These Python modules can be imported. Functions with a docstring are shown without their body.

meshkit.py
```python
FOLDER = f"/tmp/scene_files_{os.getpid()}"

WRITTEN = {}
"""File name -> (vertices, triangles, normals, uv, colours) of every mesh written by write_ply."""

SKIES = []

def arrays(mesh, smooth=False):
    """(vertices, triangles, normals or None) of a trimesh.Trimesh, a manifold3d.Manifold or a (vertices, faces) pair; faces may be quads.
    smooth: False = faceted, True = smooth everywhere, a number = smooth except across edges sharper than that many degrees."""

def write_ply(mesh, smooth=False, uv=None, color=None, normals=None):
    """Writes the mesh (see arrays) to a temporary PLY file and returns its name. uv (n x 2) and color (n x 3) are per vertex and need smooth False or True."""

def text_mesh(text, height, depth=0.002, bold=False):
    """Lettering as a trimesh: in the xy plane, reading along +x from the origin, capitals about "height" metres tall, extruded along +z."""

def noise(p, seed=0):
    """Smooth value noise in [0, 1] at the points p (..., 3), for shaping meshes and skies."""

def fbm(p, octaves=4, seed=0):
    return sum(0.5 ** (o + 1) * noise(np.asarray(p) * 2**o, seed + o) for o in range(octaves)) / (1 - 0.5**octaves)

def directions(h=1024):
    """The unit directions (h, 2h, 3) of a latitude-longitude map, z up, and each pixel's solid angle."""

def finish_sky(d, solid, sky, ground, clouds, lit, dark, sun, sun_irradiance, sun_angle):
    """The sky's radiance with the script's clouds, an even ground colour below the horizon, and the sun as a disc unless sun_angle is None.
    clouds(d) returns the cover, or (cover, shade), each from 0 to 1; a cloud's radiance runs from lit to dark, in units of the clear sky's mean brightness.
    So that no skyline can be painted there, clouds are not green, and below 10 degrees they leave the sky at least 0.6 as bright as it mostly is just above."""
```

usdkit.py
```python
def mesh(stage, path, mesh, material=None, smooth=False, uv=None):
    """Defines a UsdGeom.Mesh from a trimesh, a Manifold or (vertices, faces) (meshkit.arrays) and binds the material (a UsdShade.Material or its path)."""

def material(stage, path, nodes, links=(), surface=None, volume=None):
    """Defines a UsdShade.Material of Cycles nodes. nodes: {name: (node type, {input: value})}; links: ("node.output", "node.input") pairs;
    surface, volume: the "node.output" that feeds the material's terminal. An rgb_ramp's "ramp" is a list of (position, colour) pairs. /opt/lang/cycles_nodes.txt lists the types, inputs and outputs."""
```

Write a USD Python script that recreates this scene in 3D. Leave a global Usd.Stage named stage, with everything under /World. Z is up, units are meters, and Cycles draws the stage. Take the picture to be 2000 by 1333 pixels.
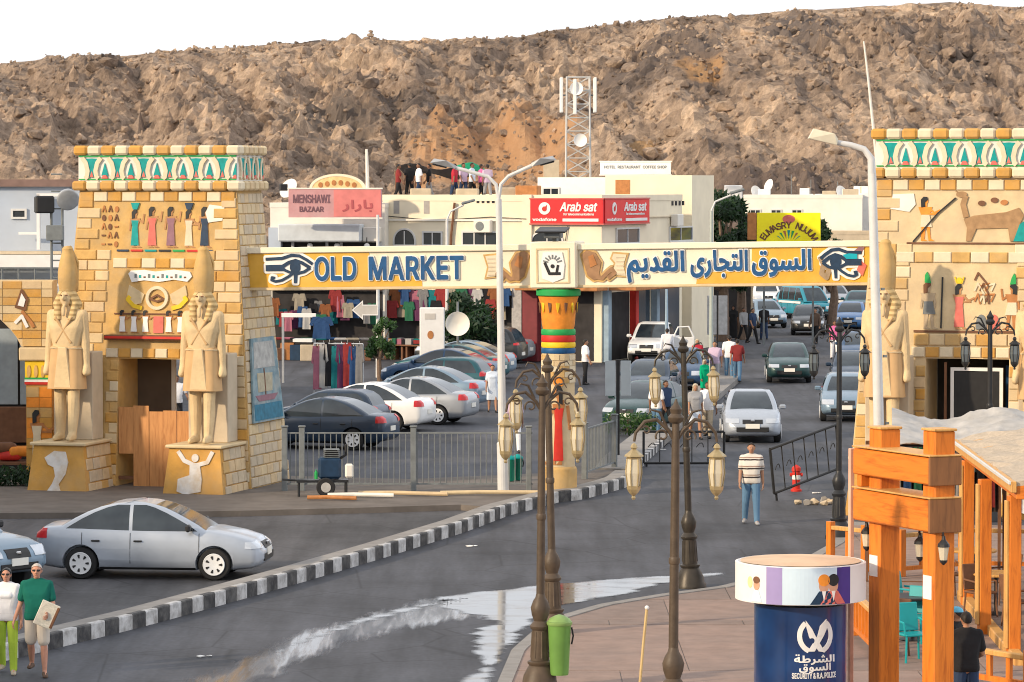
import math, random, glob, numpy as np, trimesh, usdkit, meshkit
import manifold3d as m3
from manifold3d import Manifold
from pxr import Usd, UsdGeom, UsdLux, UsdShade, Gf, Sdf, Vt
from shapely.geometry import Polygon, LineString, Point, box as sbox
from shapely import affinity, union_all, box as vbox
from scipy.spatial import cKDTree

rng = random.Random(7)
R_ = np.random.default_rng(7)
stage = Usd.Stage.CreateInMemory()
UsdGeom.SetStageUpAxis(stage, 'Z'); UsdGeom.SetStageMetersPerUnit(stage, 1.0)
UsdGeom.Xform.Define(stage, '/World'); UsdGeom.Scope.Define(stage, '/World/Looks')

# ---------------------------------------------------------------- camera, sky, sun, exposure
EYE_H, PITCH, FPX = 7.7, 2.5, 7000.0
SUN_EL, SUN_DIR = 21.0, (-0.84, -0.54)
SUN_STRENGTH, SKY_STRENGTH, EXPOSURE = 1.05, 0.115, 0.06
cam = UsdGeom.Camera.Define(stage, '/World/camera')
cam.CreateHorizontalApertureAttr(36.0); cam.CreateVerticalApertureAttr(36.0 * 682 / 1024)
cam.CreateFocalLengthAttr(FPX / 2000 * 36); cam.CreateExposureAttr(EXPOSURE)
cam.CreateClippingRangeAttr((0.5, 5000))
cam.AddTranslateOp().Set((0, 0, EYE_H)); cam.AddRotateXOp().Set(90 - PITCH)
_az = math.atan2(*SUN_DIR); _el = math.radians(SUN_EL)
sun = UsdLux.DistantLight.Define(stage, '/World/sun')
sun.CreateNormalizeAttr(True); sun.CreateIntensityAttr(SUN_STRENGTH); sun.CreateAngleAttr(2.0)
sun.CreateColorAttr((1.0, 0.80, 0.56))
sun.AddRotateZOp().Set(180 - math.degrees(_az)); sun.AddRotateXOp().Set(90 - SUN_EL)
# local +z turned towards the sun: about x by (90-el) gives (0,-cos el, sin el), then about z
dome = UsdLux.DomeLight.Define(stage, '/World/sky')
skym = usdkit.material(stage, '/World/Looks/sky', {
    "s": ("sky_texture", {"sky_type": "single_scattering", "sun_disc": False, "sun_elevation": _el, "sun_rotation": _az, "aerosol_density": 2.2, "air_density": 0.7}),
    "tc": ("texture_coordinate", {}), "mp": ("mapping", {"scale": (1, 1, 3)}),
    "n": ("noise_texture", {"scale": 1.6, "detail": 5, "roughness": 0.55}),
    "r": ("rgb_ramp", {"ramp": [(0.30, (0.62,) * 3), (0.70, (0.90,) * 3)]}),
    "mx": ("mix_color", {"b": (11.2, 11.3, 11.6), "use_clamp": False}),
    "b": ("background_shader", {"strength": SKY_STRENGTH})},
    [("tc.generated", "mp.vector"), ("mp.vector", "n.vector"), ("n.fac", "r.fac"), ("r.color", "mx.fac"), ("s.color", "mx.a"), ("mx.result", "b.color")], surface="b.background")
UsdShade.MaterialBindingAPI.Apply(dome.GetPrim()).Bind(skym)

# ---------------------------------------------------------------- where a point of the place is
_c, _s = math.cos(math.radians(PITCH)), math.sin(math.radians(PITCH))
def _ray(x, y):
    dx, dy = (x - 1000) / FPX, -(y - 666.5) / FPX
    return np.array([dx, _c + dy * _s, -_s + dy * _c])
def G(x, y, z=0.0):
    d = _ray(x, y); t = (z - EYE_H) / d[2]
    return np.array([0, 0, EYE_H]) + d * t
def at(x, y, Y):
    d = _ray(x, y); return np.array([0, 0, EYE_H]) + d * (Y / d[1])

# ---------------------------------------------------------------- names, things, parts
_used = {}
def _path(parent, name):
    k = (parent, name); n = _used.get(k, -1) + 1; _used[k] = n
    return f"{parent}/{name}" + (f"_{n:03d}" if n else "")
def tag(prim, label=None, cat=None, group=None, kind=None):
    for k, v in (('label', label), ('category', cat), ('group', group), ('kind', kind)):
        if v: prim.SetCustomDataByKey(k, v)
def place(x, loc, rz=0, scale=None, rx=0, ry=0):
    x.AddTranslateOp().Set(tuple(float(v) for v in loc))
    if rz: x.AddRotateZOp().Set(float(rz))
    if ry: x.AddRotateYOp().Set(float(ry))
    if rx: x.AddRotateXOp().Set(float(rx))
    if scale is not None:
        x.AddScaleOp().Set(tuple(float(v) for v in (scale if np.ndim(scale) else (scale,) * 3)))
class T:
    """A thing: an Xform with its parts below."""
    def __init__(s, name, label=None, cat=None, loc=(0, 0, 0), rz=0, group=None, kind=None, scale=None, rx=0, ry=0):
        s.path = _path('/World', name); x = UsdGeom.Xform.Define(stage, s.path)
        place(x, loc, rz, scale, rx, ry); s.prim = x.GetPrim(); tag(s.prim, label, cat, group, kind)
    def part(s, name, mesh, m, parent=None, smooth=False, label=None, kind=None):
        p = _path(parent or s.path, name)
        o = usdkit.mesh(stage, p, mesh, m, smooth)
        tag(o.GetPrim(), label, None, None, kind); return p
def single(name, mesh, m, label=None, cat=None, group=None, kind=None, smooth=False):
    p = _path('/World', name); o = usdkit.mesh(stage, p, mesh, m, smooth); tag(o.GetPrim(), label, cat, group, kind); return p
def copy(src, name, loc, rz=0, label=None, cat=None, group=None, scale=None, rx=0, ry=0):
    p = _path('/World', name); x = UsdGeom.Xform.Define(stage, p)
    x.GetPrim().GetReferences().AddInternalReference(src.path); x.GetPrim().SetInstanceable(True)
    x.ClearXformOpOrder(); x = UsdGeom.Xform(x.GetPrim())
    for o in list(x.GetPrim().GetAttributes()):
        pass
    m = Gf.Matrix4d(1)
    ops = Gf.Matrix4d().SetScale(Gf.Vec3d(*((scale if np.ndim(scale) else (scale or 1,) * 3))))
    if rx: ops = ops * Gf.Matrix4d().SetRotate(Gf.Rotation(Gf.Vec3d(1, 0, 0), rx))
    if ry: ops = ops * Gf.Matrix4d().SetRotate(Gf.Rotation(Gf.Vec3d(0, 1, 0), ry))
    ops = ops * Gf.Matrix4d().SetRotate(Gf.Rotation(Gf.Vec3d(0, 0, 1), rz)) * Gf.Matrix4d().SetTranslate(Gf.Vec3d(*[float(v) for v in loc]))
    x.AddTransformOp(opSuffix='copy').Set(ops)
    x.SetXformOpOrder([UsdGeom.XformOp(x.GetPrim().GetAttribute('xformOp:transform:copy'))])
    tag(x.GetPrim(), label, cat, group); return p

# ---------------------------------------------------------------- mesh tools
cat_ = trimesh.util.concatenate
def tm(x):
    if isinstance(x, Manifold):
        m = x.to_mesh(); return trimesh.Trimesh(m.vert_properties[:, :3], m.tri_verts, process=False)
    return x
def join(*a):
    l = [tm(x) for x in (a[0] if len(a) == 1 and isinstance(a[0], (list, tuple)) else a)]
    return cat_(l) if len(l) > 1 else l[0]
def rot(m, deg, axis=(0, 0, 1), about=(0, 0, 0)):
    m = tm(m).copy(); m.apply_transform(trimesh.transformations.rotation_matrix(math.radians(deg), axis, about)); return m
def mv(m, v):
    m = tm(m).copy(); m.apply_translation(v); return m
def box(c, s, rz=0, bev=0.0):
    """A box about its centre; bev > 0 chamfers its edges."""
    s = np.asarray(s, float)
    if bev:
        b = min(bev, s.min() * .45); h = s / 2; pts = []
        for k in range(3):
            e = h - b; e[k] = h[k]
            pts += [np.array([i, j, l]) * e for i in (-1, 1) for j in (-1, 1) for l in (-1, 1)]
        m = tm(Manifold.hull_points(np.array(pts)))
    else:
        m = trimesh.creation.box(s)
    if rz: m = rot(m, rz)
    m.apply_translation(c); return m
def bx(x0, x1, y0, y1, z0, z1, bev=0.0):
    return box(((x0 + x1) / 2, (y0 + y1) / 2, (z0 + z1) / 2), (abs(x1 - x0), abs(y1 - y0), abs(z1 - z0)), 0, bev)
def cyl(p0, p1, r, r2=None, n=12):
    return tube([p0, p1], [r, r if r2 is None else r2], n)
def tube(pts, r, n=8, caps=True):
    pts = np.asarray(pts, float); k = len(pts); r = np.full(k, r, float) if np.ndim(r) == 0 else np.asarray(r, float)
    d = np.gradient(pts, axis=0) if k > 2 else np.repeat((pts[1] - pts[0])[None], 2, 0)
    d /= np.maximum(np.linalg.norm(d, axis=1, keepdims=True), 1e-9)
    up = np.array([0, 0, 1.]) if abs(d[0][2]) < .9 else np.array([1., 0, 0])
    V, a = [], np.arange(n) / n * 2 * np.pi
    u = np.cross(up, d[0]); u /= np.linalg.norm(u)
    for i in range(k):
        u = u - d[i] * (u @ d[i]); u /= max(np.linalg.norm(u), 1e-9); w = np.cross(d[i], u)
        V.append(pts[i] + r[i] * (np.cos(a)[:, None] * u + np.sin(a)[:, None] * w))
    V = np.vstack(V); F = []
    for i in range(k - 1):
        for j in range(n):
            a0, a1, b0, b1 = i * n + j, i * n + (j + 1) % n, (i + 1) * n + j, (i + 1) * n + (j + 1) % n
            F += [[a0, a1, b1], [a0, b1, b0]]
    if caps:
        V = np.vstack([V, pts[0], pts[-1]]); c0, c1 = len(V) - 2, len(V) - 1
        for j in range(n):
            F += [[c0, (j + 1) % n, j], [c1, (k - 1) * n + j, (k - 1) * n + (j + 1) % n]]
    return trimesh.Trimesh(V, np.array(F), process=False)
def lathe(prof, n=24, c=(0, 0, 0)):
    """prof: (radius, z) from bottom to top."""
    return mv(tube([(0, 0, z + 1e-7 * i) for i, (r, z) in enumerate(prof)], [max(r, 1e-4) for r, z in prof], n) if False else _lathe(prof, n), c)
def _lathe(prof, n):
    a = np.arange(n) / n * 2 * np.pi; V, F = [], []
    for r, z in prof: V.append(np.stack([r * np.cos(a), r * np.sin(a), np.full(n, z)], 1))
    k = len(prof); V = np.vstack(V + [[[0, 0, prof[0][1]], [0, 0, prof[-1][1]]]])
    for i in range(k - 1):
        for j in range(n):
            a0, a1, b0, b1 = i * n + j, i * n + (j + 1) % n, (i + 1) * n + j, (i + 1) * n + (j + 1) % n
            F += [[a0, a1, b1], [a0, b1, b0]]
    for j in range(n):
        F += [[len(V) - 2, (j + 1) % n, j], [len(V) - 1, (k - 1) * n + j, (k - 1) * n + (j + 1) % n]]
    return trimesh.Trimesh(V, np.array(F), process=False)
def ext(poly, t, y=0.0):
    """A polygon drawn in (x, z), standing upright, its face towards -y at y - t and its back at y."""
    polys = [g for g in getattr(poly, 'geoms', [poly]) if g.geom_type == 'Polygon' and g.area > 1e-7]
    m = cat_([trimesh.creation.extrude_polygon(g, t, engine='earcut') for g in polys])
    v = m.vertices; m = trimesh.Trimesh(np.stack([v[:, 0], y - v[:, 2], v[:, 1]], 1), m.faces, process=False)
    return m
def flat(poly, t, z=0.0):
    """A polygon in (x, y), its underside at z, t thick."""
    polys = [g for g in getattr(poly, 'geoms', [poly]) if g.geom_type == 'Polygon']
    return mv(cat_([trimesh.creation.extrude_polygon(g, t, engine='earcut') for g in polys]), (0, 0, z))
def hullp(pts): return tm(Manifold.hull_points(np.asarray(pts, float)))
def strip(pts, w):
    return LineString(pts).buffer(w / 2, cap_style=2, join_style=1)
def ell(cx, cz, rx, rz, n=24):
    a = np.arange(n) / n * 2 * np.pi
    return Polygon(np.stack([cx + rx * np.cos(a), cz + rz * np.sin(a)], 1))
_fonts = {}
def words(text, height, bold=True, width=None, arabic=False, weight=700):
    """Lettering as one shapely outline, its baseline at z = 0 from x = 0; width squeezes it to a given length."""
    from PIL import Image, ImageDraw, ImageFont
    key = (arabic, weight)
    if key not in _fonts:
        _fonts[key] = ImageFont.truetype(glob.glob('/opt/blender-*/*/datafiles/fonts/' + ('NotoSansArabic*' if arabic else 'Inter.woff2'))[0], 96)
        if arabic: _fonts[key].set_variation_by_axes([weight, 100])
    f = _fonts[key]; sw = 3 if bold and not arabic else 0
    x0, y0, x1, y1 = f.getbbox(text, anchor='ls', stroke_width=sw)
    im = Image.new('L', (x1 - x0 + 8, y1 - y0 + 8))
    ImageDraw.Draw(im).text((4 - x0, 4 - y0), text, 255, f, anchor='ls', stroke_width=sw)
    on = np.pad(np.asarray(im) > 127, ((0, 0), (1, 1))).astype(np.int8)
    rows, st = np.nonzero(np.diff(on, axis=1) == 1); en = np.nonzero(np.diff(on, axis=1) == -1)[1]
    sh = union_all(vbox(st, -rows - 1, en, -rows)).buffer(0.6).buffer(-0.6).simplify(0.7)
    s = height / 70.0; sh = affinity.affine_transform(sh, [s, 0, 0, s, -4 * s, (4 - y0) * s])
    b = sh.bounds; sx = 1 if width is None else width / (b[2] - b[0])
    return affinity.affine_transform(sh, [sx, 0, 0, 1, -b[0] * sx, 0])
ARAB = {'souk': [0xfe8d, 0xfedf, 0xfeb4, 0xfeee, 0xfed5], 'tegari': [0xfe8d, 0xfedf, 0xfe98, 0xfea0, 0xfe8e, 0xfead, 0xfeef],
        'kadim': [0xfe8d, 0xfedf, 0xfed8, 0xfeaa, 0xfef3, 0xfee2], 'shorta': [0xfe8d, 0xfedf, 0xfeb8, 0xfeae, 0xfec3, 0xfe94],
        'bazar': [0xfe91, 0xfe8e, 0xfead, 0xfe8d, 0xfead]}
def arab(k): return ''.join(chr(c) for c in reversed(ARAB[k]))

# ---------------------------------------------------------------- materials
_mats = {}
def M(name, col=None, rough=.7, var=.12, scale=3., bump=0., bscale=30., metal=0., spec=.3, coat=0., var2=0., scale2=.5, tint=None, dist=.02):
    """A painted, stony, wooden ... surface: a colour that varies with a fine and a coarse noise, and fine relief."""
    if name in _mats: return _mats[name]
    c = np.array(col, float); hi = np.clip(c * (1 + var), 0, .95); lo = c * (1 - var)
    N = {"tc": ("texture_coordinate", {}), "n": ("noise_texture", {"scale": scale, "detail": 5, "roughness": .6}),
         "r": ("rgb_ramp", {"ramp": [(.3, tuple(lo)), (.7, tuple(hi))]}),
         "p": ("principled_bsdf", {"roughness": rough, "metallic": metal, "specular_ior_level": spec, "coat_weight": coat, "coat_roughness": .08})}
    L = [("tc.object", "n.vector"), ("n.fac", "r.fac")]; out = "r.color"
    if var2:
        t = np.array(tint if tint is not None else c * (1 - var2))
        N |= {"n2": ("noise_texture", {"scale": scale2, "detail": 4, "roughness": .65}), "r2": ("rgb_ramp", {"ramp": [(.42, (0, 0, 0)), (.68, (var2,) * 3)]}),
              "mx": ("mix_color", {"b": tuple(t)})}
        L += [("tc.object", "n2.vector"), ("n2.fac", "r2.fac"), ("r2.color", "mx.fac"), (out, "mx.a")]; out = "mx.result"
    L.append((out, "p.base_color"))
    if bump:
        N |= {"nb": ("noise_texture", {"scale": bscale, "detail": 4, "roughness": .6}), "bp": ("bump", {"strength": bump, "distance": dist})}
        L += [("tc.object", "nb.vector"), ("nb.fac", "bp.height"), ("bp.normal", "p.normal")]
    _mats[name] = usdkit.material(stage, '/World/Looks/' + name, N, L, surface="p.BSDF"); return _mats[name]
def wood(name, col, dark, scale=(6, 6, .7), rough=.45, axis='z'):
    if name in _mats: return _mats[name]
    _mats[name] = usdkit.material(stage, '/World/Looks/' + name, {
        "tc": ("texture_coordinate", {}), "mp": ("mapping", {"scale": scale}), "n": ("noise_texture", {"scale": 3, "detail": 6, "roughness": .65, "distortion": .6}),
        "r": ("rgb_ramp", {"ramp": [(.28, dark), (.5, col), (.75, tuple(min(1, v * 1.18) for v in col))]}),
        "bp": ("bump", {"strength": .25, "distance": .01}), "p": ("principled_bsdf", {"roughness": rough, "specular_ior_level": .3})},
        [("tc.object", "mp.vector"), ("mp.vector", "n.vector"), ("n.fac", "r.fac"), ("r.color", "p.base_color"), ("n.fac", "bp.height"), ("bp.normal", "p.normal")], surface="p.BSDF")
    return _mats[name]
def plain(name, col, rough=.5, metal=0., spec=.4, coat=0., alpha=None):
    if name in _mats: return _mats[name]
    _mats[name] = usdkit.material(stage, '/World/Looks/' + name, {"p": ("principled_bsdf", {"base_color": col, "roughness": rough, "metallic": metal, "specular_ior_level": spec, "coat_weight": coat})}, [], surface="p.BSDF")
    return _mats[name]

ochre = M('ochre_plaster', (.53, .33, .115), .8, .18, 2.5, .3, 25, var2=.65, tint=(.44, .33, .19), scale2=.9)
ochre2 = M('deep_ochre_plaster', (.52, .275, .06), .8, .16, 2.5, .3, 25, var2=.55, tint=(.44, .30, .15), scale2=.9)
cream = M('cream_plaster', (.60, .47, .28), .85, .12, 2.5, .25, 25, var2=.55, tint=(.47, .37, .25), scale2=.9)
pale = M('pale_cream_block', (.64, .55, .39), .85, .10, 3, .2, 25, var2=.3, tint=(.6, .55, .46))
tan = M('tan_block', (.56, .42, .25), .85, .14, 3, .3, 22, var2=.4, tint=(.46, .38, .28))
tan2 = M('grey_tan_block', (.50, .41, .29), .85, .14, 3, .3, 22, var2=.4, tint=(.40, .35, .28))
BLOCKS = [ochre, ochre2, cream, pale, tan]
mortar = M('mortar', (.43, .31, .15), .9, .12, 5, .2, 30)
statue_stone = M('statue_stone', (.60, .455, .26), .8, .16, 1.8, .4, 14, var2=.55, tint=(.58, .40, .22), dist=.03)
kilt_stone = M('kilt_stone', (.52, .335, .165), .8, .10, 2, .2, 20)
white = M('white_paint', (.72, .71, .69), .55, .05, 3)
offwhite = M('off_white_plaster', (.72, .69, .62), .85, .07, 1.2, .15, 12, var2=.35, tint=(.55, .52, .47), scale2=.4)
creamwall = M('cream_wall', (.74, .66, .50), .85, .06, 1.2, .15, 12, var2=.3, tint=(.6, .53, .42), scale2=.4)
shade_blue = M('shade_blue_wall', (.40, .46, .55), .85, .06, 1.0, .15, 12, var2=.35, tint=(.45, .48, .52), scale2=.4)  # for the white building at left: blue of its shade put into the colour
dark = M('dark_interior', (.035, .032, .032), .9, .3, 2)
black = M('black_paint', (.02, .02, .021), .4, .2, 6)
rubber = M('rubber', (.022, .022, .023), .85, .2, 8)
teal = M('teal_paint', (.0, .27, .26), .6, .18, 6)
blue = M('blue_paint', (.010, .075, .20), .5, .22, 5)
navy = M('navy_paint', (.012, .035, .075), .5, .25, 6)
red = M('red_paint', (.52, .03, .02), .55, .12, 4)
green = M('green_paint', (.02, .32, .08), .5, .12, 4)
yellow = M('yellow_paint', (.75, .50, .02), .55, .1, 4)
orange = M('orange_paint', (.72, .25, .03), .6, .16, 5)
coral = M('coral_paint', (.60, .15, .12), .7, .15, 6)
mauve = M('mauve_paint', (.25, .13, .16), .7, .15, 6)
brown = M('brown_paint', (.16, .075, .04), .75, .2, 5)
sienna = M('sienna_paint', (.40, .17, .06), .75, .2, 5)
skin_paint = M('relief_skin_paint', (.42, .22, .10), .75, .2, 6)
steel = M('galvanised_steel', (.42, .43, .44), .42, .12, 6, metal=.6)
greypaint = M('grey_painted_metal', (.16, .175, .18), .55, .18, 5)
whitepole = M('white_painted_steel', (.56, .56, .55), .45, .08, 3)
wglass = M('dark_window_glass', (.02, .026, .034), .08, .2, 1.0, spec=.8)
# ================================================================ the ground, roads and pavements
def asphalt(name, base, wetness=False):
    return usdkit.material(stage, '/World/Looks/' + name, {
        "g": ("geometry", {}), "n1": ("noise_texture", {"scale": .22, "detail": 5, "roughness": .6}), "n2": ("noise_texture", {"scale": 9, "detail": 6, "roughness": .75}),
        "mp": ("mapping", {"scale": (1.4, .12, 1), "rotation": (0, 0, .35)}), "n3": ("noise_texture", {"scale": 1.2, "detail": 4, "roughness": .6}),
        "r1": ("rgb_ramp", {"ramp": [(.3, tuple(v * .60 for v in base)), (.48, base), (.7, tuple(v * 1.35 for v in base))]}),
        "r2": ("rgb_ramp", {"ramp": [(.25, (.72,) * 3), (.75, (1.28,) * 3)]}), "r3": ("rgb_ramp", {"ramp": [(.35, (.70,) * 3), (.65, (1.2,) * 3)]}),
        "vo": ("voronoi_texture", {"feature": "distance_to_edge", "scale": .35}), "rv": ("rgb_ramp", {"ramp": [(0, (.55,) * 3), (.012, (1,) * 3)]}),
        "m1": ("mix_color", {"blend_type": "multiply", "fac": 1., "use_clamp": False}), "m2": ("mix_color", {"blend_type": "multiply", "fac": 1., "use_clamp": False}),
        "m3": ("mix_color", {"blend_type": "multiply", "fac": .85, "use_clamp": False}),
        "bp": ("bump", {"strength": .35, "distance": .008}), "p": ("principled_bsdf", {"roughness": .78, "specular_ior_level": .35})},
        [("g.position", "n1.vector"), ("g.position", "n2.vector"), ("g.position", "mp.vector"), ("mp.vector", "n3.vector"), ("n1.fac", "r1.fac"), ("n2.fac", "r2.fac"), ("n3.fac", "r3.fac"),
         ("g.position", "vo.vector"), ("vo.distance", "rv.fac"), ("r1.color", "m1.a"), ("r2.color", "m1.b"), ("m1.result", "m2.a"), ("r3.color", "m2.b"), ("m2.result", "m3.a"), ("rv.color", "m3.b"),
         ("m3.result", "p.base_color"), ("n2.fac", "bp.height"), ("bp.normal", "p.normal")], surface="p.BSDF")
road_m = asphalt('asphalt', (.056, .059, .070)); lot_m = asphalt('worn_asphalt', (.068, .067, .072))
dirt = M('dusty_ground', (.27, .205, .15), .95, .2, 1.5, .4, 12, var2=.5, tint=(.2, .16, .125))
paving = M('pavement_concrete', (.15, .13, .115), .9, .18, 1.8, .3, 18, var2=.55, tint=(.095, .082, .07), scale2=.8)
slab_a = M('pink_grey_paving', (.27, .19, .155), .85, .16, 2.2, .25, 22, var2=.4, tint=(.19, .155, .14), scale2=.5)
slab_b = M('brown_paving', (.225, .165, .138), .85, .18, 2.2, .25, 22, var2=.4, tint=(.17, .14, .125), scale2=.5)
kerb_black = M('kerb_black_paint', (.030, .031, .034), .6, .3, 7, .2, 20, var2=.6, tint=(.15, .145, .14), scale2=4)
kerb_white = M('kerb_white_paint', (.50, .50, .50), .7, .16, 5, .25, 20, var2=.85, tint=(.20, .19, .18), scale2=4)
kerb_top = M('kerb_concrete', (.26, .245, .23), .9, .15, 3, .3, 18, var2=.4, tint=(.17, .16, .15))

single('ground', flat(sbox(-900, -80, 900, 2500), .02, -.04), dirt, kind='structure')
single('road', flat(sbox(-60, 5, 70, 262), .012, -.012), road_m, kind='structure')
def gp(pts, z=0.): return [tuple(G(x, y, z)[:2]) for x, y in pts]
# the car park on the left, in a paler worn asphalt
KERB = [(-260, 1356), (0, 1294), (121, 1264), (290, 1222), (466, 1173), (600, 1135), (750, 1090), (905, 1041), (992, 1008), (1046, 994), (1090, 982), (1134, 977), (1185, 964), (1222, 953), (1240, 938)]
kw = gp(KERB)
lot = Polygon(kw[:9] + gp([(960, 965), (600, 930), (300, 930), (30, 940)]) + [(-45, 88), (-45, 40)]).buffer(0)
single('car_park', flat(lot, .004, .0), lot_m, kind='structure')
# the kerb, stone by stone
kerb = T('kerb', kind='structure'); line = LineString(kw); n = int(line.length / .5)
body = LineString(line.coords).parallel_offset(.30, 'left') if False else None
back = []
for i in range(n + 1):
    p = np.array(line.interpolate(i * .5).coords[0]); q = np.array(line.interpolate(i * .5 + .05).coords[0]); d = (q - p); d /= max(np.linalg.norm(d), 1e-9)
    back.append((p, np.array([-d[1], d[0]])))
for i in range(n):
    (p, np_), (q, nq) = back[i], back[i + 1]; j = (R_.random(4) - .5) * .012; t = (q - p) * .012
    h = .27 + j[0]; o = .008 * R_.random()
    P = [p + t - np_ * o, q - t - nq * o, q - t + nq * .13, p + t + np_ * .13]
    pts = [(*(v + (m_ * .012 * (1 if k else 0))), z) for z, k in ((-.02, 0), (h - .025, 0), (h, 1)) for v, m_ in zip(P, (np_, nq, -nq, -np_))]
    kerb.part('kerb_stone', hullp(pts), kerb_black if i % 2 else kerb_white)
top = Polygon([tuple(p + m_ * .131) for p, m_ in back] + [tuple(p + m_ * .52) for p, m_ in reversed(back)]).buffer(0)
kerb.part('kerb_top', flat(top, .275, -.02), kerb_top)
# pavement round the gate and its island
isl = Polygon([tuple(p + m_ * .521) for p, m_ in back[-int(n * .17):]] + gp([(1236, 925), (1200, 890), (1130, 905), (1050, 925), (800, 936), (560, 930), (400, 925), (-60, 935)], .14)
              + gp([(-60, 1003), (240, 1001), (470, 998), (700, 992), (900, 986), (945, 990)], .14)).buffer(0)
pav = T('pavement', kind='structure'); pav.part('paving_bed', flat(isl, .15, -.01), paving)
med_px = [(1243, 930), (1262, 903), (1335, 838), (1400, 785), (1447, 744)]
med = LineString(gp(med_px)); nm = int(med.length / .5)
median = T('median_kerb', kind='structure')
for i in range(nm):
    p, q = (np.array(med.interpolate(k * .5).coords[0]) for k in (i, i + 1)); d = (q - p) / np.linalg.norm(q - p); m_ = np.array([-d[1], d[0]])
    P = [p + d * .01, q - d * .01, q - d * .01 + m_ * .16, p + d * .01 + m_ * .16]
    median.part('kerb_stone', hullp([(*v, z) for v in P for z in (-.02, .2)]), (kerb_black if i % 2 else kerb_white) if i < 22 else kerb_top)
ml = [np.array(c) for c in med.coords]
median.part('kerb_top', flat(Polygon([tuple(c + np.array([-.162, .02])) for c in ml] + [tuple(c + np.array([-1.1, .4])) for c in reversed(ml)]).buffer(0), .205, -.02), kerb_top)
# pavement along the right of the street
rp = Polygon([(10.6, 84), (11.9, 116), (15.2, 160), (21.5, 250), (40, 250), (40, 84)])
single('pavement', flat(rp, .12, -.01), paving, kind='structure')
# the promenade in front on the right: large slabs with sunk joints
edge = gp([(960, 1420), (985, 1340), (1012, 1275), (1078, 1216), (1180, 1186), (1300, 1166), (1420, 1150), (1560, 1108), (1640, 1062), (1650, 1020)])
prom = Polygon(edge + [(10.4, 80), (30, 80), (30, 30), edge[0][0:1] + (30,)] if False else edge + [(10.2, 80.5), (30, 80.5), (30, 30), (-.9, 30)]).buffer(0)
promenade = T('promenade', kind='structure'); promenade.part('paving_bed', flat(prom, .03, -.012), kerb_top)
y = 30.0; r = 0
rowsy = [30, 36.2, 42.7, 49.4, 50.1, 56.3, 62.2, 62.9, 66.0, 69.5, 73.0, 77.0, 80.5]
for r in range(len(rowsy) - 1):
    y0, y1 = rowsy[r] + .02, rowsy[r + 1] - .02; wdt = 2.35; x0 = -3 + (r % 2) * 1.1
    while x0 < 18:
        c = sbox(x0 + .008, y0, x0 + wdt - .008, y1).intersection(prom.buffer(-.06))
        if not c.is_empty and c.area > .2:
            promenade.part('paving_slab', flat(c, .030 + R_.random() * .004, .002), slab_b if R_.random() < .35 or y1 - y0 < 1 else slab_a)
        x0 += wdt
edg = LineString(edge); ne = int(edg.length / .8)
for i in range(ne):
    seg = LineString([edg.interpolate(i * .8 + .01), edg.interpolate((i + .5) * .8), edg.interpolate((i + 1) * .8 - .01)]).buffer(.11, cap_style=2)
    promenade.part('edging_stone', flat(seg, .06, -.01), kerb_top)
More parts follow.
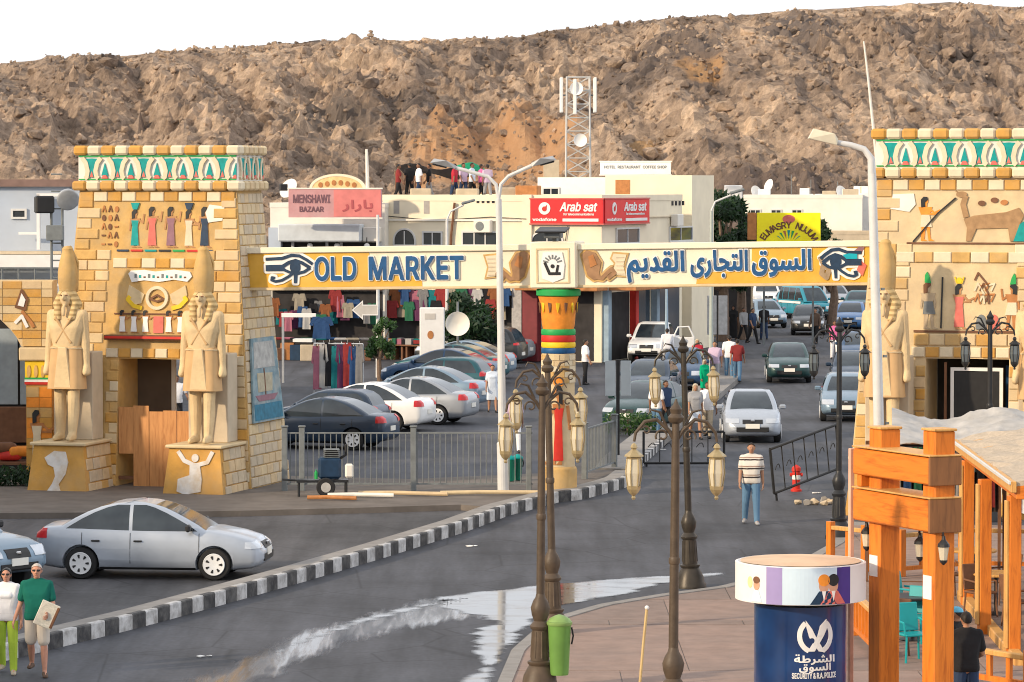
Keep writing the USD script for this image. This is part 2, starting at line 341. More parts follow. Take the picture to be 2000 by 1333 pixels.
# water run over the road
def ragged(pts, amp=.15, step=.12, seed=0):
    l = Polygon(pts).exterior; o = []
    for k in range(int(l.length / step)):
        c = np.array(l.interpolate(k * step).coords[0]); nz = meshkit.fbm(np.array([[c[0] * 1.1, c[1] * .5, seed * 7.3]]), 4, seed)[0] - .5
        d = np.array([meshkit.fbm(np.array([[c[1] * 1.6, c[0] * .3, 3.1 + seed]]), 3, seed + 5)[0] - .5, nz]); o.append(tuple(c + d * amp * np.array([2.6, 1.6])))
    return Polygon(o).buffer(0)
def wet_material(name, col, r0, r1, spec, scale, nscale, lo, hi):
    return usdkit.material(stage, '/World/Looks/' + name, {
        "g": ("geometry", {}), "mp": ("mapping", {"scale": scale, "rotation": (0, 0, -.25)}), "n": ("noise_texture", {"scale": nscale, "detail": 6, "roughness": .66, "distortion": .4}), "at": ("attribute", {"attribute": "wet"}),
        "s": ("math", {"math_type": "multiply_add", "value2": 1.5, "value3": -.75}), "ad": ("math", {"math_type": "add"}), "fa": ("rgb_ramp", {"ramp": [(lo, (0, 0, 0)), (hi, (1, 1, 1))]}),
        "rr": ("rgb_ramp", {"ramp": [(.35, (r1,) * 3), (.62, (r0,) * 3)]}), "nb": ("noise_texture", {"scale": 2.5, "detail": 3}), "bp": ("bump", {"strength": .05, "distance": .02}),
        "p": ("principled_bsdf", {"base_color": col, "specular_ior_level": spec}), "t": ("transparent_bsdf", {}), "m": ("mix_closure", {})},
        [("g.position", "mp.vector"), ("mp.vector", "n.vector"), ("mp.vector", "nb.vector"), ("n.fac", "s.value1"), ("at.fac", "ad.value1"), ("s.value", "ad.value2"), ("ad.value", "fa.fac"), ("fa.color", "m.fac"), ("n.fac", "rr.fac"), ("rr.color", "p.roughness"), ("nb.fac", "bp.height"), ("bp.normal", "p.normal"), ("t.BSDF", "m.closure1"), ("p.BSDF", "m.closure2")], surface="m.closure")
water_m = wet_material('spilt_water', (.03, .032, .037), .02, .16, .55, (.55, 1.1, 1), 1.7, .30, .62)
damp_m = wet_material('damp_asphalt', (.022, .026, .036), .10, .45, .5, (2.2, .16, 1), 1.3, .30, .80)
def wet_sheet(name, poly, z, m, soft, step=.11):
    x0, y0, x1, y1 = poly.bounds; nx, ny = int((x1 - x0) / step) + 2, int((y1 - y0) / step) + 2; X, Y = np.meshgrid(x0 + step * np.arange(nx), y0 + step * np.arange(ny)); import shapely
    pts = shapely.points(X.ravel(), Y.ravel()); ins = shapely.contains(poly, pts).reshape(ny, nx); dist = shapely.distance(pts, poly.boundary).reshape(ny, nx) * np.where(ins, 1, -1)
    keep = ins[:-1, :-1] | ins[1:, :-1] | ins[:-1, 1:] | ins[1:, 1:]; I = np.arange(nx * ny).reshape(ny, nx); q = np.stack([I[:-1, :-1], I[:-1, 1:], I[1:, 1:], I[1:, :-1]], -1)[keep]
    used, inv = np.unique(q, return_inverse=True); q = inv.reshape(-1, 4); V = np.stack([X.ravel(), Y.ravel(), np.full(nx * ny, z)], 1)[used]
    pth = _path('/World', name); o = usdkit.mesh(stage, pth, trimesh.Trimesh(V, np.concatenate([q[:, [0, 1, 2]], q[:, [0, 2, 3]]]), process=False), m, True); tag(o.GetPrim(), kind='structure')
    UsdGeom.PrimvarsAPI(o).CreatePrimvar('wet', Sdf.ValueTypeNames.FloatArray, 'vertex').Set(Vt.FloatArray.FromNumpy(np.clip(dist.ravel()[used] / soft, -.6, 1).astype(np.float32)))
stream = gp([(330, 1345), (470, 1285), (600, 1232), (740, 1192), (860, 1166), (960, 1156), (1000, 1185), (930, 1205), (800, 1230), (690, 1258), (580, 1300), (510, 1345)])
pool = gp([(860, 1166), (930, 1155), (1010, 1149), (1100, 1139), (1200, 1131), (1300, 1125), (1412, 1119), (1415, 1126), (1310, 1142), (1200, 1166), (1110, 1184), (1062, 1205), (1028, 1235), (1010, 1275), (980, 1345), (885, 1345), (930, 1290), (915, 1240), (960, 1215), (905, 1200), (850, 1186)])
thin = gp([(470, 1300), (560, 1262), (640, 1226), (760, 1192), (860, 1172), (905, 1170), (840, 1190), (720, 1216), (640, 1245)])
wet_sheet('damp_streak', ragged(stream, .22, .15, 2).buffer(.25), .005, damp_m, .8)
wet_sheet('puddle', ragged(pool, .16, .08, 1).buffer(.06).difference(prom.buffer(.12)), .009, water_m, .42, .08)
wet_sheet('puddle', ragged(thin, .12, .08, 5).buffer(.08), .009, water_m, .5, .08)

# ================================================================ the rocky hill
SKY_PX = np.array([(-1200, 140), (-300, 126), (0, 122), (200, 112), (400, 102), (600, 85), (720, 79), (850, 85), (1000, 78), (1080, 62), (1250, 45), (1500, 28), (1700, 14), (1850, 6), (1920, 15), (2000, 20), (2300, 40), (3200, 60)], float)
HG = .4
hx, hy = np.meshgrid(np.arange(-95, 105.1, HG), np.arange(240, 352.1, HG), indexing='xy')
TOPD = 312.0
def rocky(P, amp=1.0):
    o = np.zeros(len(P))
    for c, a, b, sd in ((8., .55, .10, 1), (3.2, .42, .18, 2), (1.5, .30, .28, 3), (.85, .22, .34, 4)):
        g = np.random.default_rng(sd); n_ = int(200 * 112 * 1.5 / c / c)
        S = np.stack([g.uniform(-97, 107, n_), g.uniform(236, 356, n_)], 1); sc = np.array([1, .62])
        _, k = cKDTree(S * sc).query(P * sc); off = g.uniform(-.5, .5, n_) * a; tl = g.normal(0, b, (n_, 2))
        o += off[k] + np.clip(((P - S[k]) * tl[k]).sum(1), -a, a)
    return o * amp
P = np.stack([hx.ravel(), hy.ravel()], 1)
pxx = 1000 + FPX * P[:, 0] / TOPD
Ht = EYE_H + (361 - np.interp(pxx, SKY_PX[:, 0], SKY_PX[:, 1])) / FPX * TOPD - .05
wob = (meshkit.fbm(np.stack([P[:, 0] * .035, P[:, 1] * .035, 0 * P[:, 0]], 1), 4, 3) - .5)
t = np.clip((P[:, 1] - 246 - wob * 16) / (TOPD - 246), 0, 1.25)
prof = np.where(t < 1, 1 - (1 - np.clip(t, 0, 1)) ** 1.55, 1 - (t - 1) * .12)
outc = np.clip((meshkit.fbm(np.stack([P[:, 0] * .07 + 9, P[:, 1] * .07, 0 * P[:, 0]], 1), 4, 17) - .42) * 6, 0, 1)
amp = (.42 + .85 * outc) * np.clip(t * 5, 0, 1) * np.clip((1.02 - t) * 3.4, .10, 1)
CUT = (at(960, 280, 274)[0], 274.)
cutm = np.exp(-((P[:, 0] - CUT[0]) / 6.2) ** 2 - ((P[:, 1] - CUT[1]) / 9.5) ** 2)
gul = np.abs(meshkit.fbm(np.stack([P[:, 0] * .085 + .02 * P[:, 1], P[:, 1] * .022, 0 * P[:, 0] + 4], 1), 4, 23) - .5) * 2
gul2 = np.abs(meshkit.fbm(np.stack([P[:, 0] * .26 + .04 * P[:, 1], P[:, 1] * .06, 0 * P[:, 0] + 8], 1), 3, 29) - .5) * 2
hz = Ht * prof - ((.28 - np.clip(gul, 0, .28)) * 9 + (.25 - np.clip(gul2, 0, .25)) * 3.2 - 1.2) * np.clip(t * 4, 0, 1) * np.clip((1 - t) * 3, 0, 1) + wob * 8.0 * np.clip(t * 3, 0, 1) * (t < 1) * (1 - np.clip(t, 0, 1)) + rocky(P) * amp * (1 - .72 * cutm) - 1.4 * cutm
hz = np.where(P[:, 1] < 241, -1.5, hz)
ny_, nx_ = hx.shape; I = np.arange(ny_ * nx_).reshape(ny_, nx_)
hf = np.concatenate([np.stack([I[:-1, :-1], I[:-1, 1:], I[1:, 1:]], -1).reshape(-1, 3), np.stack([I[:-1, :-1], I[1:, 1:], I[1:, :-1]], -1).reshape(-1, 3)])
def rockmat(name, k=1.0, cut=True):
    N = {"g": ("geometry", {}), "n1": ("noise_texture", {"scale": .09, "detail": 6, "roughness": .65}), "n2": ("noise_texture", {"scale": 1.5, "detail": 7, "roughness": .75}),
         "v": ("voronoi_texture", {"scale": .75}), "hs": ("separate_color", {}),
         "r1": ("rgb_ramp", {"ramp": [(.30, (.10 * k, .084 * k, .076 * k)), (.42, (.215 * k, .168 * k, .133 * k)), (.58, (.33 * k, .255 * k, .193 * k)), (.75, (.45 * k, .35 * k, .255 * k))]}),
         "r2": ("rgb_ramp", {"ramp": [(.28, (.48,) * 3), (.72, (1.42,) * 3)]}), "r3": ("rgb_ramp", {"ramp": [(0, (.62, .60, .60)), (1, (1.25, 1.2, 1.14))]}),
         "m1": ("mix_color", {"blend_type": "multiply", "fac": 1., "use_clamp": False}), "m2": ("mix_color", {"blend_type": "multiply", "fac": 1., "use_clamp": False}),
         "nb": ("noise_texture", {"scale": 1.9, "detail": 7, "roughness": .74}), "bp": ("bump", {"strength": 1., "distance": .55}), "p": ("principled_bsdf", {"roughness": .92, "specular_ior_level": .15})}
    L = [("g.position", "n1.vector"), ("g.position", "n2.vector"), ("g.position", "v.vector"), ("v.color", "hs.color"), ("n1.fac", "r1.fac"), ("n2.fac", "r2.fac"), ("hs.r", "r3.fac"), ("r1.color", "m1.a"), ("r2.color", "m1.b"), ("m1.result", "m2.a"), ("r3.color", "m2.b"),
         ("g.position", "nb.vector"), ("nb.fac", "bp.height"), ("bp.normal", "p.normal")]; out = "m2.result"
    if cut:   # freshly dug orange earth, smaller rusty outcrops and darker patches
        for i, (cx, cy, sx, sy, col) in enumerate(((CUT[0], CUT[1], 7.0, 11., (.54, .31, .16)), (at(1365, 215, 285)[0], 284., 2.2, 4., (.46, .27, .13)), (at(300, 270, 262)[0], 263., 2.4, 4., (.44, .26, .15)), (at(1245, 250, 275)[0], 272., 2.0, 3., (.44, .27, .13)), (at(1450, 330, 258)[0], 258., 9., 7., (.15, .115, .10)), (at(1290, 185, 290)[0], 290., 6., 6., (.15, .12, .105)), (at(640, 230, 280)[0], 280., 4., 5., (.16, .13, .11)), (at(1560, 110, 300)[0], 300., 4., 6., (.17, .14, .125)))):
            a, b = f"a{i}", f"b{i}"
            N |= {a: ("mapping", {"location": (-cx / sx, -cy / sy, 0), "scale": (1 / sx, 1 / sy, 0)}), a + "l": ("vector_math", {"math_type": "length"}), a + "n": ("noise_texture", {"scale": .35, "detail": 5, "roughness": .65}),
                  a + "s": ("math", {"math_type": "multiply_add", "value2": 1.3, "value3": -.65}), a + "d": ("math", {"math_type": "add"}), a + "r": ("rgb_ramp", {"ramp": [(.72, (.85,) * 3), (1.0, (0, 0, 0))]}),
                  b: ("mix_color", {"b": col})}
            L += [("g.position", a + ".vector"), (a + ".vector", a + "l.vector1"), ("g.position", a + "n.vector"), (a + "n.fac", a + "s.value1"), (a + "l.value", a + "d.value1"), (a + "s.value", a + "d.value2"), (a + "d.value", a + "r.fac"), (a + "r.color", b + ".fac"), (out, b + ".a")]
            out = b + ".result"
    L.append((out, "p.base_color"))
    return usdkit.material(stage, '/World/Looks/' + name, N, L, surface="p.BSDF")
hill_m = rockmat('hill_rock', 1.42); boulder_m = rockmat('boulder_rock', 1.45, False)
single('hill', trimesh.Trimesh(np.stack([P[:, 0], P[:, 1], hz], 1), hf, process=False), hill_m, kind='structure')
def rock(seed):
    g = np.random.default_rng(seed); p = g.normal(size=(22, 3)); p /= np.linalg.norm(p, axis=1, keepdims=True)
    return hullp(p * g.uniform(.7, 1.1, (22, 1)) * [1, .8, .72])
UsdGeom.Scope.Define(stage, '/World/Looks')
hgrid = hz.reshape(ny_, nx_)
def hill_z(x, y): return hgrid[int(round((y - 240) / HG)), int(round((x + 95) / HG))]
protos = []
cn_ = T('cairn', 'small heap of stones on the ridge above the left gate pylon', 'cairn', (at(724, 80, 309)[0], 309, hill_z(at(724, 80, 309)[0], 309)))
for k, (a_, s_) in enumerate(((-.3, .35), (.25, .4), (0, .36), (0, .25))): cn_.part('stone', mv(rock(60 + k).apply_scale(s_), (a_, 0, .12 + (k == 2) * .32 + (k == 3) * .62)), boulder_m)
bl = 'rough brown boulder among the many lying on the rocky hillside'
g = np.random.default_rng(11)
for k in range(110):
    while True:
        x, y = g.uniform(-44, 46), 250 + 52 * g.random()
        if abs(x) < y * .145 and ((x - CUT[0]) / 6.2) ** 2 + ((y - CUT[1]) / 9) ** 2 > 1: break
    s_ = g.uniform(.4, 1.05) * (1.6 if g.random() < .12 else 1); loc = (x, y, hill_z(x, y) + s_ * .12)
    if k < 6:
        b = T('boulder', bl, 'boulder', loc, g.uniform(0, 360), 'boulders on the hillside', scale=(s_, s_, s_ * g.uniform(.75, 1.1)))
        b.part('rock', rock(k), boulder_m); protos.append(b)
    else:
        copy(protos[k % 6], 'boulder', loc, g.uniform(0, 360), bl, 'boulder', 'boulders on the hillside', (s_, s_, s_ * g.uniform(.75, 1.1)), rx=g.uniform(-25, 25))
pi = UsdGeom.PointInstancer.Define(stage, '/World/rubble'); tag(pi.GetPrim(), 'loose small rocks and scree strewn over the brown hillside', 'rocks', kind='stuff')
for k in range(5): usdkit.mesh(stage, f'/World/rubble/rock_{k:03d}' if k else '/World/rubble/rock', rock(40 + k), boulder_m); pi.GetPrototypesRel().AddTarget(f'/World/rubble/rock_{k:03d}' if k else '/World/rubble/rock')
NN = 9000; xs, ys = g.uniform(-50, 55, NN), 246 + 62 * g.random(NN); ss = g.uniform(.08, .30, NN) * (1 + (g.random(NN) < .1))
pi.CreatePositionsAttr([Gf.Vec3f(float(a), float(b), float(hill_z(a, b) + .05)) for a, b in zip(xs, ys)])
pi.CreateScalesAttr([Gf.Vec3f(float(s_), float(s_), float(s_ * .8)) for s_ in ss]); pi.CreateProtoIndicesAttr([int(v) for v in g.integers(0, 5, NN)])
qs = g.normal(size=(NN, 4)); qs /= np.linalg.norm(qs, axis=1, keepdims=True)
pi.CreateOrientationsAttr([Gf.Quath(float(q[0]), float(q[1]), float(q[2]), float(q[3])) for q in qs])
# ================================================================ people (and the statues' bodies)
_ico = trimesh.creation.icosphere(1).vertices; _ico0 = trimesh.creation.icosphere(0).vertices
def ball(p, r, lo=False): return (_ico0 if lo else _ico) * np.asarray(r) + np.asarray(p, float)
def H(*b): return Manifold.hull_points(np.vstack(b))
def U(l): return Manifold.batch_boolean(l, m3.OpType.Add)
def smoothed(m, step):
    m = tm(m.refine_to_length(step)); m.merge_vertices(); trimesh.smoothing.filter_taubin(m, .5, .53, 12); return m
def hand(w, d, side, inward, lo=False, curl=22, s=1.0):
    """Palm and five fingers from the wrist w on along d; the palm looks towards inward."""
    d = d / np.linalg.norm(d); n = inward - d * (inward @ d); n /= np.linalg.norm(n); a = np.cross(d, n); a *= 1 if True else side
    th = a if (a @ np.array([0, -1, 0])) > 0 else -a      # the thumb's side: forward
    L = [H(*[ball(w + d * t + a * o, .0095 * s, True) for t, o in ((.002, -.012), (.002, .012), (.052, -.020), (.052, .020))])]
    for k, (o, ln) in enumerate(((.0195, .040), (.0065, .046), (-.0065, .043), (-.0195, .033))):
        p = w + d * .050 + th * o; c = math.radians(curl); d1 = d * math.cos(c) + n * math.sin(c); d2 = d * math.cos(2.2 * c) + n * math.sin(2.2 * c)
        q = p + d1 * ln * .55; e = q + d2 * ln * .5
        L += [H(ball(p, .0056, True), ball(q, .0052, True)), H(ball(q, .0052, True), ball(e, .0044, True))]
    p = w + d * .016 + th * .016; q = p + d * .022 + th * .018 + n * .006; e = q + d * .024 + th * .004 + n * .004
    L += [H(ball(p, .0075, True), ball(q, .006, True)), H(ball(q, .006, True), ball(e, .0048, True))]
    return L
def figure(female=False, legs=((0, 0, 3), (0, 0, 3)), arms=((8, 0, 12, 0), (8, 0, 12, 0)), lean=0, fat=1.0, turn=0):
    """Joints of a unit-height body facing -y; legs and arms as (forward, bend, out) and (out, forward, elbow, inward), left then right."""
    J = {}; hw, sw = (.052, .092) if female else (.048, .104)
    for s, k in ((1, 0), (-1, 1)):
        f, b, o = legs[k]; r = math.radians
        hip = np.array([s * hw, 0, .525]); d1 = np.array([s * math.sin(r(o)), -math.sin(r(f)) , -math.cos(r(f))]); kn = hip + .243 * d1
        d2 = np.array([s * math.sin(r(o)) * .5, -math.sin(r(f - b)), -math.cos(r(f - b))]); an = kn + .24 * d2
        J['hip', s], J['knee', s], J['ankle', s] = hip, kn, an
        o, f, e, i = arms[k]; sh = np.array([s * sw, .004, .815])
        u = np.array([s * math.sin(r(o)), -math.sin(r(f)) * math.cos(r(o)), -math.cos(r(f)) * math.cos(r(o))]); el = sh + .172 * u
        u2 = np.array([s * math.sin(r(o - i)), -math.sin(r(f + e)) * math.cos(r(o - i)), -math.cos(r(f + e)) * math.cos(r(o - i))]); wr = el + .145 * u2
        J['sh', s], J['el', s], J['wr', s], J['hd', s] = sh, el, wr, u2
    low = min(J['ankle', 1][2], J['ankle', -1][2]); dz = .042 - low
    for k in J:
        if k[0] != 'hd': J[k] = J[k] + [0, 0, dz]
    J['dz'] = dz; J['fat'] = fat; J['female'] = female; J['turn'] = turn; return J
def torso(J, e=0., to=0.50):
    z = J['dz']; f = J['fat']; fe = J['female']; sw = abs(J['sh', 1][0])
    b = lambda x, zz, rx, ry, y=0: [ball((s * x, y, zz + z), (rx + e, ry + e, rx + e)) for s in (1, -1)]
    pel = b(.050 if not fe else .054, .535, .050 * f, .058 * f); wai = b(.036, .625, .052 * f, .060 * f, -.006 * f); che = b(.062, .735, .054, .062 if not fe else .060, -.004); sho = b(sw - .008, .812, .030, .034)
    neck = [ball((0, .004, .85 + z), .030 + e * .6)]
    L = [H(*pel, *wai), H(*wai, *che), H(*che, *sho), H(*sho, *neck)]
    if fe: L += [H(*[ball((s * .036, -.048, .742 + z), .030 + e) for s in (1, -1)], *b(.03, .735, .04, .04))]
    return L
def limb(a, b, ra, rb): return H(ball(a, ra), ball(b, rb))
def person(label, loc, face, h=1.72, female=False, legs=None, arms=None, top=None, bottom=None, kind='trousers', sleeve='short', hair='short', fine=False, glasses=False, shoes=None, group=None, fat=1., skin='skin', hat=None, hairm=None, collar=False):
    """face: the heading in degrees, 0 looks along +x, -90 towards the camera."""
    sk = {'skin': SKIN, 'pinkskin': SKIN2, 'darkskin': SKIN3}[skin]
    J = figure(female, legs or ((14, 4, 3), (-12, 12, 3)), arms or ((10, -10, 18, 4), (10, 12, 18, 4)), fat=fat); z = J['dz']
    t = T('person', label, 'person', loc, face + 90, group, scale=h)
    L = torso(J)
    hc = np.array([0, -.008, .935 + z])
    L += [limb((0, .004, .845 + z), (0, -.002, .905 + z), .029, .027), H(ball(hc + [0, .006, .008], (.044, .054, .054)), ball(hc + [0, -.026, -.044], (.024, .020, .018)), ball(hc + [0, -.020, -.01], (.038, .034, .03))),
          H(ball(hc + [0, -.052, .012], .006, True), ball(hc + [0, -.061, -.010], .0085, True), ball(hc + [0, -.05, -.012], .011, True))]
    for s in (1, -1): L.append(H(ball(hc + [s * .045, .006, .008], (.006, .010, .016), True), ball(hc + [s * .042, .0, -.012], (.005, .006, .008), True)))
    for s in (1, -1):
        L += [limb(J['hip', s], J['knee', s], .046 * fat, .031), H(ball(J['knee', s], .031), ball(J['knee', s] * .68 + J['ankle', s] * .32 + [0, .010, 0], .032), ball(J['ankle', s], .019))]
        an = J['ankle', s]; L.append(H(ball(an + [0, .012, -.018], .022), ball(an + [s * .012, -.075, -.026], .017), ball(an, .02)))
        L += [limb(J['sh', s], J['el', s], .031, .023), limb(J['el', s], J['wr', s], .023, .0155)]
        L += hand(J['wr', s], J['hd', s], s, np.array([-s, 0., 0]))
    body = U(L)
    t.part('body', smoothed(body, .011 if fine else .02) if fine else tm(body), sk, smooth=True if fine else 50)
    e = .011
    if kind in ('dress', 'robe'):
        zk = .27 if kind == 'dress' else .06
        S = torso(J, e) + [H(*[ball((s * .05, 0, .56 + z), (.055 + e, .055 + e, .04)) for s in (1, -1)], *[ball((s * .075, 0, zk), (.05, .06, .02)) for s in (1, -1)])]
    else:
        S = [m for m in torso(J, e)]
        S = [U(S).trim_by_plane((0, 0, 1), .505 + z)]
    for s in (1, -1):
        if sleeve == 'long': S += [limb(J['sh', s], J['el', s], .031 + e, .026 + e), limb(J['el', s], J['wr', s], .026 + e, .018 + e)]
        elif sleeve == 'short':
            m_ = J['sh', s] * .30 + J['el', s] * .70; S += [limb(J['sh', s], m_, .031 + e, .030 + e)]
        else: S += [H(ball(J['sh', s], .034))]
    sh = U(S).trim_by_plane((0, 0, -1), -(.872 + z)); t.part('shirt' if kind not in ('dress', 'robe') else kind, smoothed(sh, .013) if fine else tm(sh), top, smooth=True if fine else 50)
    if kind in ('trousers', 'shorts', 'skirt'):
        e2 = .009; B = [H(*[ball((s * .05, 0, .535 + z), (.051 * fat + e2, .058 * fat + e2, .035)) for s in (1, -1)], *[ball((s * .045, 0, .575 + z), (.048 * fat + e2, .055 * fat + e2, .02)) for s in (1, -1)])]
        for s in (1, -1):
            if kind == 'trousers': B += [limb(J['hip', s], J['knee', s], .047 * fat + e2, .036 + e2), limb(J['knee', s], J['ankle', s] + [0, 0, .004], .036 + e2, .027 + e2 * .8)]
            elif kind == 'shorts': B += [limb(J['hip', s], J['hip', s] * .16 + J['knee', s] * .84, .049 * fat + e2, .046 + e2)]
        if kind == 'skirt': B += [H(*[ball((s * .05, 0, .55 + z), .05 + e2) for s in (1, -1)], *[ball((s * .06, 0, .30), (.05, .06, .02)) for s in (1, -1)])]
        bo = U(B).trim_by_plane((0, 0, 1), .035); t.part(kind, smoothed(bo, .013) if fine else tm(bo), bottom, smooth=True if fine else 50)
        t.part('belt', tm(U([H(*[ball((s * .045, -.003, .578 + z), (.049 * fat + .0135, .057 * fat + .0135, .008)) for s in (1, -1)])])), black, smooth=50)
    for s in (1, -1):
        an = J['ankle', s]; t.part('shoe', tm(H(ball(an + [0, .014, -.02], .026), ball(an + [s * .013, -.080, -.028], (.024, .022, .016)), ball(an + [0, -.02, -.012], .024)).trim_by_plane((0, 0, 1), an[2] - .042)), shoes or black, smooth=50)
    hm = hairm or HAIR
    cap = H(ball(hc + [0, .008, .012], (.050, .060, .058)), ball(hc + [0, .03, -.015], (.040, .036, .04)))
    if hair == 'short': t.part('hair', tm(cap.trim_by_plane((0, .62, .78), (hc @ np.array([0, .62, .78])) + .018)), hm, smooth=50)
    elif hair == 'long':
        lg = U([cap, H(ball(hc + [0, .03, 0], (.045, .035, .04)), ball(hc + [0, .045, -.10], (.04, .022, .03)))]); t.part('hair', tm(lg.trim_by_plane((0, .9, .43), (hc @ np.array([0, .9, .43])) - .004)), hm, smooth=50)
    elif hair == 'scarf':
        lg = U([cap.scale((1.08, 1.08, 1.06)).translate((0, 0, -.055)), H(ball(hc + [0, .03, -.02], (.05, .045, .05)), ball(hc + [0, .0, -.10], (.07, .05, .03)))]); t.part('headscarf', tm(lg.trim_by_plane((0, .95, .3), (hc @ np.array([0, .95, .3])) - .022)), hm, smooth=50)
    if hat is not None:
        c = H(ball(hc + [0, .006, .02], (.052, .062, .050))).trim_by_plane((0, 0, 1), hc[2] + .020)
        t.part('cap', tm(U([c, H(ball(hc + [0, -.05, .024], (.042, .02, .006)), ball(hc + [0, -.088, .016], (.032, .014, .005)))])), hat, smooth=40)
    for s in (1, -1): t.part('eye', tm(H(ball(hc + [s * .017, -.0505, .008], (.0062, .004, .0038), True))), EYE)
    t.part('mouth', tm(H(ball(hc + [-.011, -.0475, -.034], .0028, True), ball(hc + [.011, -.0475, -.034], .0028, True))), LIP)
    if glasses:
        t.part('sunglasses', join([tm(H(*[ball(hc + [s * .019 + dx, -.054 + abs(dx) * .3, .010], (.006, .004, .0105), True) for dx in (-.010, .010)])) for s in (1, -1)] + [tm(limb(hc + [s * .034, -.046, .013], hc + [s * .049, .006, .012], .003, .003)) for s in (1, -1)]), black)
    return t, J
SKIN = M('tanned_skin', (.36, .19, .115), .55, .08, 30); SKIN2 = M('sunburnt_skin', (.50, .25, .17), .55, .08, 30); SKIN3 = M('brown_skin', (.20, .10, .06), .55, .08, 30)
HAIR = M('dark_hair', (.018, .014, .012), .6, .3, 60); EYE = plain('eye', (.03, .02, .02), .2); LIP = plain('lips', (.30, .10, .08), .5); HAIRG = M('grey_hair', (.45, .40, .36), .7, .2, 60)
def cloth(name, c, var=.10): return M('cloth_' + name, c, .9, var, 5, .55, 9, spec=.15, dist=.03)

# ================================================================ the gate: two pylons, statues, beam, column
GY = -15.5                                  # the gate's line runs to the right and towards the viewer
gu = np.array([math.cos(math.radians(GY)), math.sin(math.radians(GY))]); gn = np.array([-gu[1], gu[0]])
PL = np.array([-9.05, 89.5]); PR = np.array([10.55, 84.3])
BAT = .076
def face_pt(x, z, out=0.0): return np.array([x, BAT * z - out, z])
def on_face(m):
    """Turns pieces made on the upright plane y = 0 into pieces on the battered front."""
    m = m.copy(); m.vertices[:, 1] += BAT * m.vertices[:, 2]; return m
def block(x0, x1, z0, z1, t=.045, j=.012, seed=None):
    b = .018; o = (R_.random() - .5) * .014
    P = [(x, z, k) for k, i in ((0, 0), (1, 0), (2, b)) for x in (x0 + j + i, x1 - j - i) for z in (z0 + j + i, z1 - j - i)]
    y = {0: .03, 1: -(t + o) + .014, 2: -(t + o)}
    return hullp([(x, y[k], z) for x, z, k in P])
def pick(): return BLOCKS[int(R_.choice(5, p=[.36, .08, .32, .05, .19]))]
def egyptian(x, z, h, dress, flip=1, head=None, arm='down', kilt=False, wide=1.0):
    """A figure painted in profile in low relief; {colour: outline}."""
    f = lambda pts: Polygon([(x + flip * a * h * wide, z + b * h) for a, b in pts])
    S = {}
    hd = [union_all([ell(x + flip * .01 * h, z + .86 * h, .052 * h, .06 * h), f([(-.02, .74), (.03, .74), (.03, .84), (-.02, .84)])])]
    wig = f([(-.07, .72), (-.005, .74), (-.005, .83), (.045, .885), (.03, .945), (-.03, .95), (-.075, .89)])
    tr = f([(-.12, .73), (.12, .73), (.07, .52), (-.06, .52)])
    legs = union_all([f([(-.055, .52), (.02, .52), (-.01, .04), (.05, .0), (-.065, .0)]), f([(.0, .52), (.07, .52), (.10, .05), (.17, .0), (.065, .0)])])
    if arm == 'down': ar = union_all([strip([(x + flip * .11 * h, z + .71 * h), (x + flip * .15 * h, z + .55 * h), (x + flip * .14 * h, z + .42 * h)], .04 * h), strip([(x - flip * .11 * h, z + .71 * h), (x - flip * .15 * h, z + .42 * h)], .04 * h)])
    elif arm == 'up': ar = union_all([strip([(x + flip * .10 * h, z + .70 * h), (x + flip * .21 * h, z + .62 * h), (x + flip * .24 * h, z + .84 * h)], .04 * h), strip([(x - flip * .11 * h, z + .71 * h), (x - flip * .14 * h, z + .42 * h)], .04 * h)])
    else: ar = union_all([strip([(x + flip * .10 * h, z + .70 * h), (x + flip * .20 * h, z + .60 * h), (x + flip * .33 * h, z + .66 * h)], .04 * h), strip([(x - flip * .10 * h, z + .70 * h), (x + flip * .02 * h, z + .58 * h), (x + flip * .26 * h, z + .58 * h)], .04 * h)])
    dr = f([(-.065, .56), (.075, .56), (.12, .30), (-.075, .30)]) if kilt else f([(-.085, .68), (.085, .68), (.065, .52), (.10, .05), (-.085, .05), (-.06, .52)])
    S = {'skin': union_all([*hd, tr, legs, ar]), 'dress': dr, 'wig': wig}
    if head == 'crown': S['crown'] = f([(-.055, .94), (.045, .93), (.02, 1.06), (-.02, 1.16), (-.05, 1.1)])
    if head == 'basket': S['crown'] = f([(-.05, .955), (.05, .955), (.10, 1.12), (-.10, 1.12)])
    if head == 'disc': S['crown'] = union_all([ell(x, z + 1.03 * h, .06 * h, .06 * h), strip([(x - .1 * h, z + 1.1 * h), (x - .06 * h, z + .97 * h), (x + .06 * h, z + .97 * h), (x + .1 * h, z + 1.1 * h)], .022 * h)])
    return S
def relief(t, name, S, cols, y=-.0, th=.03, parent=None):
    """Low relief: skin plate, then dress, wig and crown each a little prouder."""
    order = ['skin', 'dress', 'wig', 'crown']; p = None
    for k in order:
        if k not in S: continue
        m = on_face(ext(S[k], th + .008 * order.index(k), y + .01))
        if p is None: p = t.part(name, m, cols[k])
        else: t.part(k, m, cols[k], p)
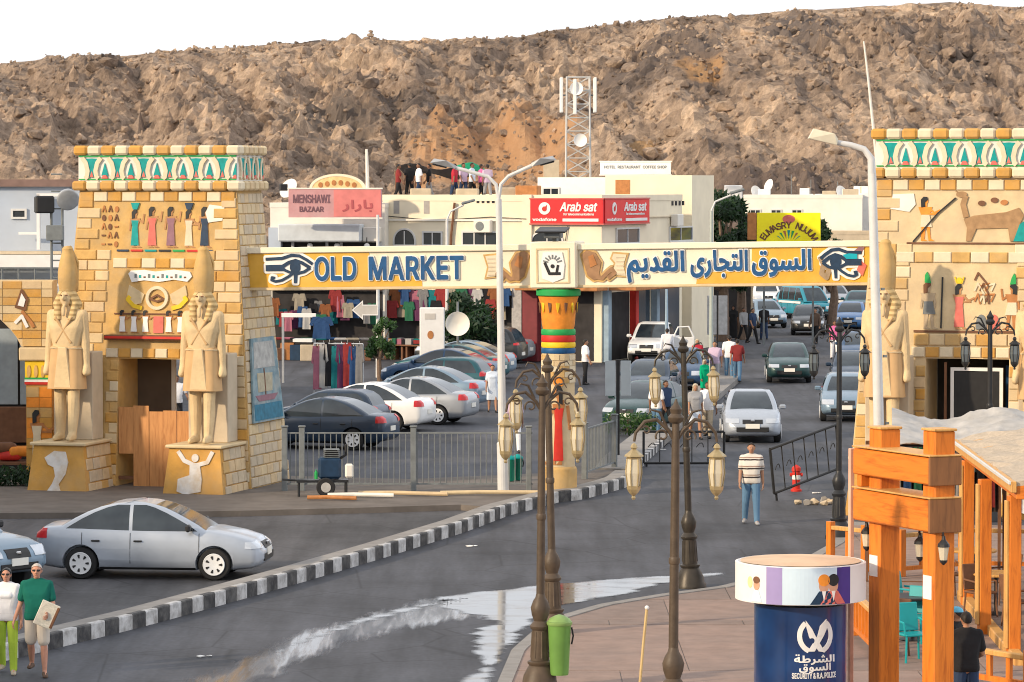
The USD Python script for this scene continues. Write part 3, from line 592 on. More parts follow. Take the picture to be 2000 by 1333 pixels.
def pylon(label, loc, zs, left):
    t = T('gate_pylon', label, 'gate pylon', (*loc, 0), GY, scale=(1, 1, zs))
    TOP = 7.55; hb, ht_ = 2.67, 2.10; d0, d1 = 2.95, 1.85
    yb0, yt0 = 0, BAT * TOP; by = yt0 + d1 + .0
    sol = Manifold.hull_points(np.array([(s * hb, y, 0) for s in (-1, 1) for y in (0, d0)] + [(s * ht_, y, TOP) for s in (-1, 1) for y in (yt0, yt0 + d1)]))
    dx0, dx1, dz = (-.93, 1.02, 3.33) if left else (-.85, 1.12, 3.45)
    sol = sol - Manifold.cube((dx1 - dx0, 8, dz + .5)).translate((dx0, -2, -.5))
    t.part('wall', tm(sol), cream if not left else ochre)
    wallmat = tan
    # courses of blocks: quoins up both edges, bands across, a checkered row under the cornice
    def row(x0, x1, z0, z1, n, a=None, b=None, off=0, tt=.045):
        w = (x1 - x0) / n
        for k in range(n):
            m_ = (a if (k + off) % 2 == 0 else b) if a is not None else pick()
            t.part('stone_block', on_face(block(x0 + k * w, x0 + (k + 1) * w, z0, z1, tt)), m_)
    edge_x = lambda z: hb - BAT * z * (hb - ht_) / (BAT * TOP)
    e_ = edge_x(7.4) - .03
    row(-e_, e_, 7.27, 7.52, 11, ochre2, pale)
    z = .30; k = 0
    while z < 7.2:
        hgt = .262; e_ = edge_x(z + hgt / 2) - .015
        for s in (-1, 1):
            w1, w2 = (.62, .42) if k % 2 else (.40, .62)
            if z < 2.2 and s > 0 and False: continue
            for a_, b_ in ((e_ - w1, e_), (e_ - w1 - w2 * (.9 if z > 3.6 else .6), e_ - w1)):
                if (z > 3.4 or b_ > 1.4) and not (5.95 < z < 7.2 and abs(b_ - a_ ) > 0 and b_ < e_ - .1): t.part('stone_block', on_face(block(min(s * a_, s * b_), max(s * a_, s * b_), z, z + hgt, .035)), pick())
        z += hgt; k += 1
    for s, x0 in ((-1, dx0), (1, dx1)):                        # door jambs
        for k in range(12):
            z = .15 + k * .262; w = .24 if k % 2 else .34
            t.part('stone_block', on_face(block(x0 - w if s < 0 else x0, x0 if s < 0 else x0 + w, z, z + .262, .035)), pick())
    row(dx0 - .35, dx1 + .35, dz + .02, dz + .27, 8, pale, ochre2)
    # the side that one can see
    if left:
        z = .15; k = 0
        while z < 7.4:
            hgt = .262; zc = z + hgt / 2; e_ = edge_x(zc); y0, y1 = BAT * zc + .03, d0 - (d0 - yt0 - d1) * zc / TOP - .03; nn = 6; off = .5 if k % 2 else 0
            w = (y1 - y0) / nn
            for q in range(nn + (1 if off else 0)):
                a_, b_ = max(y0, y0 + (q - off) * w), min(y1, y0 + (q + 1 - off) * w)
                if 4.9 < zc < 6.2 and a_ > 1.0 and b_ < 1.9: pass
                m = block(a_, b_, z, z + hgt, .03); v = m.vertices.copy(); m.vertices = np.stack([edge_x(0) - BAT * v[:, 2] * .9925 - v[:, 1], v[:, 0], v[:, 2]], 1); m.invert()
                t.part('stone_block', m, [tan, tan2, tan2, cream][int(R_.integers(4))])
            z += hgt; k += 1
    # cornice: a roll of checkered blocks, the lotus frieze, another roll
    yf, yk = yt0, yt0 + d1
    def roll(z0, z1, pr, n):
        x = ht_ + pr; w = 2 * x / n
        for k in range(n): t.part('cornice_block', box((-x + (k + .5) * w, yf - pr + .2, (z0 + z1) / 2), (w - .01, .4, z1 - z0), 0, .05), pale if k % 2 else ochre2)
        ns = 5; wy = (d1 + pr * 2 - .4) / ns
        for k in range(ns):
            for s in (-1, 1): t.part('cornice_block', box((s * (x - .2), yf - pr + .4 + (k + .5) * wy, (z0 + z1) / 2), (.4, wy - .01, z1 - z0), 0, .05), (cream, tan)[k % 2])
    roll(7.55, 7.79, .16, 12); roll(8.44, 8.68, .13, 12)
    t.part('frieze_wall', bx(-ht_ - .02, ht_ + .02, yf - .02, yk + .02, 7.70, 8.50), offwhite)
    t.part('roof', bx(-ht_ + .1, ht_ - .1, yf + .2, yk - .2, 8.48, 8.60), cream)
    fz0, fh = 7.80, .64; nU = 6; U_ = 2 * ht_ / nU
    def frieze_unit(cx, w, put):
        fan = Polygon([(cx - .11 * w, fz0 + .10), (cx + .11 * w, fz0 + .10), (cx + .16 * w, fz0 + .30), (cx + .29 * w, fz0 + .52), (cx + .22 * w, fz0 + .55), (cx, fz0 + .56), (cx - .22 * w, fz0 + .55), (cx - .29 * w, fz0 + .52), (cx - .16 * w, fz0 + .30)])
        put('lotus_fan', fan, .035, teal)
        put('lotus_heart', Polygon([(cx - .07 * w, fz0 + .09), (cx + .07 * w, fz0 + .09), (cx, fz0 + .24)]), .045, coral)
        for s in (-1, 1):
            stem = LineString([(cx + s * .36 * w, fz0 + .57), (cx + s * .22 * w, fz0 + .44), (cx + s * .15 * w, fz0 + .24), (cx + s * .19 * w, fz0 + .09), (cx + s * .26 * w, fz0 + .05)]).buffer(.055 * w / .7, cap_style=2)
            put('lotus_stem', stem, .055, pale); 
        put('lotus_bud', Polygon([(cx + .5 * w - .13 * w, fz0 + .12), (cx + .5 * w + .13 * w, fz0 + .12), (cx + .5 * w, fz0 + .44)]), .035, teal)
        put('lotus_base', Polygon([(cx + .5 * w - .12 * w, fz0 + .05), (cx + .5 * w + .12 * w, fz0 + .05), (cx + .5 * w + .06 * w, fz0 + .14), (cx + .5 * w - .06 * w, fz0 + .14)]), .05, coral)
    def front(name, poly, th, m): 
        poly = poly.intersection(sbox(-ht_ - .01, 7, ht_ + .01, 9))
        if not poly.is_empty: t.part(name, ext(poly, th, yf - .02), m)
    for k in range(nU): frieze_unit(-ht_ + (k + .5) * U_, U_, front)
    front('frieze_line', sbox(-ht_, fz0 + .015, ht_, fz0 + .045), .03, green); front('frieze_line', sbox(-ht_, fz0 + .595, ht_, fz0 + .63), .03, green)
    if left:
        def side(name, poly, th, m):
            poly = poly.intersection(sbox(0, 7, d1, 9))
            if poly.is_empty: return
            k = ext(poly, th, 0); v = k.vertices; t.part(name, trimesh.Trimesh(np.stack([ht_ + .02 - v[:, 1], yf + v[:, 0], v[:, 2]], 1), k.faces[:, ::1], process=False), m)
        for k in range(3): frieze_unit((k + .5) * d1 / 3, d1 / 3, side)
    # painted reliefs
    C = lambda dr, cr=teal, sk_=skin_paint: {'skin': sk_, 'dress': dr, 'wig': black, 'crown': cr}
    if left:
        for x, dr, hd, arm in ((-.58, teal, 'basket', 'up'), (-.12, coral, None, 'up'), (.38, mauve, None, 'up'), (.86, pale, 'basket', 'fwd'), (1.28, navy, None, 'up')):
            relief(t, 'painted_figure', egyptian(x, 6.12, 1.0 if hd else 1.08, dr, 1, hd, arm, wide=1.15), C(dr, navy if x > .5 else teal))
        for k in range(7): t.part('painted_band', on_face(ext(sbox(-1.05 + k * .375, 6.02, -1.05 + k * .375 + .31, 6.07), .03)), [navy, red, teal, black, green, red, navy][k])
        g_ = np.random.default_rng(5)
        for k in range(15):                                            # a column of carved signs
            x, z = -1.42 + .17 * (k % 3), 6.2 + .22 * (k // 3); q = g_.integers(3)
            s_ = [ell(x, z, .05, .075), strip([(x - .05, z - .07), (x, z + .08), (x + .05, z - .07)], .03), sbox(x - .05, z - .02, x + .05, z + .02)][q]
            t.part('carved_sign', on_face(ext(s_, .025)), [sienna, brown][k % 2])
        t.part('painted_scroll', on_face(ext(Polygon([(1.38, 6.75), (1.75, 6.8), (1.8, 7.15), (1.4, 7.2), (1.3, 7.0)]), .03)), offwhite)
        row(-1.15, 1.55, 5.60, 5.86, 7, ochre2, pale, 1)
        sc = Polygon([(-.72, 5.46), (-.65, 5.54), (-.3, 5.56), (0, 5.52), (.5, 5.57), (.92, 5.52), (.98, 5.40), (.86, 5.27), (.5, 5.32), (.1, 5.26), (-.3, 5.30), (-.62, 5.25)])
        pth = t.part('painted_scroll', on_face(ext(sc, .04)), white)
        for k in range(12): t.part('carved_sign', on_face(ext(sbox(-.55 + k * .12, 5.36, -.49 + k * .12, 5.46 - .03 * (k % 3)), .048)), [greypaint, teal, brown][k % 3], pth)
        t.part('carved_ring', on_face(ext(ell(.06, 4.86, .30, .30).difference(ell(.06, 4.86, .22, .22)), .05)), pale)
        t.part('carved_eye', on_face(ext(strip([(-.12, 4.83), (.06, 4.93), (.24, 4.83), (.06, 4.77), (-.12, 4.83)], .05), .045)), brown)
        for s in (-1, 1):
            wing = Polygon([(s * .34 + .06, 4.95), (s * .75 + .06, 5.18), (s * .80 + .06, 4.95), (s * .72 + .06, 4.66), (s * .42 + .06, 4.72)])
            t.part('carved_wing', on_face(ext(wing, .035)), cream)
            t.part('carved_snake', on_face(ext(strip([(s * .40 + .06, 4.60), (s * .62 + .06, 4.66), (s * .78 + .06, 4.82), (s * .72 + .06, 4.90)], .10), .045)), yellow)
        t.part('painted_band', on_face(ext(sbox(-1.08, 4.44, 1.16, 4.475), .03)), brown)
        for k in range(7): 
            if k != 3: relief(t, 'painted_figure', egyptian(-.86 + k * .31, 3.98, .60, white, 1, None, 'fwd', wide=1.5), {'skin': sienna, 'dress': white, 'wig': black, 'crown': teal})
        t.part('painted_panel', on_face(ext(sbox(-.02, 3.98, .24, 4.40), .03)), coral)
        t.part('ledge', on_face(bx(-1.30, 1.30, -.16, .02, 3.80, 3.93, .02)), brown); t.part('ledge_trim', on_face(bx(-1.26, 1.26, -.19, -.162, 3.84, 3.90)), red)
        # the painted board hanging on the side
        bd = T('painted_board', 'weathered blue board painted with a sailing boat on the side of the left pylon', 'sign', (*loc, 0), GY)
        def sidepl(name, poly, th, m, par=None):
            k = ext(poly, th, 0); v = k.vertices; return bd.part(name, trimesh.Trimesh(np.stack([edge_x(0) - BAT * v[:, 2] + .045 - v[:, 1], v[:, 0], v[:, 2]], 1), k.faces, process=False), m, par)
        yy = lambda u: .35 + u * 2.3
        pn = sidepl('panel', Polygon([(yy(0), 1.75), (yy(1), 1.75), (yy(.92), 3.0), (yy(.90), 3.55), (yy(.84), 3.85), (yy(.1), 3.85), (yy(.06), 3.0)]), .05, M('board_blue', (.17, .27, .32), .7, .3, 4, var2=.6, tint=(.36, .33, .28), scale2=2))
        sidepl('painted_sky', Polygon([(yy(.12), 3.1), (yy(.8), 3.1), (yy(.78), 3.75), (yy(.16), 3.75)]), .056, M('board_pale', (.42, .42, .40), .8, .2, 6, var2=.5, tint=(.2, .2, .2), scale2=4), pn)
        sidepl('painted_sea', Polygon([(yy(.04), 1.80), (yy(.95), 1.80), (yy(.93), 2.2), (yy(.05), 2.2)]), .056, M('board_sea', (.02, .14, .22), .6, .3, 5), pn)
        sidepl('painted_sail', Polygon([(yy(.2), 2.5), (yy(.66), 2.5), (yy(.70), 2.95), (yy(.2), 2.98)]), .058, M('board_sail', (.40, .36, .26), .8, .2, 6), pn)
        sidepl('painted_hull', Polygon([(yy(.1), 2.42), (yy(.84), 2.42), (yy(.7), 2.27), (yy(.2), 2.27)]), .058, mauve, pn)
        sidepl('painted_mast', sbox(yy(.42), 2.42, yy(.45), 3.08), .062, brown, pn)
    else:
        # hunter and beast
        S = egyptian(-.92, 6.12, 1.06, orange, 1, None, 'fwd', True, 1.3); relief(t, 'painted_figure', S, {'skin': orange, 'dress': pale, 'wig': black, 'crown': teal})
        t.part('painted_spear', on_face(ext(strip([(-1.2, 6.1), (-.62, 6.75), (-.2, 7.1)], .03), .05)), black)
        beast = union_all([Polygon([(.0, 6.62), (.25, 6.70), (1.0, 6.78), (1.30, 6.88), (1.42, 6.70), (1.30, 6.45), (1.20, 6.12), (1.10, 6.12), (1.05, 6.42), (.30, 6.40), (.18, 6.12), (.06, 6.12), (.08, 6.42)]),
                           strip([(.06, 6.66), (-.02, 6.95), (.04, 7.15)], .13), ell(-.06, 7.18, .13, .07), strip([(-.1, 7.2), (-.2, 7.26)], .03)])
        t.part('painted_beast', on_face(ext(beast, .035)), M('beast_paint', (.33, .20, .10), .8, .2, 6))
        t.part('painted_scroll', on_face(ext(Polygon([(-1.75, 6.85), (-1.7, 7.18), (-1.2, 7.2), (-1.15, 6.95), (-1.3, 6.78)]), .03)), offwhite)
        t.part('painted_fan', on_face(ext(Polygon([(1.18, 6.12), (1.32, 6.5), (1.62, 6.72), (1.95, 6.62), (1.98, 6.12)]), .045)), teal)
        for a_, b_ in ((.42, 6.98), (.72, 7.05), (.95, 7.0)): t.part('carved_sign', on_face(ext(ell(a_, b_, .09, .06), .03)), [sienna, brown, pale][int(a_ * 10) % 3])
        t.part('painted_band', on_face(ext(sbox(-1.35, 6.05, 1.9, 6.09), .03)), brown)
        row(-1.60, 1.95, 5.62, 5.88, 8, pale, ochre)
        relief(t, 'painted_figure', egyptian(-.82, 4.12, 1.12, greypaint, 1, 'crown', 'down', True, 1.35), {'skin': M('beige_paint', (.42, .33, .22), .8, .15, 6), 'dress': greypaint, 'wig': brown, 'crown': green})
        t.part('painted_staff', on_face(ext(strip([(-.5, 4.14), (-.48, 5.3)], .035), .04)), black)
        relief(t, 'painted_figure', egyptian(-.08, 4.12, 1.08, coral, 1, 'disc', 'fwd', False, 1.2), C(coral, yellow))
        g_ = np.random.default_rng(6)
        for k in range(9): t.part('carved_sign', on_face(ext(strip([(.28 + .13 * (k % 4), 4.75 + .24 * (k // 4)), (.36 + .13 * (k % 4), 4.92 + .24 * (k // 4)), (.42 + .1 * (k % 3), 4.70 + .2 * (k // 3))], .04), .03)), [sienna, pale, brown][k % 3])
        S = egyptian(1.18, 4.12, 1.10, sienna, -1, 'crown', 'up', True, 1.3); relief(t, 'painted_figure', S, {'skin': sienna, 'dress': pale, 'wig': black, 'crown': green})
        for x in (.45, .75): t.part('carved_arch', on_face(ext(ell(x, 4.2, .13, .26).intersection(sbox(0, 4.12, 2, 6)), .03)), [greypaint, coral][x > .6])
        t.part('painted_band', on_face(ext(sbox(-1.15, 4.04, 1.55, 4.09), .03)), brown)
        row(-1.15, 1.45, 3.74, 4.02, 7)
    return t, edge_x
pylon('left gate pylon with sandstone blocks and boarded-up doorway, beside the parked cars', PL, 1.0, True)
pylon('right gate pylon behind the timber pergola, with a painted hunter and beast', PR, 1.04, False)
nemes = usdkit.material(stage, '/World/Looks/striped_headdress', {"tc": ("texture_coordinate", {}), "w": ("wave_texture", {"bands_direction": "z", "scale": 2.6, "distortion": 1.2, "detail": 3, "detail_scale": 2}), "r": ("rgb_ramp", {"ramp": [(.35, (.36, .24, .10)), (.55, (.58, .42, .20))]}), "p": ("principled_bsdf", {"roughness": .85})},
    [("tc.object", "w.vector"), ("w.fac", "r.fac"), ("r.color", "p.base_color")], surface="p.BSDF")
def statue(label, pyl, lx, zs, relief_kind):
    base = pyl + gu * lx - gn * .95
    t = T('pharaoh_statue', label, 'statue', (*base, 0), GY, scale=(1, 1, zs))
    # plinth: battered, with a ledge, a painted front
    pl = Manifold.hull_points(np.array([(x * a, y, z) for z, a, f in ((0.0, 1.0, 0), (1.25, .82, .14)) for x in (-.80, .80) for y in (-.80 + f, 1.05)]))
    p = t.part('plinth', tm(pl), ochre2)
    t.part('plinth_ledge', bx(-.74, .74, -.74, 1.05, 1.25, 1.33, .02), cream, p)
    if relief_kind == 'vase': sh = Polygon([(-.35, .95), (-.1, 1.12), (.2, 1.10), (.28, .85), (.22, .55), (.05, .3), (.12, .06), (-.3, .06), (-.12, .32), (-.05, .5), (-.1, .72), (-.25, .78)])
    else: sh = union_all([Polygon([(-.1, .9), (.15, .9), (.22, .5), (.2, .2), (-.2, .12), (-.42, .2), (-.4, .5), (-.1, .6)]), strip([(0, .85), (-.25, .95), (-.42, 1.18)], .1), strip([(.1, .85), (.35, .92), (.48, 1.18)], .1), ell(.03, 1.02, .09, .1)])
    m = ext(sh, .03); m.vertices[:, 1] += -.80 + .14 * m.vertices[:, 2] / 1.25; t.part('painted_relief', m, M('worn_whitewash', (.62, .60, .58), .8, .12, 5, var2=.6, tint=(.5, .36, .2), scale2=3), p)
    for r in range(4):
        for k in range(4):
            for s in (-1, 1):
                y0 = -.62 + k * .42 + (.12 if r % 2 else 0); m = block(y0, min(y0 + .42, 1.04), .03 + r * .30, .33 + r * .30, .03); v = m.vertices
                sx = .80 - (.80 * .18) * (v[:, 2] / 1.25); mm = trimesh.Trimesh(np.stack([s * (sx - v[:, 1]), v[:, 0], v[:, 2]], 1), m.faces if s < 0 else m.faces[:, ::-1], process=False)
                t.part('stone_block', mm, [tan, tan2, ochre, tan][int(R_.integers(4))], p)
    zb = 1.33; S = 3.85
    J = figure(legs=((9, 0, 2), (-3, 0, 2)), arms=((6, 0, 4, 2), (6, 0, 4, 2)))
    off = lambda m: mv(trimesh.Trimesh(tm(m).vertices * S, tm(m).faces, process=False), (0, -.05, zb - .0))
    L = torso(J, .006); hc = np.array([0, -.008, .935 + J['dz']])
    L += [limb((0, 0, .845), (0, -.002, .905), .034, .032), H(ball(hc + [0, .006, .008], (.046, .052, .052)), ball(hc + [0, -.026, -.044], (.026, .022, .02)), ball(hc + [0, -.02, -.01], (.042, .034, .03))), H(ball(hc + [0, -.054, .012], .007, True), ball(hc + [0, -.066, -.012], .011, True), ball(hc + [0, -.05, -.014], .014, True)),
          H(ball(hc + [0, -.046, -.058], .011, True), ball(hc + [0, -.058, -.115], .014, True))]
    for s in (1, -1):
        an = J['ankle', s]
        L += [limb(J['hip', s], J['knee', s], .052, .040), H(ball(J['knee', s], .040), ball(J['knee', s] * .65 + an * .35 + [0, .01, 0], .040), ball(an, .029)), H(ball(an + [0, .012, -.016], .026), ball(an + [s * .008, -.085, -.025], .017, True), ball(an, .026)),
              limb(J['sh', s], J['el', s], .038, .030), limb(J['el', s], J['wr', s], .031, .024), H(ball(J['wr', s], .024), ball(J['wr', s] + J['hd', s] * .05, .028), ball(J['wr', s] + J['hd', s] * .055 + [0, -.02, 0], .022))]
    t.part('body', off(smoothed(U(L), .014)), statue_stone, smooth=True)
    kl = U([H(*[ball((s * .05, -.004, .60), (.062, .072, .03)) for s in (1, -1)], *[ball((s * .075, -.008, .34), (.055, .088, .012)) for s in (1, -1)])]).trim_by_plane((0, 0, 1), .338)
    t.part('kilt', off(kl), kilt_stone, smooth=30)
    t.part('kilt_apron', off(H(*[ball((x, -.085, z), .012, True) for x, z in ((-.02, .60), (.02, .60), (-.05, .35), (.05, .35))])), statue_stone, smooth=30)
    t.part('belt', off(H(*[ball((s * .05, -.004, .60), (.066, .077, .014)) for s in (1, -1)])), cream, smooth=30)
    nm = U([H(ball(hc + [0, .012, .022], (.056, .058, .05)), *[ball(hc + [s * .078, .014, -.055], (.022, .03, .03)) for s in (1, -1)]), *[H(ball(hc + [s * .062, .0, -.05], (.022, .03, .03)), ball(hc + [s * .048, -.045, -.145], (.024, .016, .012))) for s in (1, -1)]])
    nm = nm - H(ball(hc + [0, -.06, -.012], (.043, .05, .055)), ball(hc + [0, -.12, -.012], (.043, .05, .055)))
    t.part('headdress', off(nm), nemes, smooth=40)
    for k in range(6):
        z = hc[2] - .13 + k * .022
    cr = lathe([(.054, .965), (.064, 1.02), (.064, 1.09), (.055, 1.15), (.042, 1.20), (.035, 1.225), (.036, 1.24), (.024, 1.255), (.001, 1.26)], 20, (0, .012, 0))
    t.part('crown', off(cr), ochre, smooth=40)
    t.part('crown_back', off(H(*[ball((x, .055, z), .012, True) for x, z in ((-.045, .97), (.045, .97), (-.05, 1.15), (.05, 1.15), (0, 1.25))])), ochre, smooth=40)
    t.part('eye', off(U([H(ball(hc + [s * .019, -.052, .008], (.010, .004, .005), True)) for s in (1, -1)])), brown)
    t.part('chest_bands', off(U([limb(np.array([s * .055, -.064, .80]), np.array([-s * .05, -.068, .64]), .008, .008) for s in (1, -1)])), kilt_stone)
    t.part('back_slab', bx(-.52, .52, .30, 1.0, zb, zb + 2.2, .02), M('slab_stone', (.50, .42, .31), .85, .1, 2, .2, 20)); 
    return t
statue('weathered pharaoh statue on plinth with a whitewashed vase, leftmost by the arched wall', PL, -1.80, 1.0, 'vase')
statue('pharaoh statue on plinth with a white figure with raised arms, right of the boarded doorway', PL, 1.78, 1.0, 'arms')
statue('pharaoh statue in front of the right pylon, behind the white pole and pergola', PR, -1.62, 1.04, 'vase')
statue('pharaoh statue at the far right, beside the black two-lantern lamp', PR, 1.98, 1.04, 'arms')
# the boarding in the left doorway, a screen on an easel in the right one
bo = T('wooden_hoarding', 'plywood boarding across the doorway of the left pylon', 'hoarding', (*(PL), 0), GY)
ply = wood('plywood', (.50, .24, .09), (.38, .16, .055), (5, 5, .6), .6); x = -.90
for k, (w, h0, h1) in enumerate(((.40, .95, 2.12), (.42, .05, 2.16), (.38, .05, 2.02), (.36, .05, 2.05), (.34, .05, 2.04))):
    bo.part('board', bx(x + .004, x + w - .004, .12 - .015 * (k % 2), .15 - .015 * (k % 2), h0, h1), ply); x += w
bo.part('frame', join(bx(-.92, 1.0, .16, .22, 1.0, 1.08), bx(-.92, 1.0, .16, .22, .3, .38), bx(-.52, -.46, .16, .22, .05, 2.0)), brown)
inr = T('booth_wall', 'dark brown partition wall inside the left gate doorway', 'wall', (*PL, 0), GY)
inr.part('panel', bx(-.92, .0, 1.5, 1.56, .05, 3.3), M('partition_brown', (.11, .08, .055), .8, .15, 2)); inr.part('panel_edge', bx(.0, .10, 1.48, 1.58, .05, 3.3), offwhite)
sc = T('screen_stand', 'white framed board leaning in the doorway of the right pylon', 'board', (*(PR + gu * .35 + gn * .35), 0), GY)
sc.part('frame', join(bx(-.62, .62, -.03, .03, 3.30, 3.38), bx(-.62, -.54, -.03, .03, 2.0, 3.30), bx(.54, .62, -.03, .03, 2.0, 3.30), bx(-.6, -.52, .04, .1, 0, 2.0), bx(.52, .6, .04, .1, 0, 2.0)), white); sc.part('pane', bx(-.54, .54, -.01, .01, 2.0, 3.30), black)
bk = T('booth_wall', 'dark partition inside the doorway of the right pylon', 'wall', (*PR, 0), GY); bk.part('panel', bx(-.84, 1.1, 2.0, 2.06, .05, 3.5), dark); bk.part('post', bx(-.42, -.36, .3, .36, .05, 3.5), brown); bk.part('curtain', bx(.92, 1.1, 1.2, 1.24, 2.0, 3.4), blue)

# the beam across the street with its lettering
CB = PL + gu * 2.2 + gn * 1.0; CE = PR - gu * 1.5 + gn * .95; BL = np.linalg.norm(CE - CB); byaw = math.degrees(math.atan2(*(CE - CB)[::-1]))
ZB = 5.06; BH = 1.04; tilt = -math.degrees(math.atan2(.26, BL))
bm = T('sign_beam', 'painted beam spanning the street, lettered OLD MARKET in English and Arabic', 'sign beam', (*CB, ZB), byaw, ry=tilt)
def bxx(px):                                                        # where along the beam a pixel column lies
    d = _ray(px, 520)[:2]; A = np.array([CE - CB, -d]).T; return np.linalg.solve(A, -CB)[0] * BL
c0, c1 = bxx(1040), bxx(1130)
bmc = M('beam_cream', (.76, .69, .54), .8, .06, 2, .15, 25, var2=.4, tint=(.62, .55, .42)); bmo = M('beam_ochre', (.66, .37, .05), .8, .10, 2, .15, 25, var2=.4, tint=(.58, .38, .14))
bm.part('left_span', bx(-.3, c0, 0, .5, 0, BH, .015), bmc); bm.part('right_span', bx(c1, BL + .2, 0, .5, 0, BH, .015), bmc)
bm.part('centre_box', bx(c0, c1, -.22, .72, -.02, BH + .08, .03), bmc)
for a, b in ((-.3, c0), (c1, BL + .2)):
    bm.part('top_moulding', bx(a, b, -.07, .0, BH - .13, BH + .02, .015), bmc); bm.part('bottom_moulding', bx(a, b, -.05, .0, -.02, .05, .012), cream)
def blot(pts): return Polygon(pts)
l1, l2 = bxx(722), bxx(825)
bm.part('ochre_panel', ext(Polygon([(-.29, .055), (l2, .055), (l2 - .02, .30), (l1 + .02, .34), (l1, BH - .135), (-.29, BH - .135)]), .012, 0), bmo)
r1, r2 = bxx(1470), bxx(1360)
bm.part('ochre_panel', ext(Polygon([(r2, .055), (BL + .19, .055), (BL + .19, BH - .135), (r1, BH - .135), (r1 - .02, .36), (r2 + .05, .33)]), .012, 0), bmo)
def lettered(name, poly, m, out=.05, rim=.024, rimm=None):
    p = bm.part(name + '_outline', ext(poly.buffer(rim), .028, -.010), rimm or white)
    bm.part(name, ext(poly, out - .028, -.0385), m, p)
def put_letters(word, p0, p1, z, h):
    x0, x1 = bxx(p0), bxx(p1); full = words(word, h, True); W = full.bounds[2]; s = (x1 - x0) / W
    gap = .05; adv = 0; ls = [words(c, h, True) for c in word]; tot = sum(l.bounds[2] for l in ls); k = (x1 - x0 - gap * (len(word) - 1)) / tot; x = x0
    for c, l in zip(word, ls):
        q = affinity.affine_transform(l, [k, 0, 0, 1, x, z]); lettered('letter', q, blue); x += l.bounds[2] * k + gap
put_letters('OLD', 616, 697, .24, .54); put_letters('MARKET', 722, 907, .24, .54)
for wd, a, b in (('souk', 1470, 1586), ('tegari', 1350, 1462), ('kadim', 1226, 1338)):
    q = words(arab(wd), .62, False, None, True, 800); bb = q.bounds; x0, x1 = bxx(a), bxx(b)
    q = affinity.affine_transform(q, [(x1 - x0) / (bb[2] - bb[0]), 0, 0, 0.80, x0, .36]); lettered('arabic_word', q, blue)
def eye(px0, px1, flip, m1, m2=None):
    x0, x1 = bxx(px0), bxx(px1); f = lambda pts: [(x0 + (x1 - x0) * ((u if flip > 0 else 1 - u)), .13 + .74 * v) for u, v in pts]
    brow = strip(f([(0, .86), (.35, .88), (.55, .98), (.72, .96), (.88, .82), (1, .68)]), .075)
    lid = strip(f([(.0, .60), (.36, .61), (.50, .74), (.64, .80), (.78, .72), (.95, .55)]), .085); low = strip(f([(.0, .50), (.38, .50), (.52, .40), (.66, .36), (.82, .42), (.95, .55)]), .07)
    cx, cz = f([(.63, .58)])[0]; pup = ell(cx, cz, .135, .17); bar = Polygon(f([(0, .47), (.40, .47), (.40, .64), (0, .64)]))
    tail = strip(f([(.62, .42), (.48, .26), (.34, .14), (.20, .10), (.12, .15), (.13, .24), (.19, .22)]), .065); drop = Polygon(f([(.60, .42), (.68, .42), (.66, .04), (.60, .04)]))
    blk = union_all([brow, lid, low, pup, bar, tail, drop]); out = union_all([blk.buffer(.06), Polygon(f([(.36, .6), (.62, .78), (.95, .56), (.66, .38)]))])
    p = bm.part('eye_outline', ext(out, .028, -.010), white); bm.part('eye_of_horus', ext(blk, .022, -.0385), m1, p)
    if m2:
        bm.part('eye_patch', ext(Polygon(f([(.10, .66), (.36, .66), (.46, .80), (.30, .84), (.10, .82)])), .010, -.062), m2, p)
        bm.part('wing_feathers', ext(Polygon(f([(.0, .80), (-.10, 1.12), (-.03, 1.15), (.18, .92)])), .03, -.010), mauve)
        bm.part('cobra', ext(strip(f([(1.02, .75), (.93, .5), (.98, .2), (.86, .06), (.80, .3), (.86, .46)]), .12), .03, -.010), M('cobra_paint', (.33, .24, .15), .8, .2, 6)); bm.part('tail_feathers', ext(Polygon(f([(-.02, .1), (.12, .30), (.02, .62), (-.12, .45)])), .03, -.010), coral)
eye(521, 612, 1, navy); eye(1604, 1684, -1, navy, M('bright_teal_paint', (.0, .33, .42), .5, .1, 5))
def cobra(px0, px1, flip):
    x0, x1 = bxx(px0), bxx(px1); f = lambda pts: [(x0 + (x1 - x0) * (u if flip > 0 else 1 - u), .12 + .78 * v) for u, v in pts]
    bod = union_all([Polygon(f([(.62, .30), (.58, .62), (.70, .92), (.88, 1.0), (.98, .86), (.92, .5), (.86, .2), (.74, .06), (.60, .10)])), strip(f([(.72, .16), (.56, .12), (.44, .30), (.36, .40), (.30, .28), (.44, .12)]), .10)])
    p = bm.part('cobra_outline', ext(bod.buffer(.05), .03, .0), ochre); bm.part('cobra', ext(bod, .02, -.0305), M('cobra_brown', (.30, .17, .09), .75, .25, 5), p); bm.part('cobra_hood', ext(Polygon(f([(.66, .55), (.74, .86), (.84, .80), (.80, .45)])), .012, -.051), sienna, p)
    pap = Polygon(f([(.02, .12), (.08, .50), (.0, .90), (.34, .94), (.40, .72), (.32, .58), (.36, .42), (.28, .16)])); p = bm.part('papyrus', ext(pap, .03, .0), ochre); bm.part('papyrus_sheet', ext(pap.buffer(-.045), .012, -.0305), pale, p)
    for k in range(5): bm.part('carved_line', ext(sbox(*sorted((f([(.10, 0)])[0][0], f([(.26, 0)])[0][0]))[:1], .30 + k * .1, sorted((f([(.10, 0)])[0][0], f([(.26, 0)])[0][0]))[1], .325 + k * .1), .006, -.0425), tan2, p)
cobra(945, 1038, 1); cobra(1136, 1230, -1)
cm = (c0 + c1) / 2
crest = Polygon([(cm - .26, .22), (cm - .30, .55), (cm - .24, .86), (cm + .24, .86), (cm + .30, .55), (cm + .26, .22), (cm, .12)])
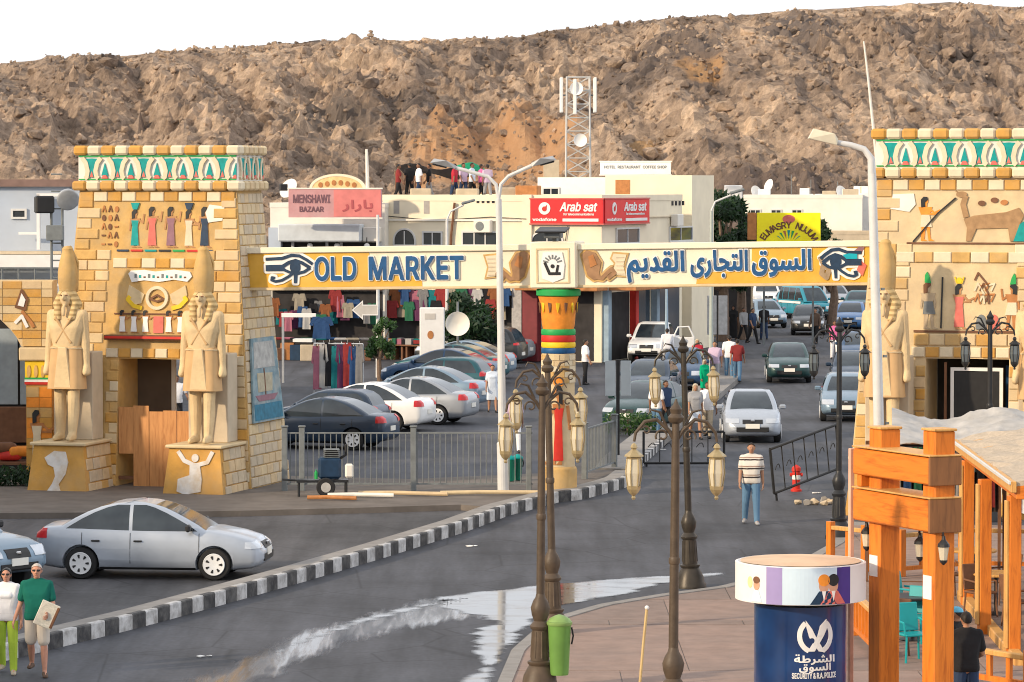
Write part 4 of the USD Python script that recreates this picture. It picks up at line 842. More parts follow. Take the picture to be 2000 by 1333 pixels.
p = bm.part('crest_recess', ext(sbox(cm - .42, .10, cm + .42, .96).difference(sbox(cm - .38, .14, cm + .38, .92)), .02, -.22), cream); p = bm.part('crest', ext(crest, .035, -.22), white)
bm.part('crest_mark', ext(union_all([strip([(cm - .20, .62), (cm - .08, .34), (cm + .20, .34)], .07), ell(cm, .52, .05, .05), strip([(cm + .1, .36), (cm + .14, .55)], .06)]), .012, -.2555), black, p)
for k in range(7): a = math.radians(20 + k * 23.3); bm.part('crest_ray', ext(strip([(cm + .12 * math.cos(a), .58 + .12 * math.sin(a)), (cm + .25 * math.cos(a), .58 + .22 * math.sin(a))], .035), .012, -.2555), greypaint, p)
fl = T('floodlight', 'dark floodlight box on top of the beam above the crest', 'floodlight', (*(CB + (CE - CB) / BL * cm), ZB + BH + .15 + .13), byaw); fl.part('housing', box((0, -.2, .12), (.42, .34, .22), 0, .03), greypaint); fl.part('hood', rot(box((0, -.25, .27), (.75, .5, .04)), 12, (1, 0, 0)), black); fl.part('bracket', bx(-.05, .05, -.1, .1, -.12, .02), greypaint)

# the painted column below the beam
cp = CB + (CE - CB) / BL * cm + gn * .28; CZ = .15
co = T('painted_column', 'round painted column with green and orange capital under the beam', 'column', (*cp, CZ), GY)
zt = 5.06 + .26 * cm / BL - CZ - .03
co.part('abacus', lathe([(.40, zt - .02), (.40, zt)], 24), ochre2)
co.part('green_rim', lathe([(.50, zt - .20), (.545, zt - .17), (.55, zt - .05), (.52, zt - .02)], 32), green, smooth=40)
co.part('capital', lathe([(.38, zt - 1.0), (.405, zt - .9), (.43, zt - .55), (.46, zt - .34), (.50, zt - .201)], 32), orange, smooth=40)
for k in range(14):
    a = k / 14 * 2 * math.pi; c_, s_ = math.cos(a), math.sin(a)
    co.part('capital_drop', hullp([(c_ * r - s_ * w, s_ * r + c_ * w, zt + z) for r, w, z in ((.462, -.05, -.36), (.462, .05, -.36), (.49, -.04, -.34), (.455, 0, -.62), (.47, 0, -.60), (.44, -.03, -.5), (.44, .03, -.5), (.468, -.03, -.48), (.468, .03, -.48))]), yellow if k % 2 else brown)
for nme, z0, z1, m_ in (('green_band', -1.15, -1.0, green), ('red_band', -1.32, -1.15, red), ('yellow_band', -1.46, -1.32, yellow), ('blue_band', -1.60, -1.46, blue)):
    co.part(nme, lathe([(.405, zt + z0 + .001), (.425, zt + z0 + .03), (.425, zt + z1 - .03), (.405, zt + z1 - .001)], 32), m_, smooth=40)
co.part('shaft', lathe([(.41, .62), (.40, zt - 1.6)], 32), cream, smooth=40)
for r in range(5):
    for k in range(10):
        a0, a1 = (k + .5 * (r % 2)) / 10 * 2 * math.pi + .02, (k + 1 + .5 * (r % 2)) / 10 * 2 * math.pi - .02; z0 = zt - 2.32 + r * .14
        co.part('stone_block', hullp([(rr * math.cos(a), rr * math.sin(a), z) for rr in (.39, .425) for a in (a0, (a0 + a1) / 2, a1) for z in (z0 + .006, z0 + .134)]), [cream, ochre, pale, tan][int(R_.integers(4))])
co.part('base', lathe([(.46, -.02), (.465, .55), (.44, .60), (.41, .62)], 32), ochre, smooth=40)
def wrap(poly, r, th, ang):
    m = ext(poly, th, 0); m = m.subdivide_to_size(.12); v = m.vertices; a = v[:, 0] / r + ang; rr = r - v[:, 1]; return trimesh.Trimesh(np.stack([rr * np.cos(a), rr * np.sin(a), v[:, 2]], 1), m.faces, process=False)
Sx = egyptian(0, .68, 2.05, red, -1, None, 'down', False, .62); p = None
for k, m_ in (('skin', sienna), ('dress', red), ('wig', black)):
    q = wrap(Sx[k], .405, .022 + .008 * ['skin', 'dress', 'wig'].index(k), math.radians(-74))
    if p is None: p = co.part('painted_figure', q, m_)
    else: co.part(k, q, m_, p)
co.part('painted_disc', wrap(ell(0, 2.72, .13, .13), .405, .03, math.radians(-74)), orange, p)
S2 = egyptian(0, .68, 1.9, white, 1, None, 'up', False, 1.0)
for k, m_ in (('skin', sienna), ('dress', white), ('wig', brown)): co.part('painted_figure' if k == 'skin' else k, wrap(S2[k], .405, .022 + .008 * ['skin', 'dress', 'wig'].index(k), math.radians(-125)), m_, None if k == 'skin' else None)
# ================================================================ buildings
def house(name, label, px, Y, yaw, w, d, h, m, loc=None, cat='building', parapet=.35, rim=None):
    """A flat-roofed block: local x along its front from 0 to w, front at y = 0, going back to d; its front left corner at the pixel column px and depth Y."""
    X = (px - 1000) / FPX * Y if loc is None else loc[0]; Yy = Y if loc is None else loc[1]
    t = T(name, label, cat, (X, Yy, 0), yaw); t.w, t.d, t.h = w, d, h
    t.part('wall', join(bx(0, w, 0, d, -.05, h - .02)), m)
    if parapet:
        r = rim or m
        t.part('parapet', join(bx(-.02, w + .02, -.02, .18, h - .02, h + parapet), bx(-.02, w + .02, d - .18, d + .02, h - .02, h + parapet), bx(-.02, .18, .18, d - .18, h - .02, h + parapet), bx(w - .18, w + .02, .18, d - .18, h - .02, h + parapet)), r)
    return t
def window(t, x0, x1, z0, z1, arch=False, side=None, mull=1, frame=None, sill=True, y=0.):
    """A window in the front (or the right side) of a building: frame, recessed-looking pane with reveal, sill."""
    fr = frame or whitepole; shp = sbox(x0, z0, x1, z1)
    if arch: shp = union_all([sbox(x0, z0, x1, z0 + .25 * (z1 - z0)), ell((x0 + x1) / 2, z0 + .25 * (z1 - z0), (x1 - x0) / 2, .75 * (z1 - z0), 28).intersection(sbox(x0, z0 + .2 * (z1 - z0), x1, z1))])
    ring = shp.buffer(.07, join_style=2 if not arch else 1).difference(shp)
    f = lambda m: m
    if side:
        def f(m):
            v = m.vertices; return trimesh.Trimesh(np.stack([t.w - v[:, 1], v[:, 0], v[:, 2]], 1), m.faces, process=False)
    w = t.part('window', f(ext(ring, .09, .02 + y)), fr)
    t.part('pane', f(ext(shp.buffer(.01), .03, .004 + y)), wglass, w)
    for k in range(mull): 
        xm = x0 + (x1 - x0) * (k + 1) / (mull + 1); t.part('mullion', f(ext(sbox(xm - .025, z0, xm + .025, z1 if not arch else z0 + .9 * (z1 - z0)), .06, y + .01)), fr, w)
    if sill: t.part('sill', f(ext(sbox(x0 - .12, z0 - .13, x1 + .12, z0 - .072), .14, y)), offwhite, w)
def sign(name, label, loc, yaw, w, h, m, d=.12, edge=None):
    t = T(name, label, 'sign', loc, yaw); p = t.part('board', bx(0, w, -d, 0, 0, h, .01), m); t.bp = p
    if edge: t.part('rim', join(bx(-.04, w + .04, -d - .02, .0, -.06, -.002), bx(-.04, w + .04, -d - .02, .0, h + .002, h + .06)), edge, p)
    return t
zz = lambda y, Y: EYE_H - (y - 361) / FPX * Y           # height of a pixel row at a depth
# --- the long market building: front facing left of the viewer, right-hand end in shade
MY = 22.0; mu = np.array([math.cos(math.radians(-MY)), math.sin(math.radians(-MY))]); mn = np.array([-mu[1], mu[0]])
CORN = np.array([(1175 - 1000) / FPX * 155, 155.0])
def along(px):                                            # distance to the left of the corner along the front
    d = _ray(px, 450)[:2]; A = np.array([-mu, -d]).T; return np.linalg.solve(A, -CORN)[0]
wB = along(748); oB = CORN - mu * wB
ZT = 7.0
market = house('market_building', 'long cream two-storey market building with the red corner sign and arched windows', 0, 0, -MY, wB, 10.5, ZT, creamwall, oB, parapet=.25)
def xb(px): return wB - along(px)
dpt = lambda px: (CORN - mu * along(px))[1]
zf = lambda y, px: zz(y, dpt(px))
window(market, xb(771), xb(810), zf(478, 790), zf(449, 790), True); window(market, xb(828), xb(862), zf(478, 845), zf(455, 845))
window(market, xb(905), xb(970), zf(478, 937), zf(455, 937), False, None, 2); window(market, xb(1040), xb(1098), zf(478, 1070), zf(452, 1070), True)
market.part('cornice', bx(0, wB, -.08, .0, zf(432, 850), zf(430, 850) + .04), offwhite)
for px in (769, 828): market.part('vent', ext(sbox(xb(px), zf(418, px), xb(px + 11), zf(393, px)), .02, .01), M('vent_grey', (.33, .31, .29), .8, .1, 4))
for k in range(5): market.part('vent_hole', ext(sbox(xb(931 + k * 10), zf(397, 940), xb(936 + k * 10), zf(393, 940)), .03, .012), dark)
market.part('drain_pipe', tube([(xb(890), -.12, 6.9), (xb(883), -.12, 5.4), (xb(879), -.12, 3.2)], .06), brown)
market.part('pier', bx(xb(1022), xb(1040), -.14, .0, 2.9, ZT + .26), creamwall)
# end wall windows
def ys(px):                                               # distance back along the end wall
    d = _ray(px, 450)[:2]; A = np.array([mn, -d]).T; return np.linalg.solve(A, -CORN)[0]
zs_ = lambda y: zz(y, 157.5)
window(market, ys(1203), ys(1246), zs_(474), zs_(448), False, 'r'); window(market, ys(1307), ys(1350), zs_(474), zs_(449), False, 'r')
for k in range(4): market.part('vent_hole', box((wB + .005, ys(1313 + k * 7), zs_(399)), (.03, .25, .2)), dark)
market.part('end_cornice', bx(wB, wB + .05, .3, 10.3, zs_(427), zs_(425)), tan2)
# ground floor: openings, awning beam, shop front
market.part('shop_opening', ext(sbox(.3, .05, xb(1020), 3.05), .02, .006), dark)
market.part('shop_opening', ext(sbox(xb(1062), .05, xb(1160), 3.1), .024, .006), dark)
market.part('red_pillar', bx(xb(1028), xb(1058), -.5, -.02, 0, 3.25, .03), M('maroon_paint', (.16, .025, .03), .6, .15, 4))
market.part('canopy', bx(xb(1026), wB + .3, -1.3, -.002, 3.12, 3.55, .03), sienna)
market.part('grey_pillar', bx(xb(1004), xb(1024), -.3, -.002, 0, 3.6, .03), M('posters_grey', (.34, .33, .32), .8, .3, 5))
for y0, y1, m_ in ((.35, 3.4, None), (4.3, 6.1, None), (6.9, 10.1, None)):
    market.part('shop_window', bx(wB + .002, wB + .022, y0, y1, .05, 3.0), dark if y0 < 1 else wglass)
for y0 in (.1, 3.55, 6.3): market.part('end_pillar', bx(wB + .002, wB + .30, y0, y0 + .38, 0, 3.12, .02), red if y0 == 3.55 else M('pale_blue_paint', (.25, .34, .42), .6, .12, 4))
market.part('end_canopy', bx(wB + .31, wB + 1.6, .0, 7.4, 3.12, 3.45, .03), sienna)
# things hanging in the shop front
g = np.random.default_rng(21)
GARM = [cloth('dim_' + n_, tuple(.62 * v for v in c_)) for n_, c_ in (('red', (.35, .05, .05)), ('rust', (.32, .12, .05)), ('cream', (.42, .37, .29)), ('blue', (.04, .10, .25)), ('green', (.04, .18, .10)), ('pink', (.5, .18, .25)), ('plum', (.16, .05, .12)), ('grey', (.25, .25, .26)), ('white', (.55, .54, .53)), ('teal', (.02, .22, .25)), ('black', (.025, .025, .03)))]  # cloth colours dimmed: the shade of the shop interior is put into them
def garment(w, h):
    f = Polygon([(-w * .5, h), (-w * .14, h), (0, h * .94), (w * .14, h), (w * .5, h), (w * .68, h * .62), (w * .5, h * .58), (w * .42, h * .72), (w * .5, 0), (-w * .5, 0), (-w * .42, h * .72), (-w * .5, h * .58), (-w * .68, h * .62)])
    m = ext(f, .07, .035).subdivide_to_size(.25); v = m.vertices; v[:, 1] += .03 * np.sin(v[:, 0] * 22) * (1.1 - v[:, 2] / h); return m
for k in range(26):
    x = .6 + k * (xb(1010) - 1.0) / 25; z = 1.75 + .55 * (k % 2) + g.uniform(-.1, .1); w = g.uniform(.4, .6)
    q = oB + mu * x - mn * g.uniform(.15, .5); nm_, cn = GARM[k % 11], ['red', 'rust', 'cream', 'blue', 'green', 'pink', 'plum', 'grey', 'white', 'teal', 'black'][k % 11]
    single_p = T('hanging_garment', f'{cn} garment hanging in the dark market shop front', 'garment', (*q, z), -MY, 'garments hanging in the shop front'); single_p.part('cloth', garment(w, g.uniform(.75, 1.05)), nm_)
for k in range(14):
    x = .8 + k * (xb(1000) - 1.4) / 13; q = oB + mu * x - mn * g.uniform(.5, 1.1); s_ = g.uniform(.5, .9)
    t = T('display_table', 'low display table of small boxes before the market shop', 'display table', (*q, 0), -MY, 'display tables before the shop')
    t.part('top', bx(-s_, s_, -.3, .3, .62, .68), brown)
    for a in (-1, 1): t.part('leg', bx(a * s_ - .04, a * s_ + .04, -.28, .28, 0, .62), brown)
    for b in range(4): t.part('box', box((-s_ * .7 + b * s_ * .45, g.uniform(-.1, .1), .68 + .12), (s_ * .36, .35, g.uniform(.16, .34))), GARM[(k + b * 3) % 11])
# the red corner sign: one board on the front, one on the end wall
sy0, sy1 = zz(437, 155), zz(390, 155); sh_ = sy1 - sy0
def vs(label, loc, yaw, w):
    t = sign('shop_sign', label, loc, yaw, w, sh_, M('sign_red', (.62, .02, .025), .4, .08, 2), .14, M('sign_rim', (.5, .12, .10), .5, .1, 3)); B = t.bp; y = -.1405
    c = (w * .20, sh_ * .62); t.part('logo', ext(ell(*c, .27, .27), .02, y), white, B); t.part('logo_drop', ext(union_all([ell(c[0], c[1] - .02, .11, .11), Polygon([(c[0] - .05, c[1]), (c[0] + .12, c[1] + .16), (c[0] + .10, c[1] - .04)])]), .012, y - .0205), red, B)
    t.part('lettering', ext(affinity.translate(words('vodafone', .125, True, w * .33), w * .035, sh_ * .10), .02, y), white, B)
    a = affinity.skew(words('Arab sat', .36, True, w * .50), 12); t.part('lettering', ext(affinity.translate(a, w * .42, sh_ * .52), .02, y), white, B)
    t.part('lettering', ext(affinity.translate(words('for telecommunications', .09, True, w * .42), w * .46, sh_ * .34), .02, y), white, B); t.part('white_strip', ext(sbox(w * .45, sh_ * .08, w * .94, sh_ * .2), .02, y), white, B)
o = CORN - mu * along(1038) - mn * .02; vs('bright red shop sign with white ring logo reading Arab sat, facing the street front', (*o, sy0), -MY, along(1038) + .12)
o = CORN + mu * .02 + mn * .0; vs('darker red shop sign with white ring logo on the shaded end wall', (*(CORN + mu * .02), sy0), 90 - MY, ys(1262))
# --- the bazaar building at left with the pink sign
A0 = 528; AY = 158.
wA = (752 - A0) / FPX * AY / math.cos(math.radians(10)) * 1.0
bz = house('bazaar_building', 'white two-storey bazaar building with the faded pink sign and dark upper terrace', A0, AY + .5, -8, wA, 9, 6.7, offwhite, parapet=.2)
xa = lambda px: (px - A0) / (752 - A0) * wA; za = lambda y: zz(y, AY - .3)
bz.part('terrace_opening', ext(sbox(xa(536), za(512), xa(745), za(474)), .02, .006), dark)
bz.part('awning', bx(xa(552), xa(712), -1.0, -.002, za(472), za(438), .05), M('awning_grey', (.50, .54, .57), .7, .1, 2)); bz.part('awning_side', bx(xa(713), xa(746), -.5, -.002, za(472), za(444), .03), offwhite)
for px in (573, 640, 668, 745): bz.part('terrace_post', bx(xa(px) - .06, xa(px) + .06, -.14, -.022, za(512), za(474)), whitepole)
bz.part('blue_panel', bx(xa(528), xa(552), -.4, -.002, za(500), za(445)), shade_blue)
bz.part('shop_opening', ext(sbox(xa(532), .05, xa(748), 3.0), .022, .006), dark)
bz.part('shop_fascia', bx(xa(528), xa(750), -.35, -.002, 3.05, 3.5, .02), brown)
for k, px in enumerate((607, 660, 718)):
    b = T('lamp_globe', f'round white terrace lamp, {["leftmost", "middle", "rightmost"][k]} of the three above the sign beam', 'lamp', (*(np.array([(A0 - 1000) / FPX * (AY + .5), AY + .5]) + np.array([math.cos(math.radians(-8)), math.sin(math.radians(-8))]) * xa(px) + np.array([0, -.5])), za(475)))
    b.part('globe', mv(trimesh.creation.icosphere(2, .13), (0, 0, -.13)), white, smooth=True); b.part('stem', cyl((0, 0, -.02), (0, 0, .25), .02), black)
sx0, sx1 = at(565, 400, 156.6)[0], at(747, 400, 155.0)[0]
pink_l = M('faded_pink_sign', (.47, .24, .25), .7, .12, 2, var2=.4, tint=(.42, .32, .32), scale2=1.2)
s = sign('shop_sign', 'faded pink bazaar sign on the upper front of the white building', (sx0, 156.6, zz(425, 156)), -11, 4.16, zz(370, 156) - zz(425, 156), pink_l, .15, offwhite); w = 4.16; hh = zz(370, 156) - zz(425, 156)
s.part('pink_half', bx(w * .49, w - .02, -.16, -.151, .03, hh - .03), M('pink_sign', (.58, .18, .17), .6, .12, 2), s.bp)
s.part('lettering', ext(affinity.translate(words('MENSHAWI', .34, True, w * .40), w * .05, hh * .52), .02, -.1505), M('faded_plum', (.16, .08, .10), .7, .2, 5), s.bp); s.part('lettering', ext(affinity.translate(words('BAZAAR', .22, True, w * .26), w * .12, hh * .2), .02, -.1505), M('faded_plum'), s.bp)
q = words(arab('bazar'), .40, False, w * .33, True); s.part('lettering', ext(affinity.translate(q, w * .58, hh * .3), .015, -.1605), M('sign_rose', (.36, .08, .09), .7, .2, 5), s.bp)
ar = T('arched_sign', 'cream half-round rooftop sign above the pink bazaar sign', 'sign', ((660 - 1000) / FPX * 157, 157, zz(369, 157)), -8)
p = ar.part('board', ext(ell(0, 0, 1.22, .62, 36).intersection(sbox(-2, 0, 2, 1)), .10, 0), M('arch_cream', (.66, .50, .24), .7, .2, 6)); ar.part('arch_rim', ext(ell(0, 0, 1.25, .65, 36).difference(ell(0, 0, 1.12, .54, 36)).intersection(sbox(-2, 0, 2, 1)), .13, .01), creamwall)
for k in range(6): ar.part('carved_letter', ext(ell(-.75 + k * .3, .16 + .12 * (1 - abs(k - 2.5) / 2.5), .10, .12), .02, -.1005), sienna, p)
# --- rooftop things
up = house('rooftop_room', 'cream upper storey behind the red corner sign', 1182, 168, -18, 4.2, 4, zz(342, 168), creamwall, parapet=.0, cat='roof room'); up.part('door', ext(sbox(.5, 7.0, 1.2, zz(352, 168)), .03, .006), sienna)
up2 = house('rooftop_room', 'low white roof room left of the cream upper storey', 1050, 169, -14, 3.4, 4, zz(346, 169), white, parapet=.0, cat='roof room'); window(up2, .3, 1.0, 7.1, 7.5)
up3 = house('rooftop_room', 'small grey block on the roof beside the tower foot', 1062, 175, 0, .75, 2, zz(312, 175), tan2, parapet=.0, cat='roof room')
bbd = sign('roof_billboard', 'long white rooftop signboard with a line of small lettering', ((1172 - 1000) / FPX * 172, 172, zz(341, 172)), -6, 3.4, .58, white, .1, offwhite)
bbd.part('lettering', ext(affinity.translate(words('HOTEL  RESTAURANT  COFFEE SHOP', .13, True, 3.0), .2, .28), .012, -.1005), greypaint, bbd.bp)
for x in (.3, 3.0): bbd.part('leg', bx(x - .04, x + .04, -.08, 0, -2.2, -.062), greypaint)
ten = T('rooftop_awning', 'dark sagging awning over the rooftop cafe', 'awning', (at(770, 380, 163)[0], 163, 7.2), -MY)
xs_ = np.linspace(0, 2.9, 12); ysn = np.linspace(0, 2.4, 8); gx, gy = np.meshgrid(xs_, ysn); gz = 1.25 + .15 * np.sin(gx * 2.2) - .12 * gy + .1 * np.sin(gy * 4 + gx)
V = np.stack([gx.ravel(), gy.ravel(), gz.ravel()], 1); I2 = np.arange(96).reshape(8, 12); F2 = np.concatenate([np.stack([I2[:-1, :-1], I2[:-1, 1:], I2[1:, 1:], I2[1:, :-1]], -1).reshape(-1, 4)])
def sheet(V, nx, ny, th=.02):
    I = np.arange(nx * ny).reshape(ny, nx); q = np.stack([I[:-1, :-1], I[:-1, 1:], I[1:, 1:], I[1:, :-1]], -1).reshape(-1, 4); N_ = nx * ny
    b = [np.stack([e[:-1], e[1:]], 1) for e in (I[0], I[:, -1], I[-1][::-1], I[:, 0][::-1])]; b = np.concatenate(b); sd = np.stack([b[:, 1], b[:, 0], b[:, 0] + N_, b[:, 1] + N_], 1)
    F = np.concatenate([q, q[:, ::-1] + N_, sd]); V = np.concatenate([V, V - [0, 0, th]]); return trimesh.Trimesh(V, np.concatenate([F[:, [0, 1, 2]], F[:, [0, 2, 3]]]), process=False)
ten.part('cloth', sheet(V, 12, 8), cloth('tent', (.05, .045, .05)))
for x, y in ((.05, .05), (2.85, .05), (.05, 2.3), (2.85, 2.3)): ten.part('pole', cyl((x, y, 0), (x, y, 1.12), .03), brown)
fg = T('rooftop_parasol', 'green cloth parasol above the rooftop crowd', 'parasol', (at(912, 380, 165)[0], 165, 7.1), 10); fg.part('pole', cyl((0, 0, 0), (0, 0, 1.55), .025), greypaint)
fg.part('canopy', rot(mv(lathe([(.85, 0), (.6, .16), (.25, .3), (.03, .36), (.001, .365)], 8), (0, 0, 1.28)), 8, (0, 1, 0)), M('parasol_green', (.0, .22, .10), .8, .15, 4))
wp = T('flag_pole', 'pale mast rising above the pink bazaar sign', 'pole', (at(717, 380, 160)[0], 160, 6.6)); wp.part('mast', tube([(0, 0, 0), (.02, 0, 1.2), (-.02, 0, zz(292, 160) - 6.6)], [.09, .08, .06]), offwhite); wp.part('base', bx(-.2, .2, -.2, .2, 0, .15), offwhite)
dish = T('satellite_dish', 'white tilted dish on the roof left of the bazaar sign', 'satellite dish', (at(568, 378, 160)[0], 160, 6.85), 0)
dm = lathe([(.001, 0), (.22, .03), (.40, .11), (.48, .18), (.475, .195), (.39, .125), (.2, .045), (.001, .016)], 24); dish.part('reflector', mv(rot(rot(dm, 62, (1, 0, 0)), -40), (0, 0, .6)), white, smooth=40); dish.part('mast', cyl((0, 0, 0), (0, 0, .6), .03), greypaint); dish.part('receiver', box((-.3, -.42, .72), (.35, .2, .3), 20, .02), black)
for k in range(2): pass
# --- the radio mast
tw = T('cell_tower', 'white lattice mobile phone mast with panel antennas on the roof', 'mast', (at(1129, 300, 180)[0], 180, 7.0)); hT = zz(152, 180) - 7.0; wT = .62
latt = M('mast_grey', (.46, .46, .45), .5, .1, 5)
for sx in (-1, 1):
    for sy in (-1, 1): tw.part('leg', cyl((sx * wT, sy * wT, 0), (sx * wT * .92, sy * wT * .92, hT), .05, n=6), latt)
nb = 9
for k in range(nb):
    z0, z1 = hT * k / nb, hT * (k + 1) / nb
    for a, b in (((-1, -1), (1, -1)), ((1, -1), (1, 1)), ((1, 1), (-1, 1)), ((-1, 1), (-1, -1))):
        if k % 2: a, b = b, a
        tw.part('brace', cyl((a[0] * wT * .96, a[1] * wT * .96, z0), (b[0] * wT * .96, b[1] * wT * .96, z1), .028, n=5), latt)
        tw.part('rail', cyl((a[0] * wT * .96, a[1] * wT * .96, z1), (b[0] * wT * .96, b[1] * wT * .96, z1), .024, n=5), latt)
for sx, sy, z in ((-1, -.6, hT - .9), (1, -.6, hT - .9), (-.2, -1, hT - 1.0), (1, .7, hT - .9), (-1, .7, hT - .9)): tw.part('antenna_panel', box((sx * (wT + .22), sy * (wT + .12), z), (.16, .26, 1.75), 0, .03), white); tw.part('antenna_arm', cyl((sx * wT, sy * wT, z), (sx * (wT + .2), sy * (wT + .12), z), .03), greypaint)
for x, z in ((.1, 2.9), (-.1, hT - .6)): tw.part('dish', mv(rot(dm.copy().apply_scale(.7), 85, (1, 0, 0)), (x, -wT - .1, z)), white, smooth=40)
# --- right of the market: yellow sign, white houses, trees
hs = [(1452, 243, 8.0, 5, 7.45, 'low white house with rooftop clutter behind the yellow sign', 388), (1524, 249, 5.2, 5, 0, 'white house with rooftop dishes, middle of the row behind the yellow sign', 396), (1588, 251, 4.2, 5, 0, 'white house with stepped roof right of the yellow sign', 400), (1646, 246, 5.5, 6, 0, 'tall white house nearest the right pylon', 385)]
for i, (px, Y, w, d, h, lb, yt) in enumerate(hs):
    h = zz(yt, Y); b = house('white_house', lb, px, Y, -6, w, d, h, white if i % 2 else offwhite, parapet=.25)
    for k in range(2 if w < 4 else 3): window(b, .5 + k * 1.4, 1.1 + k * 1.4, h - 1.7, h - .8, i == 1, sill=True)
    b.part('door', ext(sbox(w * .6, .05, w * .6 + .9, 2.2), .04, .006), brown)
    for k in range(4): b.part('roof_box', box((g.uniform(.4, w - .5), g.uniform(.6, 2), h + g.uniform(.2, .4)), (g.uniform(.5, 1.1), .6, g.uniform(.4, .9)), 0, .03), [white, offwhite, tan2, white][k])
    b.part('roof_aerial', cyl((w * .4, .8, h), (w * .4, .8, h + 1.6), .03, n=6), greypaint)
for px, yy_, lb in ((1505, 372, 'white satellite dish on the roof above the yellow sign'), (1474, 385, 'small white dish tilted on the low white house'), (1640, 385, 'white dish on the stepped roof left of the pole')):
    d2 = T('satellite_dish', lb, 'satellite dish', (at(px, yy_, 246)[0], 246, zz(yy_ + 14, 246) + .15)); d2.part('reflector', mv(rot(rot(dm, 70, (1, 0, 0)), -60 if px == 1505 else 40), (0, 0, .6)), white, smooth=40); d2.part('mast', cyl((0, 0, -.3), (0, 0, .6), .03), greypaint)
wt = T('water_tank', 'white square tank standing on a stand above the dark trees', 'water tank', (at(1432, 385, 185)[0], 185, zz(400, 185))); wt.part('tank', bx(-.45, .45, -.45, .45, 0, 1.0, .04), white)
for a in (-.35, .35):
    for b in (-.35, .35): wt.part('leg', cyl((a, b, -6.6), (a, b, 0), .04, n=6), greypaint)
ys_l = zz(473, 172); yw = (1602 - 1478) / FPX * 172; yh = zz(416, 172) - ys_l
ysn_ = T('yellow_sign', 'bright yellow shop sign with curved brown lettering above the street', 'sign', ((1478 - 1000) / FPX * 172, 172, ys_l), -4)
pb = ysn_.part('board', bx(0, yw, -.15, 0, 0, yh, .02), M('sign_yellow', (.93, .78, .015), .5, .08, 2)); ysn_.part('red_end', bx(-.45, -.02, -.15, .0, .1, yh, .02), sienna); ysn_.part('post', bx(.3, .4, .01, .1, -5.0, 0), greypaint); ysn_.part('post', bx(yw - .4, yw - .3, .01, .1, -5.0, 0), greypaint)
for k, ch in enumerate('ELMASRY NUJUM'):
    if ch == ' ': continue
    a = math.radians(118 - k * 4.9 * 1.0); a = math.radians(150 - k * 10.0); q = words(ch, .30, True); q = affinity.translate(q, -q.bounds[2] / 2, 0); q = affinity.rotate(q, math.degrees(a) - 90, origin=(0, 0)); q = affinity.translate(q, yw / 2 + 1.25 * math.cos(a) * 1.0, -.35 + 1.02 * math.sin(a)); ysn_.part('lettering', ext(q, .015, -.1505), brown, pb)
for k in range(7): a = math.radians(150 - k * 20); ysn_.part('painted_ray', ext(Polygon([(yw / 2 + .3 * math.cos(a), .02 + .12 * math.sin(a)), (yw / 2 + .62 * math.cos(a + .12), .02 + .55 * math.sin(a)), (yw / 2 + .62 * math.cos(a - .12), .02 + .55 * math.sin(a))]), .012, -.1505), [teal, green, sienna][k % 3], pb)
ysn_.part('painted_badge', ext(ell(yw / 2, yh - .3, .30, .2), .012, -.1505), coral, pb)
# foliage
leaf_d = usdkit.material(stage, '/World/Looks/dark_leaves', {"oi": ("geometry", {}), "r": ("rgb_ramp", {"ramp": [(0, (.012, .035, .014)), (1, (.035, .085, .03))]}), "p": ("principled_bsdf", {"roughness": .55}), "t": ("translucent_bsdf", {"color": (.05, .12, .03)}), "m": ("mix_closure", {"fac": .25})},
    [("oi.random_per_island", "r.fac"), ("r.color", "p.base_color"), ("p.BSDF", "m.closure1"), ("t.BSDF", "m.closure2")], surface="m.closure")
leaf_g = usdkit.material(stage, '/World/Looks/green_leaves', {"oi": ("geometry", {}), "r": ("rgb_ramp", {"ramp": [(0, (.03, .075, .02)), (1, (.10, .19, .05))]}), "p": ("principled_bsdf", {"roughness": .5}), "t": ("translucent_bsdf", {"color": (.10, .22, .04)}), "m": ("mix_closure", {"fac": .3})},
    [("oi.random_per_island", "r.fac"), ("r.color", "p.base_color"), ("p.BSDF", "m.closure1"), ("t.BSDF", "m.closure2")], surface="m.closure")
bark = M('bark', (.16, .11, .08), .9, .25, 8, .5, 20)
def leaves(n, clumps, size, seed):
    g = np.random.default_rng(seed); V, F = [], []
    for k in range(n):
        c, r = clumps[g.integers(len(clumps))]; d = g.normal(size=3); d /= np.linalg.norm(d); p = np.array(c) + d * r * g.random() ** .35
        a = g.normal(size=3); a /= np.linalg.norm(a); b = np.cross(a, d + .3 * g.normal(size=3)); b /= max(np.linalg.norm(b), 1e-6); s = size * g.uniform(.6, 1.3); q = len(V) * 1
        V += [p - a * s, p + b * s * .35, p + a * s, p - b * s * .35]; F += [[4 * k, 4 * k + 1, 4 * k + 2], [4 * k, 4 * k + 2, 4 * k + 3]]
    return trimesh.Trimesh(np.array(V), np.array(F), process=False)
def tree(name, label, loc, h, r, m, seed, n=2600, size=.16, cat='tree'):
    g = np.random.default_rng(seed); t = T(name, label, cat, loc); L = [tube([(0, 0, 0), (.06 * h * g.normal() * .3, .03, h * .3), (.05, 0, h * .62)], [.045 * h, .035 * h, .015 * h], 8)]; cl = []
    for k in range(11):
        a = g.uniform(0, 6.28); rr = r * g.uniform(.25, .8); z = h * g.uniform(.42, .92); c = (rr * math.cos(a), rr * math.sin(a), z); cl.append((c, r * g.uniform(.28, .46))); L.append(tube([(0, 0, h * .35), (c[0] * .5, c[1] * .5, z * .8), c], [.018 * h, .012 * h, .004 * h], 5))
    t.part('trunk', join(L), bark); t.part('crown', leaves(n, cl, size, seed), m); return t
